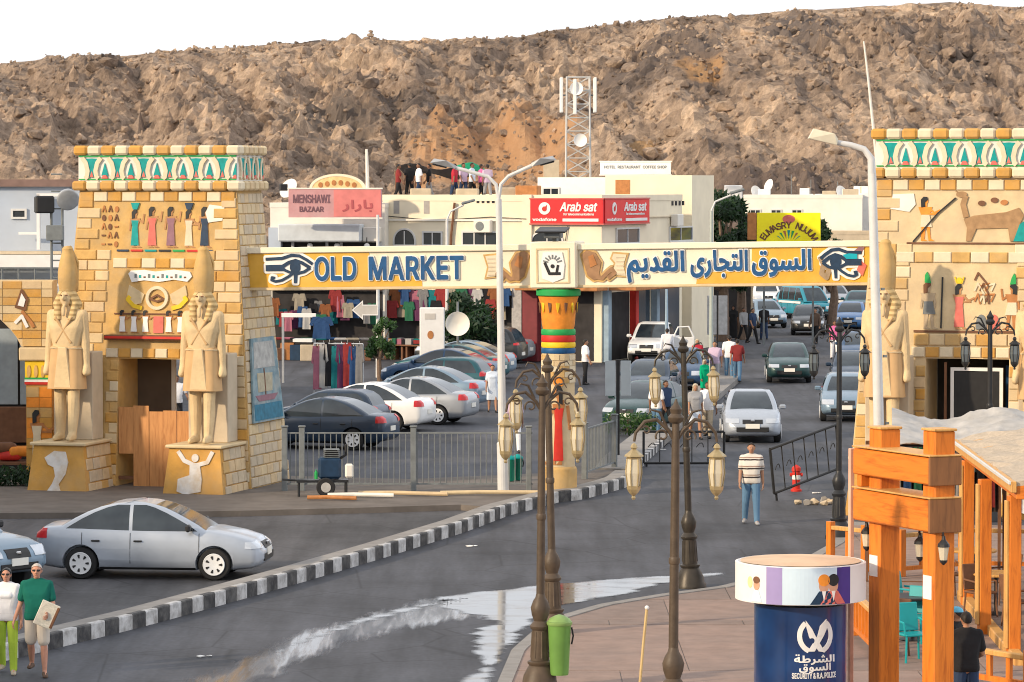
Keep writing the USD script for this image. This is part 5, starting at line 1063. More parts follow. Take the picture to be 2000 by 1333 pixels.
tree('tree', 'dark dense tree between the market building and the yellow sign', (at(1412, 450, 176)[0], 176, 0), 7.3, 1.75, leaf_d, 1, 9000, .2); tree('tree', 'low dark tree half hidden under the yellow sign', (at(1448, 460, 178)[0], 178, 0), 6.6, 1.5, leaf_d, 2, 6000, .2)
tree('tree', 'dark tree right of the yellow sign before the white houses', (at(1622, 450, 186)[0], 186, 0), 6.2, 1.0, leaf_d, 3, 2200); tree('tree', 'dark shrubby tree behind the row of parked cars', (at(925, 640, 150)[0], 150, 0), 3.1, 1.3, leaf_d, 4, 2600)
tree('tree', 'small green tree beside the clothes rack and arrow sign', (at(742, 700, 140)[0], 140, 0), 2.6, .62, leaf_g, 5, 1500, .11)
# dark shop row on the right of the far street, seen below the beam
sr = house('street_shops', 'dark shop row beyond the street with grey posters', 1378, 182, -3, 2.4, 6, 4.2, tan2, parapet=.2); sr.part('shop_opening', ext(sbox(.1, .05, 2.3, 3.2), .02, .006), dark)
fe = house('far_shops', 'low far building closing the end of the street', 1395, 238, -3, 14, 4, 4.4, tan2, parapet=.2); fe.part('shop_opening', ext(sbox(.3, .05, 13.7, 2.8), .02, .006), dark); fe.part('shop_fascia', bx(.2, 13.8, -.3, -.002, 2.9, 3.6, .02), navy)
pw = sign('poster_board', 'pair of grey poster panels standing before the far shops', (at(1381, 650, 160)[0], 160, 1.0), -3, .42, 1.75, M('poster_grey', (.45, .45, .44), .7, .2, 5), .05); pw.part('second_panel', bx(.5, .9, -.05, 0, .0, 1.75, .01), M('poster_grey')); pw.part('post', bx(.44, .48, -.04, .0, -1.0, 1.9), black)
# --- left: the arched yellow wall and the white building tinted shade-blue
AW = T('arched_wall', 'yellow block wall with an archway and painted column at the far left', 'wall', (at(104, 700, 91)[0], 91, 0), -4); az = lambda y: zz(y, 91)
wp_ = Polygon([(-6, az(690)), (-6, az(548)), (0, az(548)), (0, az(678)), (-.83, az(678)), (-.95, az(660)), (-1.1, az(645)), (-1.35, az(626)), (-1.9, az(602)), (-2.6, az(590)), (-3.4, az(594)), (-4.3, az(626)), (-4.8, az(688))])
AW.part('wall', ext(wp_, .55, .6), cream)
zt_ = az(548) - .02; z = az(678)
while z < zt_ - .1:
    x = -5.8 + (.25 if int(round(z * 10)) % 2 else 0)
    while x < -.02:
        c = sbox(x + .008, z + .008, min(x + .5, -.01) - .008, min(z + .21, zt_) - .008).intersection(wp_.buffer(-.015))
        if not c.is_empty and c.area > .02: AW.part('stone_block', ext(c, .035 + .01 * R_.random(), .05 + .002), [ochre, cream, ochre2, tan][int(R_.integers(4))])
        x += .5
    z += .21
AW.part('capital', bx(-.86, .03, -.14, .62, az(705), az(679), .03), cream)
AW.part('column', bx(-.70, -.02, -.02, .55, 0, az(748)), ochre2); AW.part('lotus_band', bx(-.72, .0, -.05, .57, az(738), az(705)), yellow)
for k in range(4): AW.part('lotus_leaf', ext(ell(-.62 + k * .18, az(726), .05, .16), .02, -.0505), ochre)
for y0, y1, m_ in ((742, 738, green), (747, 742, white), (752, 747, red)): AW.part('painted_band', bx(-.73, .01, -.06, .58, az(y0) + .002, az(y1)), m_)
for r in range(6):
    for c in range(2): AW.part('stone_block', ext(sbox(-.69 + c * .33 + .008, 1.0 + r * .26, -.69 + (c + 1) * .33 - .008, 1.25 + r * .26), .03, -.0205), [ochre2, ochre, orange][int(R_.integers(3))])
S = egyptian(-.42, .55, 1.5, pale, 1, None, 'fwd'); [AW.part('painted_figure' if k == 'skin' else k, ext(S[k], .012 * (i + 1), -.052), {'skin': sienna, 'dress': pale, 'wig': black}[k]) for i, k in enumerate(('skin', 'dress', 'wig'))]
AW.part('painted_mark', ext(Polygon([(-.95, az(600)), (-.80, az(568)), (-.66, az(585)), (-.72, az(605))]).buffer(.03), .03, .012), brown); AW.part('painted_mark', ext(Polygon([(-.9, az(597)), (-.80, az(573)), (-.70, az(586)), (-.75, az(600))]), .045, .012), white); AW.part('painted_mark', ext(strip([(-.8, az(608)), (-.55, az(632)), (-.5, az(640))], .08), .03, .012), sienna); AW.part('painted_mark', ext(strip([(-.98, az(632)), (-.8, az(618)), (-.66, az(640))], .08), .03, .012), white)
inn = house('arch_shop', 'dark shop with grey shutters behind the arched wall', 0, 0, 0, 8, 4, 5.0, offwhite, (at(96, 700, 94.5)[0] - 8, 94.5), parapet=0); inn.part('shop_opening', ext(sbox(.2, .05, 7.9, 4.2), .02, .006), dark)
for k in range(5): inn.part('shutter_panel', bx(5.0 + k * .56, 5.0 + k * .56 + .5, -.10, -.03, 1.9, 3.9, .01), M('shutter_grey', (.28, .33, .37), .6, .12, 4))
inn.part('carved_screen', bx(5.6, 7.9, -.3, -.12, .9, 1.85, .02), brown)
hd = T('low_hedge', 'low dark green hedge at the foot of the arched wall', 'hedge', (at(20, 905, 89.8)[0], 89.8, .12)); hd.part('foliage', leaves(1600, [((x, 0, .22), .32) for x in np.linspace(-1.2, .7, 8)], .08, 8), leaf_d)
for k, (x, m_, lb) in enumerate(((20, red, 'red folded rug heaped on the stall inside the arch'), (40, orange, 'orange cushion heaped on the stall inside the arch'), (8, brown, 'brown bundle at the left edge of the stall in the arch'))):
    q = at(x, 870, 92.6); b = T('bundle', lb, 'bundle', (q[0], q[1], .55 + .1 * k), 10 * k); b.part('cloth', H(*[ball((sx * .2, sy * .15, .1 + sz * .06), .1) for sx in (-1, 1) for sy in (-1, 1) for sz in (0, 1)]) if False else tm(H(*[ball((sx * .2, sy * .15, .12 + sz * .06), .1) for sx in (-1, 1) for sy in (-1, 1) for sz in (0, 1)])), m_, smooth=50)
st_ = T('stall_table', 'low wooden stall table inside the archway', 'table', (at(22, 880, 92.6)[0], 92.6, 0)); st_.part('top', bx(-.9, .6, -.5, .4, .48, .55), brown)
for a in (-.8, .5): st_.part('leg', bx(a - .05, a + .05, -.4, .3, 0, .48), brown)
bw = house('pale_blue_building', 'white building tinted blue for shade, with railed terrace behind the left pylon', -260, 121, -3, 7.4, 7, zz(364, 121), shade_blue, parapet=.0)
xw = lambda px: (px + 260) / FPX * 121; zw = lambda y: zz(y, 121)
bw.part('roof_edge', bx(-.1, 7.5, -.2, 7.1, zw(364) - .02, zw(351)), M('roof_edge_brown', (.20, .13, .11), .8, .15, 3)); window(bw, xw(29), xw(52), zw(424), zw(412), sill=False, mull=0); window(bw, xw(-60), xw(-20), zw(430), zw(410)); bw.part('ledge', bx(0, 7.4, -.9, -.002, zw(496), zw(490)), tan2)
bw.part('white_frame', join(bx(xw(80), xw(86), -.5, -.3, zw(487), zw(380)), bx(xw(80), xw(140), -.5, -.3, zw(384), zw(378)), bx(xw(44), xw(80), -.45, -.35, zw(458), zw(453))), white); bw.part('terrace_wall', bx(0, 7.4, -1.3, -.905, zw(520), zw(497)), white)
for k in range(12): bw.part('railing_bar', cyl((.5 + k * .55, -1.5, zw(552)), (.5 + k * .55, -1.5, zw(522)), .03, n=6), greypaint)
bw.part('railing_rail', cyl((.2, -1.5, zw(522)), (7.2, -1.5, zw(522)), .035, n=6), greypaint); bw.part('lower_wall', bx(0, 7.4, -1.3, -.002, 0, zw(553)), offwhite); bw.part('blue_door', bx(xw(104), xw(134), -1.36, -1.302, zw(640), zw(558)), blue)
fp = T('floodlight_mast', 'lattice mast with two dark floodlights beside the left pylon', 'floodlight mast', (at(112, 600, 104)[0], 104, 0)); zq = lambda y: zz(y, 104)
for a in (-.16, .16): fp.part('rail', cyl((a, 0, 0), (a, 0, zq(385)), .04, n=8), greypaint)
for k in range(16): fp.part('rung', cyl((-.16, 0, .5 + k * .5), (.16, 0, .5 + k * .5), .025, n=6), greypaint)
fp.part('floodlight', rot(lathe([(.05, -.2), (.30, .0), (.33, .12), (.28, .16), (.001, .16)], 20), 110, (1, .3, 0)).apply_translation((.32, -.1, zq(388))), steel, smooth=40); fp.part('floodlight', rot(box((0, 0, 0), (.55, .3, .5), 0, .04), 20).apply_translation((-.35, -.1, zq(400))), black); fp.part('cabinet', bx(-.28, .22, -.3, -.05, zq(470), zq(440), .02), greypaint)
# unseen blocks added left of view to cast shade over the foreground
for i, (x0, y0, w, d, h, lb) in enumerate(((-44, 12, 17, 26, 9.2, 'unseen cream block added left of the road for shade'), (-46, 39, 18, 23, 9.8, 'unseen plain block added left of the car park for shade'), (-47, 63, 17, 30, 10.4, 'long unseen block added left of the arched wall for shade'), (-52, 97, 18, 40, 9.0, 'long low unseen block added left of the bazaar for shade'))):
    b = house('side_building', lb, 0, 0, 0, w, d, h, creamwall, (x0, y0), parapet=.3)
    for k in range(int(d // 4)):
        m = ext(sbox(1 + k * 4, h - 3, 2.6 + k * 4, h - 1.4), .03, 0); v = m.vertices; b.part('window', trimesh.Trimesh(np.stack([w - v[:, 1] - .005, v[:, 0], v[:, 2]], 1), m.faces, process=False), wglass)

# more life on the market fronts: hung goods, air conditioners, cables, a second row of stock
for k in range(22):
    x = .35 + k * (wA - .8) / 21; an_ = math.radians(-8); q = np.array([(A0 - 1000) / FPX * (AY + .5), AY + .5]) + np.array([math.cos(an_), math.sin(an_)]) * x + np.array([math.sin(an_), -math.cos(an_)]) * g.uniform(.2, .9)
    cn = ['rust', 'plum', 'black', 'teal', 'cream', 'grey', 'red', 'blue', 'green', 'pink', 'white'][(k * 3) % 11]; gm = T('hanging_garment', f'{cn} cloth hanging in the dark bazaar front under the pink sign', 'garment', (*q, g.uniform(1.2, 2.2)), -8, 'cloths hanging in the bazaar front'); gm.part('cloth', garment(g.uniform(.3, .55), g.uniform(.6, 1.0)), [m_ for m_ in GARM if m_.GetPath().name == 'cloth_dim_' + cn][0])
for k in range(9):
    x = .5 + k * (wA - 1.2) / 8; an_ = math.radians(-8); q = np.array([(A0 - 1000) / FPX * (AY + .5), AY + .5]) + np.array([math.cos(an_), math.sin(an_)]) * x + np.array([math.sin(an_), -math.cos(an_)]) * g.uniform(1.0, 1.8)
    t = T('goods_crate', 'dark crate of goods standing before the bazaar front', 'crate', (*q, 0), g.uniform(-20, 20), 'crates before the bazaar front'); t.part('body', bx(-.3, .3, -.25, .25, 0, g.uniform(.4, .9), .02), [brown, sienna, navy, tan2][k % 4]); t.part('cover', rot(box((0, 0, .95), (.6, .5, .1), 0, .03), 0), GARM[(k * 5) % 11])
for x, z in ((xb(800), 3.75), (xb(1120), 4.35), (xb(930), 5.6)):
    a_ = market.part('air_conditioner', bx(x, x + .8, -.32, -.002, z, z + .55, .03), offwhite); market.part('fan_grille', ext(ell(x + .3, z + .28, .2, .2), .01, -.322), greypaint, a_)
for y_, z in ((2.4, 4.2), (8.8, 5.8)):
    a_ = market.part('air_conditioner', bx(wB + .055, wB + .40, y_, y_ + .8, z, z + .55, .03), offwhite)
market.part('cable', tube([(xb(760), -.06, 6.3), (xb(850), -.06, 6.12), (xb(960), -.06, 6.28), (xb(1030), -.16, 6.2)], .02, 5), black); market.part('cable', tube([(xb(1110), -.06, 5.9), (xb(1100), -.06, 4.6), (xb(1085), -.06, 3.6)], .02, 5), black)
for px in (800, 880, 960, 1010): market.part('rooftop_lump', box((xb(px), 1.2 + .8 * g.random(), ZT + .3), (g.uniform(.5, 1.1), .7, g.uniform(.4, .8)), g.uniform(0, 40), .04), [tan2, offwhite, sienna, brown][int(px) % 4])
# ================================================================ vehicles
def paint(name, c, metal=.0, rough=.32): return usdkit.material(stage, '/World/Looks/paint_' + name, {"tc": ("texture_coordinate", {}), "n": ("noise_texture", {"scale": 1.6, "detail": 4}), "r": ("rgb_ramp", {"ramp": [(.3, tuple(v * .88 for v in c)), (.7, c)]}),
    "rr": ("rgb_ramp", {"ramp": [(.3, (rough * .8,) * 3), (.7, (rough * 1.4,) * 3)]}), "p": ("principled_bsdf", {"metallic": metal, "coat_weight": .5 if sum(c) > .3 else .28, "coat_roughness": .06, "specular_ior_level": .5})}, [("tc.object", "n.vector"), ("n.fac", "r.fac"), ("r.color", "p.base_color"), ("n.fac", "rr.fac"), ("rr.color", "p.roughness")], surface="p.BSDF")
carglass = usdkit.material(stage, '/World/Looks/car_glass', {"tc": ("texture_coordinate", {}), "n": ("noise_texture", {"scale": 1.8, "detail": 3}), "r": ("rgb_ramp", {"ramp": [(.35, (.006, .011, .016)), (.65, (.022, .032, .040))]}), "p": ("principled_bsdf", {"roughness": .06, "specular_ior_level": .75})}, [("tc.object", "n.vector"), ("n.fac", "r.fac"), ("r.color", "p.base_color")], surface="p.BSDF")
lampglass = plain('headlight_glass', (.50, .53, .57), .1, .4, .9); taillight = plain('tail_light', (.45, .01, .015), .2, 0, .6); chrome = plain('chrome', (.62, .62, .63), .18, 1.); plate_m = plain('number_plate', (.74, .72, .66), .5); rim_m = plain('wheel_rim', (.72, .73, .74), .4, .0); trim_m = plain('black_trim', (.018, .018, .019), .5)
def loft(rings):
    n = len(rings[0]); V = np.vstack(rings + [[np.mean(rings[0], 0)], [np.mean(rings[-1], 0)]]); F = []; k = len(rings)
    for i in range(k - 1):
        for j in range(n):
            a, b, c, d = i * n + j, i * n + (j + 1) % n, (i + 1) * n + (j + 1) % n, (i + 1) * n + j; F += [[a, b, c], [a, c, d]]
    for j in range(n): F += [[len(V) - 2, (j + 1) % n, j], [len(V) - 1, (k - 1) * n + j, (k - 1) * n + (j + 1) % n]]
    m = trimesh.Trimesh(V, np.array(F), process=False); m = m if m.volume > 0 else trimesh.Trimesh(V, np.array(F)[:, ::-1], process=False)
    return Manifold(m3.Mesh(np.array(m.vertices, np.float32), np.array(m.faces, np.uint32)))
SED = dict(L=4.5, W=1.77, st=[(-2.25, .60, .44, .74), (-2.21, .76, .34, .90), (-2.08, .825, .25, 1.005), (-1.75, .865, .2, 1.03), (-1.2, .885, .19, 1.005), (0, .885, .19, .975), (.9, .885, .19, .965), (1.25, .88, .19, .955), (1.7, .855, .2, .87), (2.02, .80, .23, .775), (2.17, .70, .28, .68), (2.25, .50, .36, .56)],
           gh=[(.91, 1.20, -1.92, .80), (1.05, .99, -1.70, .78), (1.18, .75, -1.48, .745), (1.30, .51, -1.24, .70), (1.40, .27, -.98, .655), (1.465, .02, -.70, .59), (1.50, -.2, -.4, .45)], ax=1.32, wr=.315, pil=(-.34,), hood=.915, lamp=(1.92, .62, .75), tail=(-2.0, .80, .99))
HAT = dict(L=3.9, W=1.70, st=[(-1.95, .62, .40, .80), (-1.92, .76, .30, .96), (-1.8, .82, .24, 1.02), (-1.0, .85, .2, 1.0), (.4, .85, .2, .98), (.9, .845, .2, .96), (1.4, .82, .21, .87), (1.75, .76, .26, .75), (1.9, .64, .32, .64), (1.95, .5, .36, .56)],
           gh=[(.93, .92, -1.84, .77), (1.1, .66, -1.76, .735), (1.3, .32, -1.62, .66), (1.42, .06, -1.45, .60), (1.49, -.2, -1.2, .47)], ax=1.18, wr=.30, pil=(-.40,), hood=.93, lamp=(1.56, .58, .74), tail=(-1.78, .86, 1.15))
SUV = dict(L=4.6, W=1.83, st=[(-2.3, .72, .5, .95), (-2.26, .82, .4, 1.08), (-2.1, .88, .36, 1.12), (-1, .915, .34, 1.12), (.6, .915, .34, 1.10), (1.1, .91, .34, 1.08), (1.7, .89, .36, 1.02), (2.1, .84, .4, .92), (2.25, .74, .46, .78), (2.3, .62, .5, .68)],
           gh=[(1.06, 1.12, -2.22, .84), (1.25, .82, -2.14, .80), (1.5, .42, -2.0, .735), (1.66, .12, -1.8, .68), (1.74, -.15, -1.5, .54)], ax=1.38, wr=.37, pil=(-.35, -1.25), hood=1.07, lamp=(1.9, .72, .90), tail=(-2.12, 1.0, 1.3))
PICK = dict(L=5.0, W=1.80, st=[(-2.5, .82, .5, 1.0), (-2.46, .87, .42, 1.06), (-2.2, .895, .38, 1.08), (-.6, .90, .36, 1.08), (.6, .90, .36, 1.08), (1.3, .895, .36, 1.06), (2.0, .87, .38, .98), (2.35, .82, .42, .88), (2.46, .74, .46, .78), (2.5, .64, .5, .68)],
            gh=[(1.04, 1.30, -.85, .83), (1.25, .98, -.80, .79), (1.5, .62, -.72, .73), (1.66, .38, -.6, .67), (1.74, .12, -.42, .52)], ax=1.5, wr=.38, pil=(-.1,), hood=1.05, lamp=(2.1, .70, .86), tail=(-2.3, .8, 1.02))
VAN = dict(L=4.3, W=1.68, st=[(-2.15, .70, .4, 1.0), (-2.1, .80, .32, 1.08), (-1.8, .835, .28, 1.1), (0, .84, .26, 1.1), (1.2, .84, .26, 1.08), (1.8, .82, .28, .98), (2.05, .78, .32, .86), (2.12, .70, .38, .72), (2.15, .60, .42, .64)],
           gh=[(1.04, 1.78, -2.08, .79), (1.3, 1.52, -2.02, .765), (1.6, 1.18, -1.94, .72), (1.82, .88, -1.82, .66), (1.93, .55, -1.6, .52)], ax=1.3, wr=.31, pil=(.35, -.55, -1.35), hood=1.07, lamp=(1.86, .62, .80), tail=(-2.02, .8, 1.1))
_cars = {}
def car_meshes(kind):
    if kind in _cars: return _cars[kind]
    K = globals()[kind]; P = {}; rings = []
    for x, w, zb, zt in K['st']:
        h = zt - zb; half = [(0, zb), (.84 * w, zb), (.96 * w, zb + .06), (w, zb + .25 * h), (1.0 * w, zb + .52 * h), (.985 * w, zb + .72 * h), (.955 * w, zt - .075), (.90 * w, zt - .025), (.78 * w, zt), (.4 * w, zt + .018), (0, zt + .024)]
        rings.append(np.array([(x, y, z) for y, z in half] + [(x, -y, z) for y, z in half[-2:0:-1]]))
    body = loft(rings); hw = K['W'] / 2
    gh = []
    for z, xf, xr, w in K['gh']:
        r = min(.16, w * .4); pts = []
        for cx, cy, a0 in ((xf - r * 1.2, w - r, 0), (xr + r * 1.2, w - r, 90), (xr + r * 1.2, -w + r, 180), (xf - r * 1.2, -w + r, 270)):
            for q in (0, 22, 45, 68, 90): a = math.radians(a0 + q); pts.append((cx + 1.2 * r * math.cos(a), cy + r * math.sin(a), z))
        gh.append(np.array(pts))
    house_ = loft(gh); gz = [g_[0] for g_ in K['gh']]
    XF = lambda z: np.interp(z, gz, [g_[1] for g_ in K['gh']]); XR = lambda z: np.interp(z, gz, [g_[2] for g_ in K['gh']]); WW = lambda z: np.interp(z, gz, [g_[3] for g_ in K['gh']])
    full = body
    cut = [Manifold.cylinder(.5, K['wr'] + .055, K['wr'] + .055, 28).rotate((90, 0, 0)).translate((s * K['ax'], y, K['wr'])) for s in (-1, 1) for y in (hw + .2, -hw + .3)]
    shell = body - U(cut)
    if kind == 'PICK': shell = shell - Manifold.cube((1.45, 1.56, .6)).translate((-2.4, -.78, .72))
    P['body'] = tm(U([shell, house_])); P['cut'] = None
    big = body.translate((0, 0, -.6)).scale((1.006, 1.009, 1.012)).translate((0, 0, .6)) - U(cut)
    def patch(x0, x1, y0, y1, z0, z1, sym=True):
        c = Manifold.cube((x1 - x0, y1 - y0, z1 - z0)).translate((x0, y0, z0)) ^ big
        if sym: c = U([c, Manifold.cube((x1 - x0, y1 - y0, z1 - z0)).translate((x0, -y1, z0)) ^ big])
        return tm(c)
    lx, z0, z1 = K['lamp']; fx = K['st'][-1][0]; rx = K['st'][0][0]
    def one(x0, x1, s, y0, y1, z0, z1): return tm(Manifold.cube((x1 - x0, y1 - y0, z1 - z0)).translate((x0, y0 if s > 0 else -y1, z0)) ^ big)
    P['headlight'] = [one(lx, fx + .1, s, .40 * hw / .885, 1, z0, z1) for s in (1, -1)]
    tx, t0, t1 = K['tail']; P['tail_light'] = [one(rx - .1, tx, s, .52 * hw / .885 if kind != 'VAN' else .66, 1, t0, t1) for s in (1, -1)]
    P['grille'] = patch(fx - .45, fx + .1, -.30, .30, z0 - .02, z1 - .03, False); P['lower_grille'] = patch(fx - .3, fx + .1, -.48, .48, z0 - .26, z0 - .12, False)
    P['sill'] = patch(-K['ax'] + K['wr'] + .06, K['ax'] - K['wr'] - .06, hw - .12, 1.2, .1, K['st'][5][2] + .055)
    sx = [K['gh'][0][1] - .18, *K['pil'], ]; sx = sx + [K['gh'][0][2] + .62 if kind != 'VAN' else -1.7]
    zt_ = K['hood'] + .04
    P['door_seam'] = [tm(U([Manifold.cube((.010, .3, zt_ - .36)).translate((x, s * (hw - .15) - .15, .32)) ^ big for s in (1, -1)])) for x in sx]
    P['door_handle'] = [box((x, s * (hw + .004), K['hood'] - .155), (.17, .04, .035), 0, .012) for x in ([K['pil'][0] + .16, sx[-1] + .28] if kind not in ('PICK',) else [K['pil'][0] + .15]) for s in (1, -1)]
    LV = lambda a, b: sorted({a, b, *[z for z in gz if a + .01 < z < b - .01], *[(u + v) / 2 for u, v in zip(gz, gz[1:]) if a + .01 < (u + v) / 2 < b - .01]})
    def sidepane(xa, xb, s, zlo, zhi, nz=5, nx=4):
        V = []; nz = len(LV(zlo, zhi))
        for z in LV(zlo, zhi):
            a = max(xa, XR(z) + .17 + .22 * 0); b = min(xb, XF(z) - .15)
            for x in np.linspace(min(a, b - .01), b, nx): V.append((x, s * (WW(z) + .0045), z))
        V = np.array(V); I = np.arange(len(V)).reshape(nz, nx); q = np.stack([I[:-1, :-1], I[:-1, 1:], I[1:, 1:], I[1:, :-1]], -1).reshape(-1, 4)
        return trimesh.Trimesh(V, np.concatenate([q[:, [0, 1, 2]], q[:, [0, 2, 3]]])[:, ::1 if s < 0 else -1], process=False)
    zl, zh = K['hood'] + .04, gz[-2] - .02; cuts = [9.] + list(K['pil']) + [-9.] if kind != 'PICK' else [9., -9]
    P['side_window'] = [sidepane(cuts[i + 1] + .035, cuts[i] - .035, s, zl, zh) for i in range(len(cuts) - 1) for s in (1, -1)]
    def endpane(fr, zlo, zhi, nz=5, ny=7):
        V = []; X = XF if fr else XR
        nz = len(LV(zlo, zhi))
        for z in LV(zlo, zhi):
            for y in np.linspace(-1, 1, ny): V.append((X(z) + (.006 if fr else -.006) - (.02 * y * y if fr else -.02 * y * y) * 0, y * (WW(z) - .155), z))
        V = np.array(V); I = np.arange(len(V)).reshape(nz, ny); q = np.stack([I[:-1, :-1], I[:-1, 1:], I[1:, 1:], I[1:, :-1]], -1).reshape(-1, 4)
        return trimesh.Trimesh(V, np.concatenate([q[:, [0, 1, 2]], q[:, [0, 2, 3]]])[:, ::1 if fr else -1], process=False)
    P['windscreen'] = endpane(True, gz[0] + .045, gz[-2] - .02); P['rear_window'] = endpane(False, gz[0] + .09, gz[-2] - .03)
    P['mirror'] = [join(box((XF(zl) - .30, s * (WW(zl) + .15), zl + .07), (.10, .20, .14), 0, .035), box((XF(zl) - .26, s * (WW(zl) + .02), zl + .03), (.05, .12, .04))) for s in (1, -1)]
    P['plate'] = [box((fx + .012, 0, z0 - .09), (.03, .42, .14)), box((rx - .01, 0, .62), (.03, .42, .14))]
    P['badge'] = box((fx - .02, 0, z0 + .07), (.05, .12, .07), 0, .02)
    r = K['wr']; w_ = .2
    tyre = lathe([(r * .62, -w_ / 2), (r * .93, -w_ / 2), (r, -w_ * .34), (r, w_ * .34), (r * .93, w_ / 2), (r * .62, w_ / 2)], 32)
    disc = lathe([(.001, .0), (r * .66, .0), (r * .69, .018), (r * .66, .03), (r * .60, .022), (.001, .014)], 32)
    holes = join([ext(Polygon([(r * .32 * math.cos(a - .10), r * .32 * math.sin(a - .10)), (r * .52 * math.cos(a - .17), r * .52 * math.sin(a - .17)), (r * .55 * math.cos(a), r * .55 * math.sin(a)), (r * .52 * math.cos(a + .17), r * .52 * math.sin(a + .17)), (r * .32 * math.cos(a + .10), r * .32 * math.sin(a + .10))]), .006, 0) for a in np.arange(7) / 7 * 2 * math.pi])
    P['wheel'] = []
    for sx_ in (1, -1):
        for s in (1, -1):
            T_ = mv(rot(tyre, 90, (1, 0, 0)), (sx_ * K['ax'], s * (hw - .125), r)); D_ = mv(rot(disc, -90 * s, (1, 0, 0)), (sx_ * K['ax'], s * (hw - .022), r))
            h_ = holes.copy(); h_.vertices[:, 1] = np.abs(h_.vertices[:, 1]) * -1
            h_ = mv(h_ if s < 0 else rot(h_, 180), (sx_ * K['ax'], s * (hw - .002), r)); P['wheel'].append((T_, D_, h_))
    P['underbody'] = box((0, 0, K['wr'] + .02), (K['ax'] * 2 - .1, hw * 1.5, .25)); _cars[kind] = P; return P
def car(kind, label, loc, heading, pm, group=None, extra=None, tilt=None, cat='car'):
    P = car_meshes(kind); t = T({'PICK': 'pickup_truck', 'VAN': 'minibus'}.get(kind, 'car'), label, cat, (loc[0], loc[1], 0.002), heading, group)
    b = t.part('body', P['body'], pm, smooth=46); t.part('underbody', P['underbody'], trim_m, b)
    t.part('windscreen', P['windscreen'], carglass, smooth=True); t.part('rear_window', P['rear_window'], carglass, smooth=True)
    for m in P['side_window']: t.part('side_window', m, carglass, smooth=True)
    for m in P['headlight']: t.part('headlight', m, lampglass, smooth=30)
    for m in P['tail_light']: t.part('tail_light', m, taillight, smooth=30)
    gp_ = t.part('grille', P['grille'], trim_m); t.part('badge', P['badge'], chrome, gp_); t.part('lower_grille', P['lower_grille'], trim_m)
    t.part('sill', P['sill'], trim_m)
    for m in P['door_seam']: t.part('door_seam', m, trim_m)
    for m in P['door_handle']: t.part('door_handle', m, trim_m)
    for m in P['mirror']: t.part('mirror', m, trim_m if extra == 'blackmirror' else pm)
    for m in P['plate']: t.part('number_plate', m, plate_m)
    for a, d, h in P['wheel']:
        w = t.part('wheel', a, rubber, smooth=40); t.part('rim', d, rim_m, w, smooth=40); t.part('rim_holes', h, trim_m, w)
    return t
silver = paint('silver', (.38, .42, .48), .35, .34); silver2 = paint('pale_silver', (.30, .32, .35), .35, .34); pwhite = paint('white', (.74, .74, .73)); pnavy = paint('navy', (.012, .028, .055), .2); pblack = paint('black', (.014, .016, .018), .1); pblue = paint('blue', (.02, .06, .13), .3); pteal = paint('deep_teal', (.01, .08, .10), .3); pgreen = paint('bottle_green', (.012, .045, .045), .3); ptaxi = paint('taxi_blue', (.01, .20, .28)); plight = paint('light_blue', (.17, .25, .33), .25)
HD = math.radians
front = G(291, 1133); car('SED', 'silver saloon parked side-on alone on the left, nose towards the striped kerb', (front[0] + .06, front[1] + .80), -6, silver, extra='blackmirror')
q = G(66, 1158); car('SUV', 'light blue-silver car cut off by the left edge behind the walking couple', (q[0] - 2.02, q[1] + 1.0), -38, plight, extra='blackmirror')
row = [('SED', (765, 882), 'dark navy saloon nearest the grey fence in the parked row', pnavy), ('HAT', (748, 862), 'black hatchback behind the dark navy saloon in the parked row', pnavy), ('SED', (838, 846), 'white saloon third in the parked row beyond the fence', pwhite), ('SED', (924, 832), 'silver saloon with visible rear wheel, beside the white saloon in the parked row', silver2),
       ('SED', (944, 806), 'pale silver saloon half hidden behind the silver saloon in the row', plight), ('HAT', (958, 783), 'deep teal hatchback in the middle of the parked row', pteal), ('SED', (972, 762), 'dark blue saloon in the far half of the parked row', pblue), ('SED', (1000, 742), 'blue-silver saloon far along the parked row, left of the lamp pole', plight), ('SUV', (1022, 722), 'black car far along the parked row, beside the tall lamp pole', pblack), ('SED', (986, 751), 'dark teal saloon between the dark blue and the blue-silver one in the parked row', pteal), ('SED', (1038, 712), 'grey saloon next to the last hatchback of the parked row', silver2), ('HAT', (1052, 704), 'light blue hatchback at the far end of the row beside the painted column', plight)]
for kind, (px, py), lb, pm in row:
    r_ = G(px, py); K = globals()[kind]; a = 163; u_ = np.array([math.cos(HD(a)), math.sin(HD(a))]); v_ = np.array([-u_[1], u_[0]])
    c = r_[:2] + u_ * K['L'] / 2 - v_ * K['W'] / 2 * .9 if False else r_[:2] + u_ * (K['L'] / 2) + np.array([0, .85]); car(kind, lb, c, a, pm, 'cars parked in a row beyond the fence')
def facing(kind, px, py, lb, pm, a=-90, group=None, cat='car'):
    q = G(px, py); K = globals()[kind]; return car(kind, lb, (q[0] - math.cos(HD(a)) * K['L'] / 2, q[1] - math.sin(HD(a)) * K['L'] / 2), a, pm, group, cat=cat)
facing('SED', 1470, 868, 'silver saloon with bright headlights driving towards the barrier on the street', silver, -92)
facing('SED', 1542, 750, 'dark green-black saloon driving up the middle of the street', pgreen, -93)
facing('SED', 1218, 845, 'dark teal car behind the two blank boards near the painted column', pgreen, -112)
facing('HAT', 1330, 764, 'dark blue hatchback standing behind the twin lamp posts', pblue, -95); facing('SED', 1255, 792, 'dark blue car just behind the dark teal car', pnavy, -100)
pk = facing('PICK', 1262, 712, 'white pickup with its side door open before the shop front', pwhite, -100, cat='pickup')
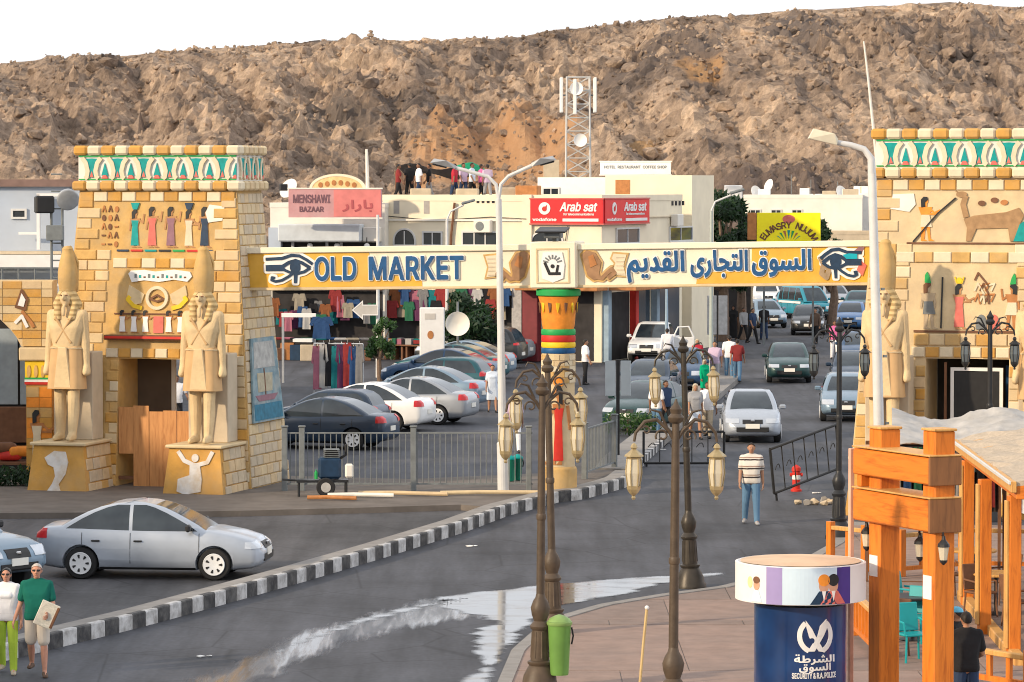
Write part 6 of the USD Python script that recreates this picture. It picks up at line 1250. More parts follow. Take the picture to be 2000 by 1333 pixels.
pk.part('open_door', rot(join(box((0, .45, .78), (.07, .95, .62), 0, .02), tube([(0, .02, 1.08), (0, .22, 1.52), (0, .68, 1.55), (0, .9, 1.08)], .035)), 8).apply_translation((.55, .90, 0)), pwhite)
facing('HAT', 1652, 826, 'blue and white car parked at the right kerb behind the black lamp', plight, -95, 'cars parked along the right kerb'); facing('SED', 1668, 770, 'dark car parked at the right kerb behind the blue and white one', pnavy, -95, 'cars parked along the right kerb')
facing('SED', 1680, 722, 'white-striped blue car parked beside the right pylon', pblue, -95, 'cars parked along the right kerb')
far = 'cars standing far up the street'
for kind, px, py, lb, pm, a in (('HAT', 1512, 642, 'white and light blue taxi far up the street, left of the dark saloon', plight, -80), ('SED', 1578, 656, 'dark saloon far up the street with a man leaning a board beside it', pblack, -95), ('SED', 1545, 622, 'teal car far up the street behind the taxi', ptaxi, -92),
                            ('SED', 1656, 648, 'bright blue car far up the street close to the right pylon', paint('bright_blue', (.04, .16, .38)), -100), ('SED', 1528, 598, 'pale car at the far end of the street below the beam', silver, -90), ('HAT', 1562, 592, 'dark blue car at the far end of the street below the beam', pblue, -90), ('SED', 1640, 606, 'grey car at the far end of the street near the pylon', silver2, -85), ('SUV', 1500, 606, 'white car at the far left end of the street below the beam', pwhite, -90), ('HAT', 1672, 620, 'teal hatchback at the far end of the street beside the pylon', pteal, -100)):
    facing(kind, px, py, lb, pm, a, far)
van = facing('VAN', 1602, 626, 'teal and white minibus far up the street', ptaxi, -70, cat='minibus'); van.part('white_roof', mv(box((-.5, 0, 1.94), (2.0, 1.0, .04), 0, .015), (0, 0, 0)), pwhite); van.part('white_band', mv(join(box((-.2, .845, .98), (3.0, .02, .12)), box((-.2, -.845, .98), (3.0, .02, .12))), (0, 0, 0)), pwhite)

# ================================================================ street furniture
bronze = M('bronze_paint', (.075, .053, .035), .5, .25, 6, .15, 30, metal=.0, var2=.4, tint=(.08, .06, .045), scale2=2); blackiron = M('black_iron', (.02, .021, .023), .4, .25, 6, .1, 30); gold = M('lantern_brass', (.36, .28, .15), .42, .2, 6, .1, 25, metal=.35)
frost = usdkit.material(stage, '/World/Looks/frosted_glass', {"p": ("principled_bsdf", {"base_color": (.70, .64, .50), "roughness": .35, "specular_ior_level": .5}), "t": ("translucent_bsdf", {"color": (.7, .62, .45)}), "m": ("mix_closure", {"fac": .3})}, [("p.BSDF", "m.closure1"), ("t.BSDF", "m.closure2")], surface="m.closure")
smoke_glass = plain('lantern_dark_glass', (.10, .12, .13), .15, 0, .7)
def lamp_post(label, loc, rz, metal, lant, pane, lean=0, armz=4.35, side=(1, -1)):
    t = T('street_lamp', label, 'street lamp', loc, rz, 'ornate lamp posts with hanging lanterns', ry=lean)
    t.part('base', lathe([(.30, -.02), (.30, .06), (.27, .10), (.25, .22), (.19, .34), (.165, .38), (.19, .41), (.19, .44), (.15, .46)], 20), metal, smooth=40)
    t.part('plinth_shaft', lathe([(.145, .46), (.125, .92), (.15, .94), (.16, .98), (.13, 1.02), (.10, 1.06)], 16), metal, smooth=40)
    for k in range(8): a = k / 8 * 2 * math.pi; t.part('flute', cyl((.137 * math.cos(a), .137 * math.sin(a), .50), (.118 * math.cos(a), .118 * math.sin(a), .90), .018, n=5), metal)
    t.part('collar', lathe([(.10, 1.06), (.135, 1.16), (.15, 1.26), (.115, 1.36), (.078, 1.42), (.064, 1.48)], 16), metal, smooth=40)
    t.part('pole', lathe([(.066, 1.48), (.062, 2.6), (.056, 3.9), (.050, armz + .15)], 14), metal, smooth=40)
    t.part('ring', lathe([(.066, 2.6), (.076, 2.62), (.076, 2.68), (.064, 2.7)], 14), metal, smooth=40)
    t.part('finial', lathe([(.062, armz + .15), (.10, armz + .18), (.11, armz + .23), (.07, armz + .28), (.085, armz + .34), (.04, armz + .40), (.012, armz + .47), (.001, armz + .48)], 14), metal, smooth=40)
    for s in side:
        a = [(0, 0, armz - .1), (s * .10, 0, armz + .06), (s * .26, 0, armz + .20), (s * .42, 0, armz + .17), (s * .54, 0, armz + .02), (s * .56, 0, armz - .10)]
        p = t.part('arm', tube(a, [.030, .028, .026, .024, .022, .018], 8), metal, smooth=40)
        t.part('scroll', tube([(s * (.18 + .09 * math.cos(u) * (1 - u / 9)), 0, armz - .02 + .09 * math.sin(u) * (1 - u / 9)) for u in np.linspace(-.5, 5.6, 16)], .016, 6), metal, p, smooth=40)
        t.part('scroll', tube([(s * (.40 + .07 * math.cos(u) * (1 - u / 9)), 0, armz + .05 + .07 * math.sin(u) * (1 - u / 9)) for u in np.linspace(.5, 6.0, 14)], .013, 6), metal, p, smooth=40)
        t.part('leaf', tube([(s * .12, 0, armz + .10), (s * .22, 0, armz + .30), (s * .34, 0, armz + .33), (s * .38, 0, armz + .26)], [.02, .022, .014, .006], 6), metal, p, smooth=40)
        x = s * .56; z = armz - .10
        l = t.part('lantern', join(mv(lathe([(.012, -.02), (.035, -.04), (.05, -.08), (.03, -.10), (.075, -.14), (.125, -.18), (.13, -.20), (.095, -.205)], 6), (0, 0, 0)), lathe([(.095, -.205), (.108, -.22), (.095, -.232)], 6)).apply_translation((x, 0, z)), lant); t.part('lantern_foot', lathe([(.018, -.78), (.03, -.755), (.02, -.73), (.06, -.69), (.09, -.64), (.095, -.60), (.082, -.595)], 6, (x, 0, z)), lant, l)
        t.part('pane', lathe([(.076, -.594), (.102, -.42), (.09, -.233)], 6, (x, 0, z)), pane, l)
        for k in range(6):
            a_ = k / 6 * 2 * math.pi; t.part('glazing_bar', tube([(x + r * math.cos(a_), r * math.sin(a_), z + h) for r, h in ((.081, -.60), (.107, -.42), (.094, -.23))], .010, 5), lant, l)
    return t
A_ = G(1054, 1348); lamp_post('bronze lamp post beside the light green bin, nearest of the left pair', A_, 12, bronze, gold, frost, .5); lamp_post('bronze lamp post standing just behind the nearest one at left, hidden base behind the bin', G(1081, 1240), 8, bronze, gold, frost, -1.3)
lamp_post('bronze lamp post in the middle of the promenade with two cream lanterns', G(1313, 1478), 4, bronze, gold, frost, .5); lamp_post('dark lamp post with fluted foot at the road edge, behind the middle bronze one', G(1349, 1148), -6, M('dark_bronze', (.045, .038, .030), .4, .25, 6, .1, 30, metal=.3), gold, frost, -1.9)
lamp_post('black lamp post at the right kerb beside the open barrier', G(1638, 1052), 5, blackiron, blackiron, smoke_glass); lamp_post('black lamp post in front of the right pylon doorway', at(1932, 992, 81.8) * [1, 1, 0], 0, blackiron, blackiron, smoke_glass)
# tall street lights
p = G(983, 975); t = T('street_light', 'tall grey street light with two arms before the beam centre', 'street light', (p[0], p[1], .15), 0, ry=-.9)
t.part('sleeve', lathe([(.14, 0), (.14, 1.22), (.11, 1.25)], 16), whitepole); t.part('pole', lathe([(.10, 1.25), (.075, 7.2)], 14), whitepole)
for s, dx, dz in ((-1, 1.05, .78), (1, .82, .80)):
    ap = t.part('arm', tube([(0, 0, 7.2), (s * .06, 0, 7.55), (s * .25, 0, 7.75), (s * dx, 0, 7.2 + dz)], .045, 8), whitepole, smooth=40)
    hd_ = T('x', None) if False else t.part('lamp_head', rot(hullp([(x, y, z) for x, y, z in ((0, -.08, -.03), (0, .08, -.03), (0, -.07, .06), (0, .07, .06), (s * .62, -.14, -.02), (s * .62, .14, -.02), (s * .55, -.11, .10), (s * .55, .11, .10), (s * .25, -.16, .12), (s * .25, .16, .12))]), -s * 14, (0, 1, 0)).apply_translation((s * dx, 0, 7.2 + dz)), steel, ap); t.part('lamp_glass', rot(box((s * .38, 0, -.04), (.36, .2, .05), 0, .015), -s * 14, (0, 1, 0)).apply_translation((s * dx, 0, 7.2 + dz)), black, ap)
b = at(1723, 1000, 72); zl = lambda y: zz(y, 72)
t = T('street_light', 'tall white street light with one curved arm beside the right pylon', 'street light', (b[0], b[1], 0), 0); tp = at(1703, 340, 72)[0] - b[0]
t.part('pole', tube([(0, 0, 0), (tp * .5, 0, zl(340) * .55), (tp, 0, zl(340))], [.12, .10, .085], 14), whitepole, smooth=40); t.part('arm', tube([(tp, 0, zl(340)), (tp - .02, 0, zl(310)), (tp - .16, 0, zl(292)), (tp - .42, 0, zl(284)), (tp - .72, 0, zl(279))], [.085, .075, .065, .06, .055], 10), whitepole, smooth=40)
t.part('lamp_head', rot(join(hullp([(x, y, z) for x, y, z in ((0, -.1, -.06), (0, .1, -.06), (0, -.08, .06), (0, .08, .06), (-.58, -.17, -.05), (-.58, .17, -.05), (-.52, -.13, .16), (-.52, .13, .16), (-.1, -.15, .15), (-.1, .15, .15))])), 12, (0, 1, 0)).apply_translation((tp - .70, 0, zl(278))), M('lamp_cream', (.66, .60, .46), .5, .08, 4))
for k in (0, 1, 2): t.part('pole_clip', box((tp * .35 * k * .6 + .09, -.0, 2.9 + k * 1.35), (.08, .06, .05)), greypaint)
aer = T('whip_aerial', 'thin pale aerial leaning beside the right pylon top', 'aerial', (at(1714, 330, 86)[0], 86, 0), 0); x0 = at(1687, 85, 86)[0] - at(1714, 330, 86)[0]; aer.part('rod', tube([(0, 0, 0), (0, 0, zz(330, 86)), (x0 * .7, 0, zz(150, 86)), (x0, 0, zz(82, 86))], [.05, .045, .03, .02], 6), offwhite)
for px, y0, y1, Y, lb, hdx in ((738, 560, 440, 143, 'white pole with arrow sign before the bazaar', 0), (873, 700, 430, 150, 'slim pale street light with one short arm before the market wall', .7), (1389, 770, 412, 140, 'pale green street light left of the dark trees', .8), (1302, 700, 560, 150, 'pale blue pole at the end of the market shops', 0)):
    t = T('thin_pole' if not hdx else 'street_light', lb, 'pole' if not hdx else 'street light', (at(px, 600, Y)[0], Y, 0)); h = zz(y1, Y) if hdx else zz(565 if px != 738 else 420, Y); t.part('pole', lathe([(.09, 0), (.07, h * .5), (.055, h)], 10), M('green_grey_pole', (.36, .40, .36), .5, .08, 3) if px == 1389 else whitepole if px != 1302 else M('pale_blue_paint'))
    if hdx: t.part('arm', tube([(0, 0, h), (.15, 0, h + .35), (hdx, 0, h + .62)], .04, 7), whitepole); t.part('lamp_head', rot(box((hdx + .2, 0, h + .7), (.6, .26, .12), 0, .04), -16, (0, 1, 0), (hdx, 0, h + .7)), greypaint)
arr = T('arrow_sign', 'pale grey arrow sign pointing left on the white pole', 'sign', (at(737, 600, 142.8)[0], 142.8, zz(606, 142.8))); arr.part('board', ext(Polygon([(-.95, 0), (-.60, .30), (-.60, .17), (0, .17), (0, -.17), (-.60, -.17), (-.60, -.30)]), .06), M('arrow_grey', (.50, .47, .43), .6, .1, 3)); arr.part('rim', ext(Polygon([(-1.02, 0), (-.57, .39), (-.57, .21), (.03, .21), (.03, -.21), (-.57, -.21), (-.57, -.39)]).difference(Polygon([(-.95, 0), (-.60, .30), (-.60, .17), (0, .17), (0, -.17), (-.60, -.17), (-.60, -.30)])), .08, .01), white)
dsh = T('satellite_dish', 'round white dish on a pole beside the white kiosk panel', 'satellite dish', (at(894, 633, 141)[0], 141, 0)); dsh.part('mast', cyl((0, .1, 0), (0, .1, zz(590, 141)), .05), greypaint); dsh.part('reflector', mv(rot(dm.copy().apply_scale(1.0), 88, (1, 0, 0)), (0, -.05, zz(633, 141))), offwhite, smooth=40)
kp = T('kiosk_panel', 'tall white advertising panel on a stand before the dark shops', 'kiosk', (at(820, 700, 139)[0], 139, zz(702, 139))); kp.part('panel', bx(0, .96, -.2, .2, 0, zz(601, 139) - zz(702, 139), .03), white); kp.part('foot', bx(.2, .76, -.15, .15, -zz(702, 139), -.002), black); kp.part('poster', bx(.2, .62, -.212, -.202, 1.55, 1.78), M('arrow_grey')); kp.part('poster_mark', ext(ell(.42, .95, .12, .16), .012, -.201), sienna)
# boards on a post near the column
bp = G(1208, 905); t = T('notice_boards', 'two blank grey boards on a dark post beside the dark teal car', 'sign', (bp[0], bp[1] + .6, .15)); zn = lambda y: zz(y, bp[1] + .6) - .15
t.part('post', bx(-.05, .05, -.05, .05, 0, zn(703), .01), black)
for a in (-1, 1): t.part('board', bx(a * .07 if a > 0 else -.36, .36 if a > 0 else -.07, -.08, -.055, zn(774), zn(705), .008), M('board_grey', (.42, .47, .50), .5, .08, 2))
# bins
def bin_(label, loc, r, h, m, lidm):
    t = T('litter_bin', label, 'bin', loc); t.part('body', lathe([(r * .74, 0), (r * .78, .03), (r * .97, h * .86), (r * 1.0, h * .88)], 20), m, smooth=40); t.part('rim', lathe([(r * 1.0, h * .88), (r * 1.08, h * .90), (r * 1.08, h * .94), (r * .98, h * .95)], 20), lidm, smooth=40); t.part('lid', lathe([(r * 1.0, h * .95), (r * .85, h * 1.0), (r * .4, h * 1.05), (.02, h * 1.07)], 20), lidm, smooth=40); t.part('handle', tube([(r * 1.02, -.05, h * .85), (r * 1.16, -.05, h * .7), (r * 1.02, -.05, h * .55)], .015, 6), black); return t
g0 = G(1090, 1316); bn = bin_('light green plastic litter bin hung beside the nearest bronze lamp post', (A_[0] + .30, A_[1] - .12, .25), .18, .86, M('bin_green', (.12, .25, .055), .45, .12, 3), M('bin_green_light', (.20, .32, .10), .45, .1, 3)); bn.part('bracket', cyl((-.30, .12, .70), (-.12, .05, .70), .022), greypaint); bn.part('bracket', cyl((-.30, .12, .35), (-.10, .05, .35), .022), greypaint)
for k, (x, y, lb) in enumerate(((996, 940, 'dark green bin behind the tall lamp pole, left one'), (1011, 938, 'dark green bin behind the tall lamp pole, right one'))): q = G(x, y, .15); bin_(lb, (q[0], q[1], .15), .13, .62, M('bin_dark_green', (.005, .14, .09), .45, .12, 3), teal)
sp = G(1249, 1345); t = T('wooden_pole', 'thin yellowish wooden stick with a white tip on the promenade', 'pole', sp); t.part('stick', tube([(0, 0, 0), (.06, 0, .7), (.11, 0, 1.22)], .022, 8), wood('stick_wood', (.52, .38, .18), (.40, .27, .12))); t.part('tip', mv(trimesh.creation.icosphere(1, .035), (.112, 0, 1.24)), white)
# grey fence left of the column
def fence(label, a, b, h, m, bar=.13, z0=.15, posts=(), name='iron_fence', r=.014, group=None):
    a, b = np.asarray(a[:2]), np.asarray(b[:2]); L = np.linalg.norm(b - a); yaw = math.degrees(math.atan2(*(b - a)[::-1])); t = T(name, label, 'fence', (*a, z0), yaw, group)
    for z in (.16, h - .08): t.part('rail', bx(0, L, -.02, .02, z - .02, z + .02), m)
    for x in posts: t.part('post', bx(x * L - .07, x * L + .07, -.07, .07, -.02, h + .06, .012), m); t.part('post_cap', bx(x * L - .09, x * L + .09, -.09, .09, h + .06, h + .10, .012), m)
    n = int(L / bar)
    for k in range(1, n): t.part('bar', cyl((k * L / n, 0, .165), (k * L / n, 0, h - .085), r, n=6), m)
    return t, L
fence('weathered grey iron fence between the left pylon and the tall lamp pole', G(556, 958, .15), G(1040, 958, .15), 1.5, greypaint, .14, .15, (0, .07, .52, .985))
fence('short grey fence right of the painted column', G(1142, 935, .15), G(1200, 915, .15), 1.35, greypaint, .16, .15, (0, 1.0))
def barrier(label, a, b, h, z0, m, zig=True):
    a3, b3 = np.array([*a[:2], z0[0]]), np.array([*b[:2], z0[1]]); L = np.linalg.norm((b3 - a3)[:2]); yaw = math.degrees(math.atan2(*(b3 - a3)[:2][::-1])); t = T('barrier', label, 'barrier', a3, yaw, ry=-math.degrees(math.atan2(z0[1] - z0[0], L)))
    t.part('frame', join(cyl((0, 0, 0), (L, 0, 0), .035), cyl((0, 0, h), (L, 0, h), .035), cyl((0, 0, 0), (0, 0, h), .035), cyl((L, 0, 0), (L, 0, h), .035)), m)
    n = int(L / .42)
    for k in range(1, n): t.part('bar', cyl((k * L / n, 0, .03), (k * L / n, 0, h - .03), .016, n=6), m)
    for k in range(n):
        x = (k + .5) * L / n; t.part('scroll', tube([(x + .10 * math.cos(u), 0, h * .5 + .16 * math.sin(u) * math.cos(u / 2)) for u in np.linspace(0, 5.8, 12)], .012, 5), m)
    for x in (.08, L - .08): t.part('foot', cyl((x, 0, 0), (x, 0, -z0[0] if x < 1 else -z0[1] - (z0[1] - z0[0]) * 0), .03), m)
    return t
barrier('low dark metal barrier across the street behind the two cream lanterns', G(1257, 912), G(1414, 912), .86, (.10, .10), blackiron)
barrier('open dark iron gate leaf slanting beside the black lamp at the right kerb', G(1512, 980), G(1642, 965), 1.1, (.20, .66), blackiron)
q = G(1557, 962); fx_ = T('fire_extinguisher', 'red fire hydrant post behind the open gate leaf', 'hydrant', (q[0], q[1] + .3, 0)); fx_.part('body', lathe([(.14, 0), (.14, .05), (.10, .07), (.10, .50), (.12, .52), (.11, .60), (.04, .66), (.001, .67)], 16), red, smooth=40); fx_.part('band', lathe([(.103, .3), (.107, .31), (.107, .4), (.103, .41)], 16), white); fx_.part('outlet', cyl((-.16, 0, .42), (.16, 0, .42), .045), red)
# hand cart with engine by the fence
q = G(640, 968, .15); ct = T('generator_cart', 'small dark engine on a one-wheeled cart beside the grey fence', 'generator', (q[0], q[1] - .1, .15), 5)
ct.part('frame', join(bx(-.75, .5, -.25, .25, .34, .40), cyl((-.7, -.2, 0), (-.7, -.2, .36), .03), cyl((.45, -.2, 0), (.45, -.2, .36), .03), cyl((.45, .2, 0), (.45, .2, .36), .03), cyl((-1.1, -.2, .42), (-.5, -.2, .38), .025)), blackiron); ct.part('engine_block', box((.05, 0, .68), (.55, .42, .52), 0, .06), navy); ct.part('cylinder_head', box((.10, 0, 1.02), (.32, .32, .2), 0, .04), black)
for k in range(5): ct.part('cooling_fin', box((.10, 0, .95 + k * .045), (.38, .38, .014)), greypaint)
w = ct.part('wheel', mv(rot(lathe([(.10, -.05), (.21, -.05), (.23, -.02), (.23, .02), (.21, .05), (.10, .05)], 24), 90, (1, 0, 0)), (-.05, -.30, .23)), rubber, smooth=40); ct.part('hub', mv(rot(lathe([(.001, -.04), (.12, -.04), (.12, .04), (.001, .04)], 20), 90, (1, 0, 0)), (-.05, -.32, .23)), M('hub_grey', (.40, .39, .37), .6, .15, 5), w)
ct.part('exhaust', tube([(.3, 0, .9), (.45, 0, 1.0), (.45, 0, 1.25)], .035, 8), black); ct.part('fuel_can', box((.52, -.18, .62), (.2, .16, .34), 0, .04), offwhite); ct.part('bottle', lathe([(.04, 0), (.04, .16), (.015, .2), (.015, .23)], 10, (-.28, -.15, .42)), green)
# clothes rack and garments
q = G(660, 792); RX, RY = q[0], q[1]
rk = T('clothes_rack', 'metal clothes rack in front of the dark bazaar shop', 'clothes rack', (RX, RY, 0), -10); rk.part('rail', cyl((-.85, 0, 2.15), (.9, 0, 2.15), .03), steel)
for x in (-.85, .9): rk.part('leg', cyl((x, 0, .05), (x, 0, 2.15), .03), steel); rk.part('foot', bx(x - .04, x + .04, -.35, .35, 0, .05), steel)
for k, (c, lb) in enumerate((('pink', 'pale pink long robe at the left end of the clothes rack'), ('white', 'white long robe on the clothes rack beside the pink one'), ('black', 'black long robe second of the dark ones on the clothes rack'), ('teal', 'teal long robe in the middle of the clothes rack'), ('plum', 'plum long robe on the clothes rack'), ('red', 'red striped long robe right of the middle of the clothes rack'), ('blue', 'blue long robe on the clothes rack'), ('grey', 'grey-lilac long robe at the right end of the clothes rack'))):
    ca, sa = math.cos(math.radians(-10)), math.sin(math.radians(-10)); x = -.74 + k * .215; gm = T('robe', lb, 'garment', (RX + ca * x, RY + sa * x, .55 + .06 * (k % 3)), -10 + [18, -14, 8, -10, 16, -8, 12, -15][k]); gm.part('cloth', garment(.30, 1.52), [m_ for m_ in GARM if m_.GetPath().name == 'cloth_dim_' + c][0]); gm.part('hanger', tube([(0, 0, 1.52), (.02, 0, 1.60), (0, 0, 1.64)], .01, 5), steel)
tb = T('market_stand', 'white-topped stand frame left of the clothes rack', 'stand', (at(580, 700, 139)[0], 139, 0), -8); tb.part('top_rail', bx(-.6, .75, -.05, .05, zz(620, 139), zz(612, 139)), white); tb.part('shelf', bx(-.1, .65, -.3, .3, zz(668, 139), zz(662, 139)), white)
for x in (-.55, .7): tb.part('leg', bx(x - .04, x + .04, -.04, .04, 0, zz(620, 139)), steel)
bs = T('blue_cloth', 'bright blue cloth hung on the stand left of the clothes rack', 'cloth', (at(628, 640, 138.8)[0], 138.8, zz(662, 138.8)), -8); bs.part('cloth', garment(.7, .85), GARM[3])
q = G(1225, 850, 0); bush = T('bush', 'low green bush at the foot of the dark teal car', 'bush', (q[0], q[1] - .4, .1)); bush.part('foliage', leaves(900, [((x, 0, .3), .38) for x in (-.4, 0, .4, .7)], .07, 12), leaf_g); bush.part('stem', cyl((0, 0, 0), (0, 0, .4), .03), bark)
g = np.random.default_rng(31); q = G(1605, 985); rb = T('rubble_heap', 'small heap of pale rubble and rags by the black lamp at the right kerb', 'rubble', (q[0], q[1], 0))
for k in range(14): s_ = g.uniform(.06, .16); rb.part('stone', mv(rock(80 + k).apply_scale(s_), (g.normal() * .28, g.normal() * .2, s_ * .5)), [kerb_top, tan2, kerb_top][k % 3])
for k, (x, y, L) in enumerate(((640, 972, 1.6), (700, 968, 2.2), (860, 968, 2.4), (600, 977, 1.2))): q = G(x, y, .15); pp = T('pipe_length', ['bent pale pipe lying left end of the pavement by the fence', 'long pale plank lying along the pavement under the fence', 'long thin pale pipe lying on the pavement left of the lamp pole', 'short rusty pipe lying beside the gate pavement edge'][k], 'pipe', (q[0], q[1], .15), g.uniform(-8, 6)); pp.part('tube', tube([(0, 0, .06), (L * .4, .05, .07), (L, -.05, .06)], .05, 8), [offwhite, tan, cream, sienna][k])
for k, (x, y) in enumerate(((918, 1069), (393, 1285), (20, 960), (1592, 965), (1290, 880))): q = G(x, y); pl_ = T('litter', ['white scrap of litter on the road by the striped kerb', 'pale litter scraps on the road near the puddle', 'pale debris on the ground left of the statue plinth', 'white plastic scrap beside the open gate leaf', 'white scrap on the road behind the barrier'][k], 'litter', (q[0], q[1], .0 if k != 2 else .15)); pl_.part('scrap', rock(120 + k).apply_scale((.10, .08, .03)).apply_translation((0, 0, .025)), white); pl_.part('scrap', rock(130 + k).apply_scale((.06, .05, .02)).apply_translation((.12, .1, .02)), white)

# the police booth
bq = at(1570, 1180, 50.0); bt = T('police_booth', 'round blue booth with a white picture drum on top', 'booth', (bq[0], 50.6, 0)); br = .655; zb_ = lambda y: zz(y, 50)
blue_booth = usdkit.material(stage, '/World/Looks/booth_blue', {"tc": ("texture_coordinate", {}), "n": ("noise_texture", {"scale": 2., "detail": 5}), "r": ("rgb_ramp", {"ramp": [(.3, (.004, .018, .075)), (.7, (.008, .040, .14))]}), "p": ("principled_bsdf", {"roughness": .22, "coat_weight": .4, "coat_roughness": .1})}, [("tc.object", "n.vector"), ("n.fac", "r.fac"), ("r.color", "p.base_color")], surface="p.BSDF")
bt.part('cylinder', lathe([(br, 0), (br, zb_(1190))], 64), blue_booth, smooth=30); dr = .925; z0, z1 = zb_(1182), zb_(1106)
bt.part('base_ring', lathe([(br + .04, -.02), (br + .04, .12), (br + .002, .14)], 48), greypaint)
d_ = bt.part('drum', lathe([(br + .01, z0 - .02), (dr - .03, z0), (dr, z0 + .01), (dr, z1 - .01), (dr - .03, z1), (dr - .05, z1 - .015), (.3, z1 + .01), (.001, z1 + .03)], 64), white, smooth=30); bt.part('drum_top', lathe([(dr - .07, z1 + .004), (.3, z1 + .022), (.001, z1 + .042)], 48), M('drum_top_dust', (.62, .45, .30), .8, .12, 2, var2=.3, tint=(.5, .38, .28)), d_, smooth=30)
def onb(name, poly, r, th, deg, m, par=None): return bt.part(name, wrap(poly, r, th, math.radians(deg)), m, par)
hD = z1 - z0; mauve2 = M('lilac_print', (.30, .25, .48), .4, .06, 3); viol = M('violet_print', (.055, .03, .20), .4, .08, 3); skyp = M('sky_print', (.52, .64, .74), .4, .08, 1.5)
onb('print_panel', sbox(-.62 + .0, z0 + .015, .30, z1 - .015), dr, .004, -78, skyp, d_); onb('print_band', sbox(-.12, z0 + .012, .12, z1 - .012), dr, .006, -118, mauve2, d_); onb('print_band', sbox(-.12, z0 + .012, .12, z1 - .012), dr, .006, -54, viol, d_)
for deg, hairc, coatc, hx_ in ((-74, orange, navy, .0), (-65, black, coral, .0)):
    onb('print_portrait', ell(0, z0 + hD * .52, .075, .10), dr, .007, deg, M('print_skin', (.55, .30, .2), .5, .08, 8), d_); onb('print_hair', ell(0, z0 + hD * .66, .085, .085), dr, .009, deg, hairc, d_); onb('print_coat', Polygon([(-.20, z0 + .02), (.20, z0 + .02), (.07, z0 + hD * .38), (-.07, z0 + hD * .38)]), dr, .008, deg, coatc, d_); onb('print_shirt', Polygon([(-.03, z0 + hD * .38), (.03, z0 + hD * .38), (0, z0 + .06)]), dr, .010, deg, white, d_)
onb('print_portrait', ell(0, z0 + hD * .5, .055, .08), dr, .007, -136, M('print_skin'), d_); onb('print_hair', ell(0, z0 + hD * .62, .06, .05), dr, .009, -136, brown, d_); onb('print_shirt', Polygon([(-.1, z0 + .03), (.1, z0 + .03), (.04, z0 + hD * .36), (-.04, z0 + hD * .36)]), dr, .008, -136, skyp, d_); onb('print_portrait', ell(0, z0 + hD * .55, .05, .08), dr, .007, -144, M('print_yellow', (.7, .66, .3), .5, .1, 8), d_)
ze = zb_(1245); we = lambda poly: affinity.translate(affinity.scale(poly, 1, 1, origin=(0, 0)), 0, ze); cdeg = -75
for s in (1, -1): onb('emblem_wreath', we(LineString([(s * .235 * math.sin(a) , -.235 * math.cos(a)) for a in np.linspace(.45, 2.45, 12)]).buffer(.035, cap_style=2)), br, .006, cdeg, white)
onb('emblem_eagle', we(union_all([Polygon([(-.15, .22), (-.06, .10), (.0, -.02), (.14, -.24), (.04, -.22), (-.10, -.02), (-.14, .12)]), Polygon([(.16, .23), (.06, .14), (.02, .0), (-.12, -.22), (-.02, -.22), (.12, .0), (.17, .1)])]).difference(ell(-.06, -.07, .04, .04))), br, .006, cdeg, white)
for wd, z, w_ in (('shorta', zb_(1298), .62), ('souk', zb_(1314), .48)): q = words(arab(wd), .10, False, None, True, 800); bb = q.bounds; onb('lettering', affinity.translate(affinity.scale(affinity.translate(q, -(bb[0] + bb[2]) / 2, 0), w_ / (bb[2] - bb[0]), 1, origin=(0, 0)), 0, z), br, .006, cdeg, white)
q = words('SECURITY & R.A. POLICE', .075, True, .68); onb('lettering', affinity.translate(q, -.34, zb_(1329)), br, .006, cdeg, white)
# ================================================================ the timber pergola on the right
tim = wood('orange_timber', (.62, .18, .022), (.38, .095, .012), (5, 5, .55), .42); timh = wood('orange_timber_level', (.62, .18, .022), (.38, .095, .012), (.55, 5, 5), .42); pinet = wood('pale_timber', (.58, .32, .10), (.42, .2, .06), (5, 5, .6), .5)
PA = 24.0; pe = np.array([math.sin(math.radians(PA)), -math.cos(math.radians(PA))])    # from the back post towards the front one
P2 = np.array([(1836 - 1000) / FPX * 49.6, 49.6]); P1 = P2 - pe * 1.5; yawp = -(90 - PA)
gt = T('timber_gateway', 'heavy orange timber gateway of two posts and two cross beams', 'gateway', (*P1, 0), yawp)    # local x runs from the back post to the front one
ztp = zz(838, 50.5)
for x, hh in ((0, zz(835, 51.3)), (1.5, zz(842, 49.6))):
    pp = gt.part('post', bx(x - .165, x + .165, -.165, .165, 0, hh, .018), tim); gt.part('post_foot', bx(x - .2, x + .2, -.2, .2, 0, .3, .02), tim, pp); gt.part('post_cap', bx(x - .185, x + .185, -.185, .185, hh - .001, hh + .035, .01), pinet, pp)
    gt.part('paper_notice', bx(x - .166 - .004, x - .166, -.10, .12, 2.05 + (.05 if x else .25), 2.5 + (.05 if x else .25)), white) if False else gt.part('paper_notice', bx(x - .13, x + .10, -.171, -.167, 1.95 if x else 2.12, 2.28 if x else 2.42), white)
for k_, (y0, y1) in enumerate(((890, 942), (972, 1034))):
    z0, z1 = zz(y1, 49.9), zz(y0, 49.9); gt.part('cross_beam', bx(-.42, 1.70, -.285, .215, z0, z1, .02), timh)
    gt.part('beam_end', bx(1.702, 1.745, -.295, .225, z0 - .015, z1 + .015, .012), wood('shaded_beam_end', (.24, .105, .04), (.16, .07, .03), (5, 5, .6), .5)); gt.part('beam_cap', bx(-.43, 1.75, -.30, .23, z1 + .016, z1 + .04, .008), pinet)  # end faces in a darker wood, their shade put into the colour
gt.part('spacer_post', bx(-.36, -.24, -.25, -.10, zz(972, 49.9) + .042, zz(942, 49.9) - .002, .01), tim); pass
gt.part('corner_post', bx(-.53, -.46, -.30, -.23, 0, zz(880, 51), .01), M('pink_pole', (.62, .36, .26), .6, .1, 4))
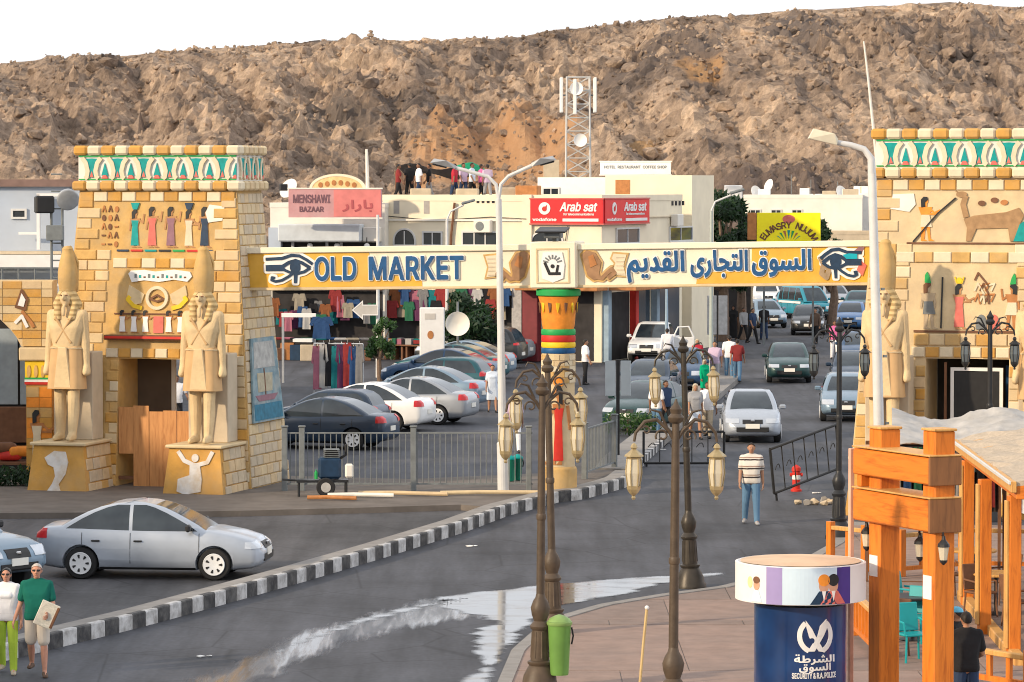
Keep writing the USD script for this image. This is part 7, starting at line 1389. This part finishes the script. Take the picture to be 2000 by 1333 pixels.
def wall_lantern(lb, loc):
    t = T('hanging_lantern', lb, 'lantern', loc, 0, 'small lanterns on the timber posts'); t.part('cap', lathe([(.085, -.02), (.08, .02), (.03, .08), (.02, .13), (.001, .14)], 8), black); t.part('pane', lathe([(.05, -.20), (.075, -.02)], 8), frost); t.part('foot', lathe([(.01, -.27), (.05, -.23), (.055, -.2)], 8), black); t.part('bracket', tube([(0, 0, .13), (0, .08, .17), (0, .16, .12)], .012, 5), black)
for px, py, Y, lb in ((1693, 1040, 51.2, 'small black lantern left of the back timber post'), (1797, 1060, 50.2, 'small black lantern between the two timber posts'), (1843, 1066, 49.2, 'small black lantern on the front timber post')): q = at(px, py, Y); wall_lantern(lb, q)
# slim posts, eave and roof
SP = [((1889, 1186), 905), ((1922, 1242), 925), ((1979, 1290), 966)]
pg = T('pergola', 'slim orange timber pergola with a pale matting roof at the right edge', 'pergola', (0, 0, 0)); ps = []
for (x, y), yt in SP:
    q = G(x, y); ps.append(q); pg.part('post', box((q[0], q[1], 1.34), (.20, .20, 2.68), 8, .012), tim); pg.part('edge_strip', box((q[0] - .125, q[1] - .03, 1.4), (.045, .16, 2.4), 8, .01), pinet)
d = (ps[2] - ps[0])[:2]; d /= np.linalg.norm(d); far_ = ps[0][:2] - d * 1.2; near = ps[2][:2] + d * .9; nrm = np.array([-d[1], d[0]])
if nrm[0] < 0: nrm = -nrm
L_ = np.linalg.norm(near - far_); ey = math.degrees(math.atan2(*(near - far_)[::-1]))
ev = T('pergola_eave', None, None) if False else None
def along_eave(m, z): return mv(rot(m, ey), (far_[0], far_[1], z))
pg.part('eave_beam', along_eave(bx(0, L_, -.07, .07, 2.69, 2.92, .012), 0), timh); pg.part('eave_trim', along_eave(bx(-.05, L_ + .05, -.16, -.072, 2.80, 2.98, .01), 0), pinet); pg.part('eave_flashing', along_eave(bx(-.05, L_ + .05, -.20, -.162, 2.93, 2.985, .005), 0), whitepole)
nx_, ny2 = 24, 14; gx, gy = np.meshgrid(np.linspace(0, L_, nx_), np.linspace(-.1, 3.6, ny2)); g = np.random.default_rng(4); gz = 2.99 + .16 * gy + .03 * g.normal(size=gx.shape)
pg.part('roof', along_eave(sheet(np.stack([gx.ravel(), gy.ravel() * (1 if (nrm @ np.array([math.cos(math.radians(ey + 90)), math.sin(math.radians(ey + 90))])) > 0 else -1), gz.ravel()], 1), nx_, ny2, .08), 0), M('matting', (.42, .35, .27), .95, .16, 9, .5, 22, dist=.03))
sgn = 1 if (nrm @ np.array([math.cos(math.radians(ey + 90)), math.sin(math.radians(ey + 90))])) > 0 else -1
for k in range(6): x = .4 + k * (L_ - .6) / 5; pg.part('rafter', along_eave(hullp([(x + dx, sgn * y, z + .16 * y) for dx in (-.05, .05) for y in (-.05, 3.5) for z in (2.84, 2.96)]), 0), pinet)
for k in range(4): q = far_ + d * (.3 + k * (L_ - .5) / 3) + nrm * 3.4; pg.part('post', box((q[0], q[1], 1.6), (.18, .18, 3.2), 8, .012), tim)
pg.part('floor_beam', along_eave(bx(.2, L_, -.09, .09, .02, .20, .015), 0), pinet)
# railings and tables inside
def railing(lb, a, b, h=.85):
    a, b = np.asarray(a[:2]), np.asarray(b[:2]); L = np.linalg.norm(b - a); t = T('timber_railing', lb, 'railing', (*a, .03), math.degrees(math.atan2(*(b - a)[::-1]))); t.part('top_rail', bx(0, L, -.06, .06, h - .08, h, .01), pinet); t.part('bottom_rail', bx(0, L, -.04, .04, .12, .2), tim); n = max(2, int(L / .42))
    for k in range(n + 1): t.part('baluster', bx(k * L / n - .045, k * L / n + .045, -.03, .03, .2, h - .08) if k not in (0, n) else bx(k * L / n - .07, k * L / n + .07, -.07, .07, 0, h + .08, .01), tim)
railing('short timber railing at the far left foot of the timber gateway', G(1622, 1112), G(1690, 1120)); railing('timber railing running back inside the pergola', G(1760, 1130), G(1880, 1120)); railing('long timber railing along the back of the pergola', G(1880, 1118), G(2060, 1122)); railing('low timber railing between booth and timber gateway', G(1668, 1245), G(1712, 1290), .75); railing('low timber rail before the man in the black shirt', G(1820, 1330), G(2010, 1362), .6)
def chair_t(lb, loc, rz, m):
    t = T('plastic_chair', lb, 'chair', loc, rz, 'chairs under the pergola'); t.part('seat', box((0, 0, .44), (.44, .42, .04), 0, .015), m); t.part('backrest', rot(box((0, .21, .70), (.42, .035, .46), 0, .015), -8, (1, 0, 0), (0, .2, .45)), m)
    for x in (-.19, .19):
        for y in (-.18, .18): t.part('leg', cyl((x, y, .43), (x * 1.15, y * 1.15, 0), .018, n=6), m)
        t.part('armrest', tube([(x * 1.15, -.18, .44), (x * 1.2, -.16, .64), (x * 1.15, .2, .66)], .018, 6), m)
tealp = M('teal_plastic', (.01, .28, .30), .4, .1, 3)
for px, py, rz, lb, m_ in ((1782, 1292, 20, 'teal chair between the two heavy timber posts, nearest', tealp), (1786, 1255, -30, 'teal chair turned sideways between the timber posts', tealp), (1776, 1222, 60, 'teal chair behind the others between the timber posts', tealp), (1740, 1282, -40, 'dark chair behind the booth at the timber gateway foot', brown), (1915, 1205, 30, 'brown chair at the round table under the pergola', brown), (1960, 1180, -70, 'brown chair at the back table under the pergola', brown), (1850, 1168, 10, 'brown chair behind the front timber post', brown), (1990, 1225, 120, 'brown chair at the right edge under the pergola', brown)):
    q = G(px, py, .03); chair_t(lb, q, rz, m_)
for px, py, lb in ((1945, 1200, 'round pale wooden table under the pergola'), (1782, 1250, 'dark round table between the timber posts, by the teal chairs'), (1900, 1150, 'pale table at the back of the pergola')):
    q = G(px, py, .03); t = T('cafe_table', lb, 'table', q); t.part('top', lathe([(.44, .70), (.46, .72), (.46, .74), (.44, .75)], 28), pinet if 'pale' in lb else black); t.part('stem', cyl((0, 0, .03), (0, 0, .70), .035), black); t.part('foot', lathe([(.26, 0), (.26, .02), (.05, .05)], 20), black)
# cloth canopy behind
def can(lb, px, y, Y, w, dd, m, zt=0, seed=1):
    q = at(px, y, Y); t = T('cloth_canopy', lb, 'canopy', (q[0], q[1], 0), -6); nx, ny = 70, 34; X, Yg = np.meshgrid(np.linspace(0, w, nx), np.linspace(0, dd, ny)); Z = q[2] + .10 * Yg + .07 * np.sin(X * 2.1 + .8 * Yg) + .22 * meshkit.fbm(np.stack([X * 1.6, Yg * 1.6, 0 * X + seed], -1), 4, seed) + .12 * np.abs(meshkit.fbm(np.stack([X * 4.5 + Yg, Yg * 1.5, 0 * X + seed], -1), 3, seed + 2) - .5) - .12 * np.sin(X / w * np.pi * 2) ** 2
    t.part('cloth', sheet(np.stack([X.ravel(), Yg.ravel(), Z.ravel()], 1), nx, ny, .02), m, smooth=60)
    for x in (.05, w * .5, w - .05):
        for y_ in (.05, dd - .05): t.part('pole', cyl((x, y_, 0), (x, y_, q[2] + .10 * y_ + .05), .04, n=8), brown)
    t.part('edge_pole', cyl((-.1, -.02, q[2] - .05), (w, -.02, q[2] - .02), .045, n=8), brown)
can('grey and white cloth canopy stretched in front of the right pylon', 1742, 884, 66, 4.4, 4.2, M('canopy_cloth', (.38, .365, .345), .9, .25, 1.6, .4, 8, var2=.4, tint=(.40, .38, .36), scale2=1.2, dist=.03))
bx_ = T('goods_rack', 'rack of bright folded cloths behind the timber gateway', 'rack', (*at(1690, 950, 69)[:2], 0), -6); bx_.part('frame', join(bx(0, 2.6, .0, .05, 0, .05), *[bx(x, x + .06, 0, .06, 0, 2.75) for x in (0, 1.27, 2.54)], bx(0, 2.6, 0, .05, 2.7, 2.76)), brown); bx_.part('back_cloth', bx(.05, 2.55, .08, .11, 1.4, 2.7), dark)
for k in range(12): x = .2 + k * .2; q = np.array([*at(1690, 950, 69)[:2]]) + np.array([math.cos(math.radians(-6)), math.sin(math.radians(-6))]) * x; gm = T('hung_scarf', f'{["red", "rust", "cream", "blue", "green", "pink", "plum", "grey", "white", "teal", "black", "red"][k]} scarf hung on the rack behind the timber gateway', 'scarf', (q[0], q[1] - .06, 1.5), -6, 'scarves on the rack'); gm.part('cloth', garment(.16, 1.15), GARM[k % 11])

# ================================================================ the people
g = np.random.default_rng(77)
c = {k: cloth(k + '_p', v) for k, v in dict(green=(.01, .12, .09), khaki=(.55, .49, .42), white=(.74, .74, .76), lime=(.38, .52, .06), jeans=(.10, .19, .30), black=(.022, .022, .024), lilac=(.52, .40, .52), pink=(.62, .14, .32), red=(.42, .03, .05), maroon=(.20, .03, .03), grey=(.30, .30, .31), navy=(.03, .05, .10), pale=(.55, .62, .72), bright_green=(.0, .32, .15), teal=(.01, .2, .22), beige=(.42, .36, .27), brown=(.12, .08, .06)).items()}
striped = usdkit.material(stage, '/World/Looks/striped_shirt', {"tc": ("texture_coordinate", {}), "sx": ("separate_xyz", {}), "m": ("math", {"math_type": "multiply", "value2": 9.4}), "a": ("math", {"math_type": "fraction"}), "n": ("noise_texture", {"scale": 14}), "k": ("math", {"math_type": "multiply_add", "value2": .012, "value3": -.006}), "ad": ("math", {"math_type": "add"}),
    "r": ("rgb_ramp", {"interpolate": False, "ramp": [(0, (.62, .58, .52)), (.34, (.04, .03, .03)), (.50, (.55, .50, .44)), (.62, (.30, .20, .15)), (.74, (.62, .58, .52))]}), "p": ("principled_bsdf", {"roughness": .9})},
    [("tc.object", "sx.vector"), ("sx.z", "ad.value1"), ("tc.object", "n.vector"), ("n.fac", "k.value1"), ("k.value", "ad.value2"), ("ad.value", "m.value1"), ("m.value", "a.value1"), ("a.value", "r.fac"), ("r.color", "p.base_color")], surface="p.BSDF")
q = G(73, 1322); tman, J = person('man in a dark green shirt and white shorts holding a magazine, walking by the kerb', q, -88, 1.78, legs=((4, 2, 3), (-14, 22, 3)), arms=((12, 6, 55, 22), (14, -6, 10, -6)), top=c['green'], bottom=c['khaki'], kind='shorts', fine=True, glasses=True, hairm=HAIRG, hair='short', skin='pinkskin', shoes=c['brown'], fat=1.1)
a = math.radians(2); w = J['wr', 1] * 1.78; h_ = T('magazine', 'folded magazine held under the arm of the man in the green shirt', 'magazine', (q[0] + w[0] * math.cos(a) - w[1] * math.sin(a) - .02, q[1] + w[0] * math.sin(a) + w[1] * math.cos(a) - .06, w[2] - .02), 2); h_.part('pages', rot(box((0, 0, 0), (.30, .035, .40), 0, .01), 24, (0, 1, 0)), M('print_paper', (.60, .56, .48), .6, .3, 9, var2=.6, tint=(.22, .24, .2), scale2=8)); h_.part('spine', rot(box((.13, .0, 0), (.05, .045, .36), 0, .01), 24, (0, 1, 0)), brown)
q = G(14, 1316); person('woman in a white top and lime trousers with sunglasses, walking at the left edge', q, -92, 1.68, True, legs=((10, 6, 3), (-10, 16, 3)), arms=((10, -4, 14, 4), (10, 8, 14, 4)), top=c['white'], bottom=c['lime'], sleeve='short', hair='long', fine=True, glasses=True, hairm=black, skin='pinkskin', shoes=c['beige'])
q = G(1467, 1024); person('man in a striped shirt and blue jeans walking under the gate', q, -92, 1.86, legs=((10, 2, 3), (-8, 14, 4)), arms=((9, -6, 14, 4), (9, 10, 20, 4)), top=striped, bottom=c['jeans'], fine=True, fat=1.1, shoes=c['grey'])
q = at(1886, 1440, 50.2) * [1, 1, 0]; person('man in a black T-shirt seen from behind before the pergola', q, 100, 1.70, fat=1.15, legs=((4, 2, 3), (-4, 4, 3)), arms=((16, 10, 70, 26), (14, 6, 60, 20)), top=c['black'], bottom=c['navy'], fine=True, skin='skin')
q = at(1868, 1440, 51.6) * [1, 1, 0]; person('person in a light blue cap half hidden by the man in the black T-shirt', q, 150, 1.62, top=c['black'], bottom=c['navy'], hat=M('cap_blue', (.12, .42, .60), .7, .15, 10))
LIST = [((1005, 884), -90, 1.70, True, 'lilac', 'white', 'trousers', 'woman in a lilac top and white trousers beside the tall lamp pole', 'long', 0), ((962, 806), -85, 1.62, True, 'pale', 'white', 'dress', 'woman in a pale blue dress standing behind the tall lamp pole', 'short', 0), ((1143, 752), 20, 1.75, False, 'white', 'black', 'trousers', 'man in a white shirt and black trousers right of the painted column', 'short', 0),
        ((1168, 690), -90, 1.7, False, 'red', 'navy', 'trousers', 'man in a red shirt at the shop entrance', 'short', 0), ((1199, 688), 80, 1.78, False, 'black', 'black', 'trousers', 'dark-clothed man in the shop entrance beside the red pillar', 'short', 0), ((1213, 690), 100, 1.72, False, 'navy', 'black', 'trousers', 'second dark-clothed man in the shop entrance, nearer the red pillar', 'short', 0),
        ((1303, 722), 95, 1.72, False, 'white', 'grey', 'trousers', 'man in a white shirt beside the open pickup door', 'short', 0), ((1362, 744), -80, 1.66, True, 'red', 'pink', 'skirt', 'woman in a red top beside the dark blue hatchback', 'scarf', 0), ((1376, 786), -60, 1.35, True, 'bright_green', 'bright_green', 'dress', 'small figure in a bright green dress at the street kerb', 'scarf', 0),
        ((1396, 752), -95, 1.74, False, 'lilac', 'grey', 'trousers', 'man in a lilac shirt and grey trousers on the street kerb', 'short', 0), ((1424, 740), 80, 1.76, False, 'white', 'jeans', 'trousers', 'man in a white shirt and jeans walking away up the street', 'short', 0), ((1440, 746), 85, 1.74, False, 'maroon', 'jeans', 'trousers', 'man in a maroon shirt and jeans walking away up the street', 'short', 0),
        ((1630, 702), -90, 1.70, True, 'pink', 'white', 'trousers', 'woman in a pink top at the right side of the street', 'long', 0), ((1592, 672), -120, 1.72, False, 'brown', 'black', 'trousers', 'man in brown leaning over beside the far dark saloon', 'short', 0), ((1492, 664), 90, 1.72, False, 'black', 'navy', 'trousers', 'dark-clothed man standing at the left of the far taxi', 'short', 0), ((1452, 668), -60, 1.70, False, 'grey', 'black', 'trousers', 'man in grey standing by the far shop posts', 'short', 0), ((1432, 664), -100, 1.70, True, 'black', 'black', 'robe', 'woman in a black robe before the far shops', 'scarf', 0), ((1470, 672), -40, 1.74, False, 'navy', 'black', 'trousers', 'man in navy walking between the far shop posts and the taxi', 'short', 0),
        ((1282, 852), 60, 1.68, False, 'white', 'jeans', 'trousers', 'man in a white shirt on the left behind the low barrier', 'short', 0), ((1300, 846), -60, 1.66, False, 'navy', 'black', 'trousers', 'dark-clothed man behind the low barrier beside the white-shirted one', 'short', 0), ((1358, 858), -85, 1.70, True, 'grey', 'pale', 'skirt', 'woman in grey with a pale skirt behind the low barrier, left of the lantern', 'scarf', 0), ((1382, 856), -110, 1.74, False, 'white', 'beige', 'trousers', 'man in white behind the right cream lantern near the silver saloon', 'short', 0)]
for (px, py), fc, h, fe, tp_, bt_, kd, lb, hr, _ in LIST:
    q = G(px, py, .05 if px in (1396, 1376, 1424, 1440) else 0.); s1 = g.uniform(4, 18)
    person(lb, (q[0], q[1], .205 if px in (1376,) else 0.003), fc + g.uniform(-8, 8), h, fe, legs=((s1, 3, 3), (-s1 * .8, s1, 3)), arms=((10, -s1 * .8, 15, 4), (10, s1 * .8, 18, 4)), top=c[tp_], bottom=c[bt_], kind=kd, hair=hr, hairm=(c['beige'] if hr == 'scarf' and tp_ != 'black' else (c['black'] if hr == 'scarf' else None)), skin=['skin', 'darkskin'][int(g.integers(2))], sleeve='long' if g.random() < .3 else 'short')
for (px, tp_, lb) in ((322, 'grey', 'man in grey seen through the left gate doorway'), (345, 'white', 'man in a white shirt seen through the left gate doorway')):
    q = at(px, 800, 112 + (px == 322) * .4); person(lb, (q[0], q[1], 0), -80, 1.76, top=c[tp_], bottom=c['black'], skin='darkskin', arms=((24, 10, 60, 20), (20, 10, 40, 20)))
for i, (px, tp_, bt_, lb, Y) in enumerate(((778, 'maroon', 'black', 'man in maroon under the dark rooftop awning', 160.5), (800, 'black', 'black', 'dark figure beside the man in maroon on the roof', 161), (818, 'white', 'navy', 'white-shirted figure at the right edge of the rooftop awning', 160.5), (838, 'black', 'grey', 'dark figure on the roof between the awning and green parasol', 161), (888, 'red', 'navy', 'red-shirted figure below the green rooftop parasol', 160.2), (905, 'lilac', 'navy', 'lilac-shirted figure right below the green rooftop parasol', 161), (922, 'pale', 'black', 'pale blue-shirted figure on the roof right of the parasol', 160.2), (940, 'pink', 'black', 'pink-shirted figure on the roof left of the tall lamp pole', 161.0), (952, 'lilac', 'grey', 'lilac-shirted figure on the roof closest to the tall lamp pole', 160))):
    q = at(px, 390, Y); person(lb, (q[0], q[1], 6.98), g.uniform(0, 360), 1.62 + .1 * g.random(), i % 3 == 0, top=c[tp_], bottom=c[bt_], skin='darkskin', group='people on the rooftop cafe')
stage.SetDefaultPrim(stage.GetPrimAtPath('/World'))
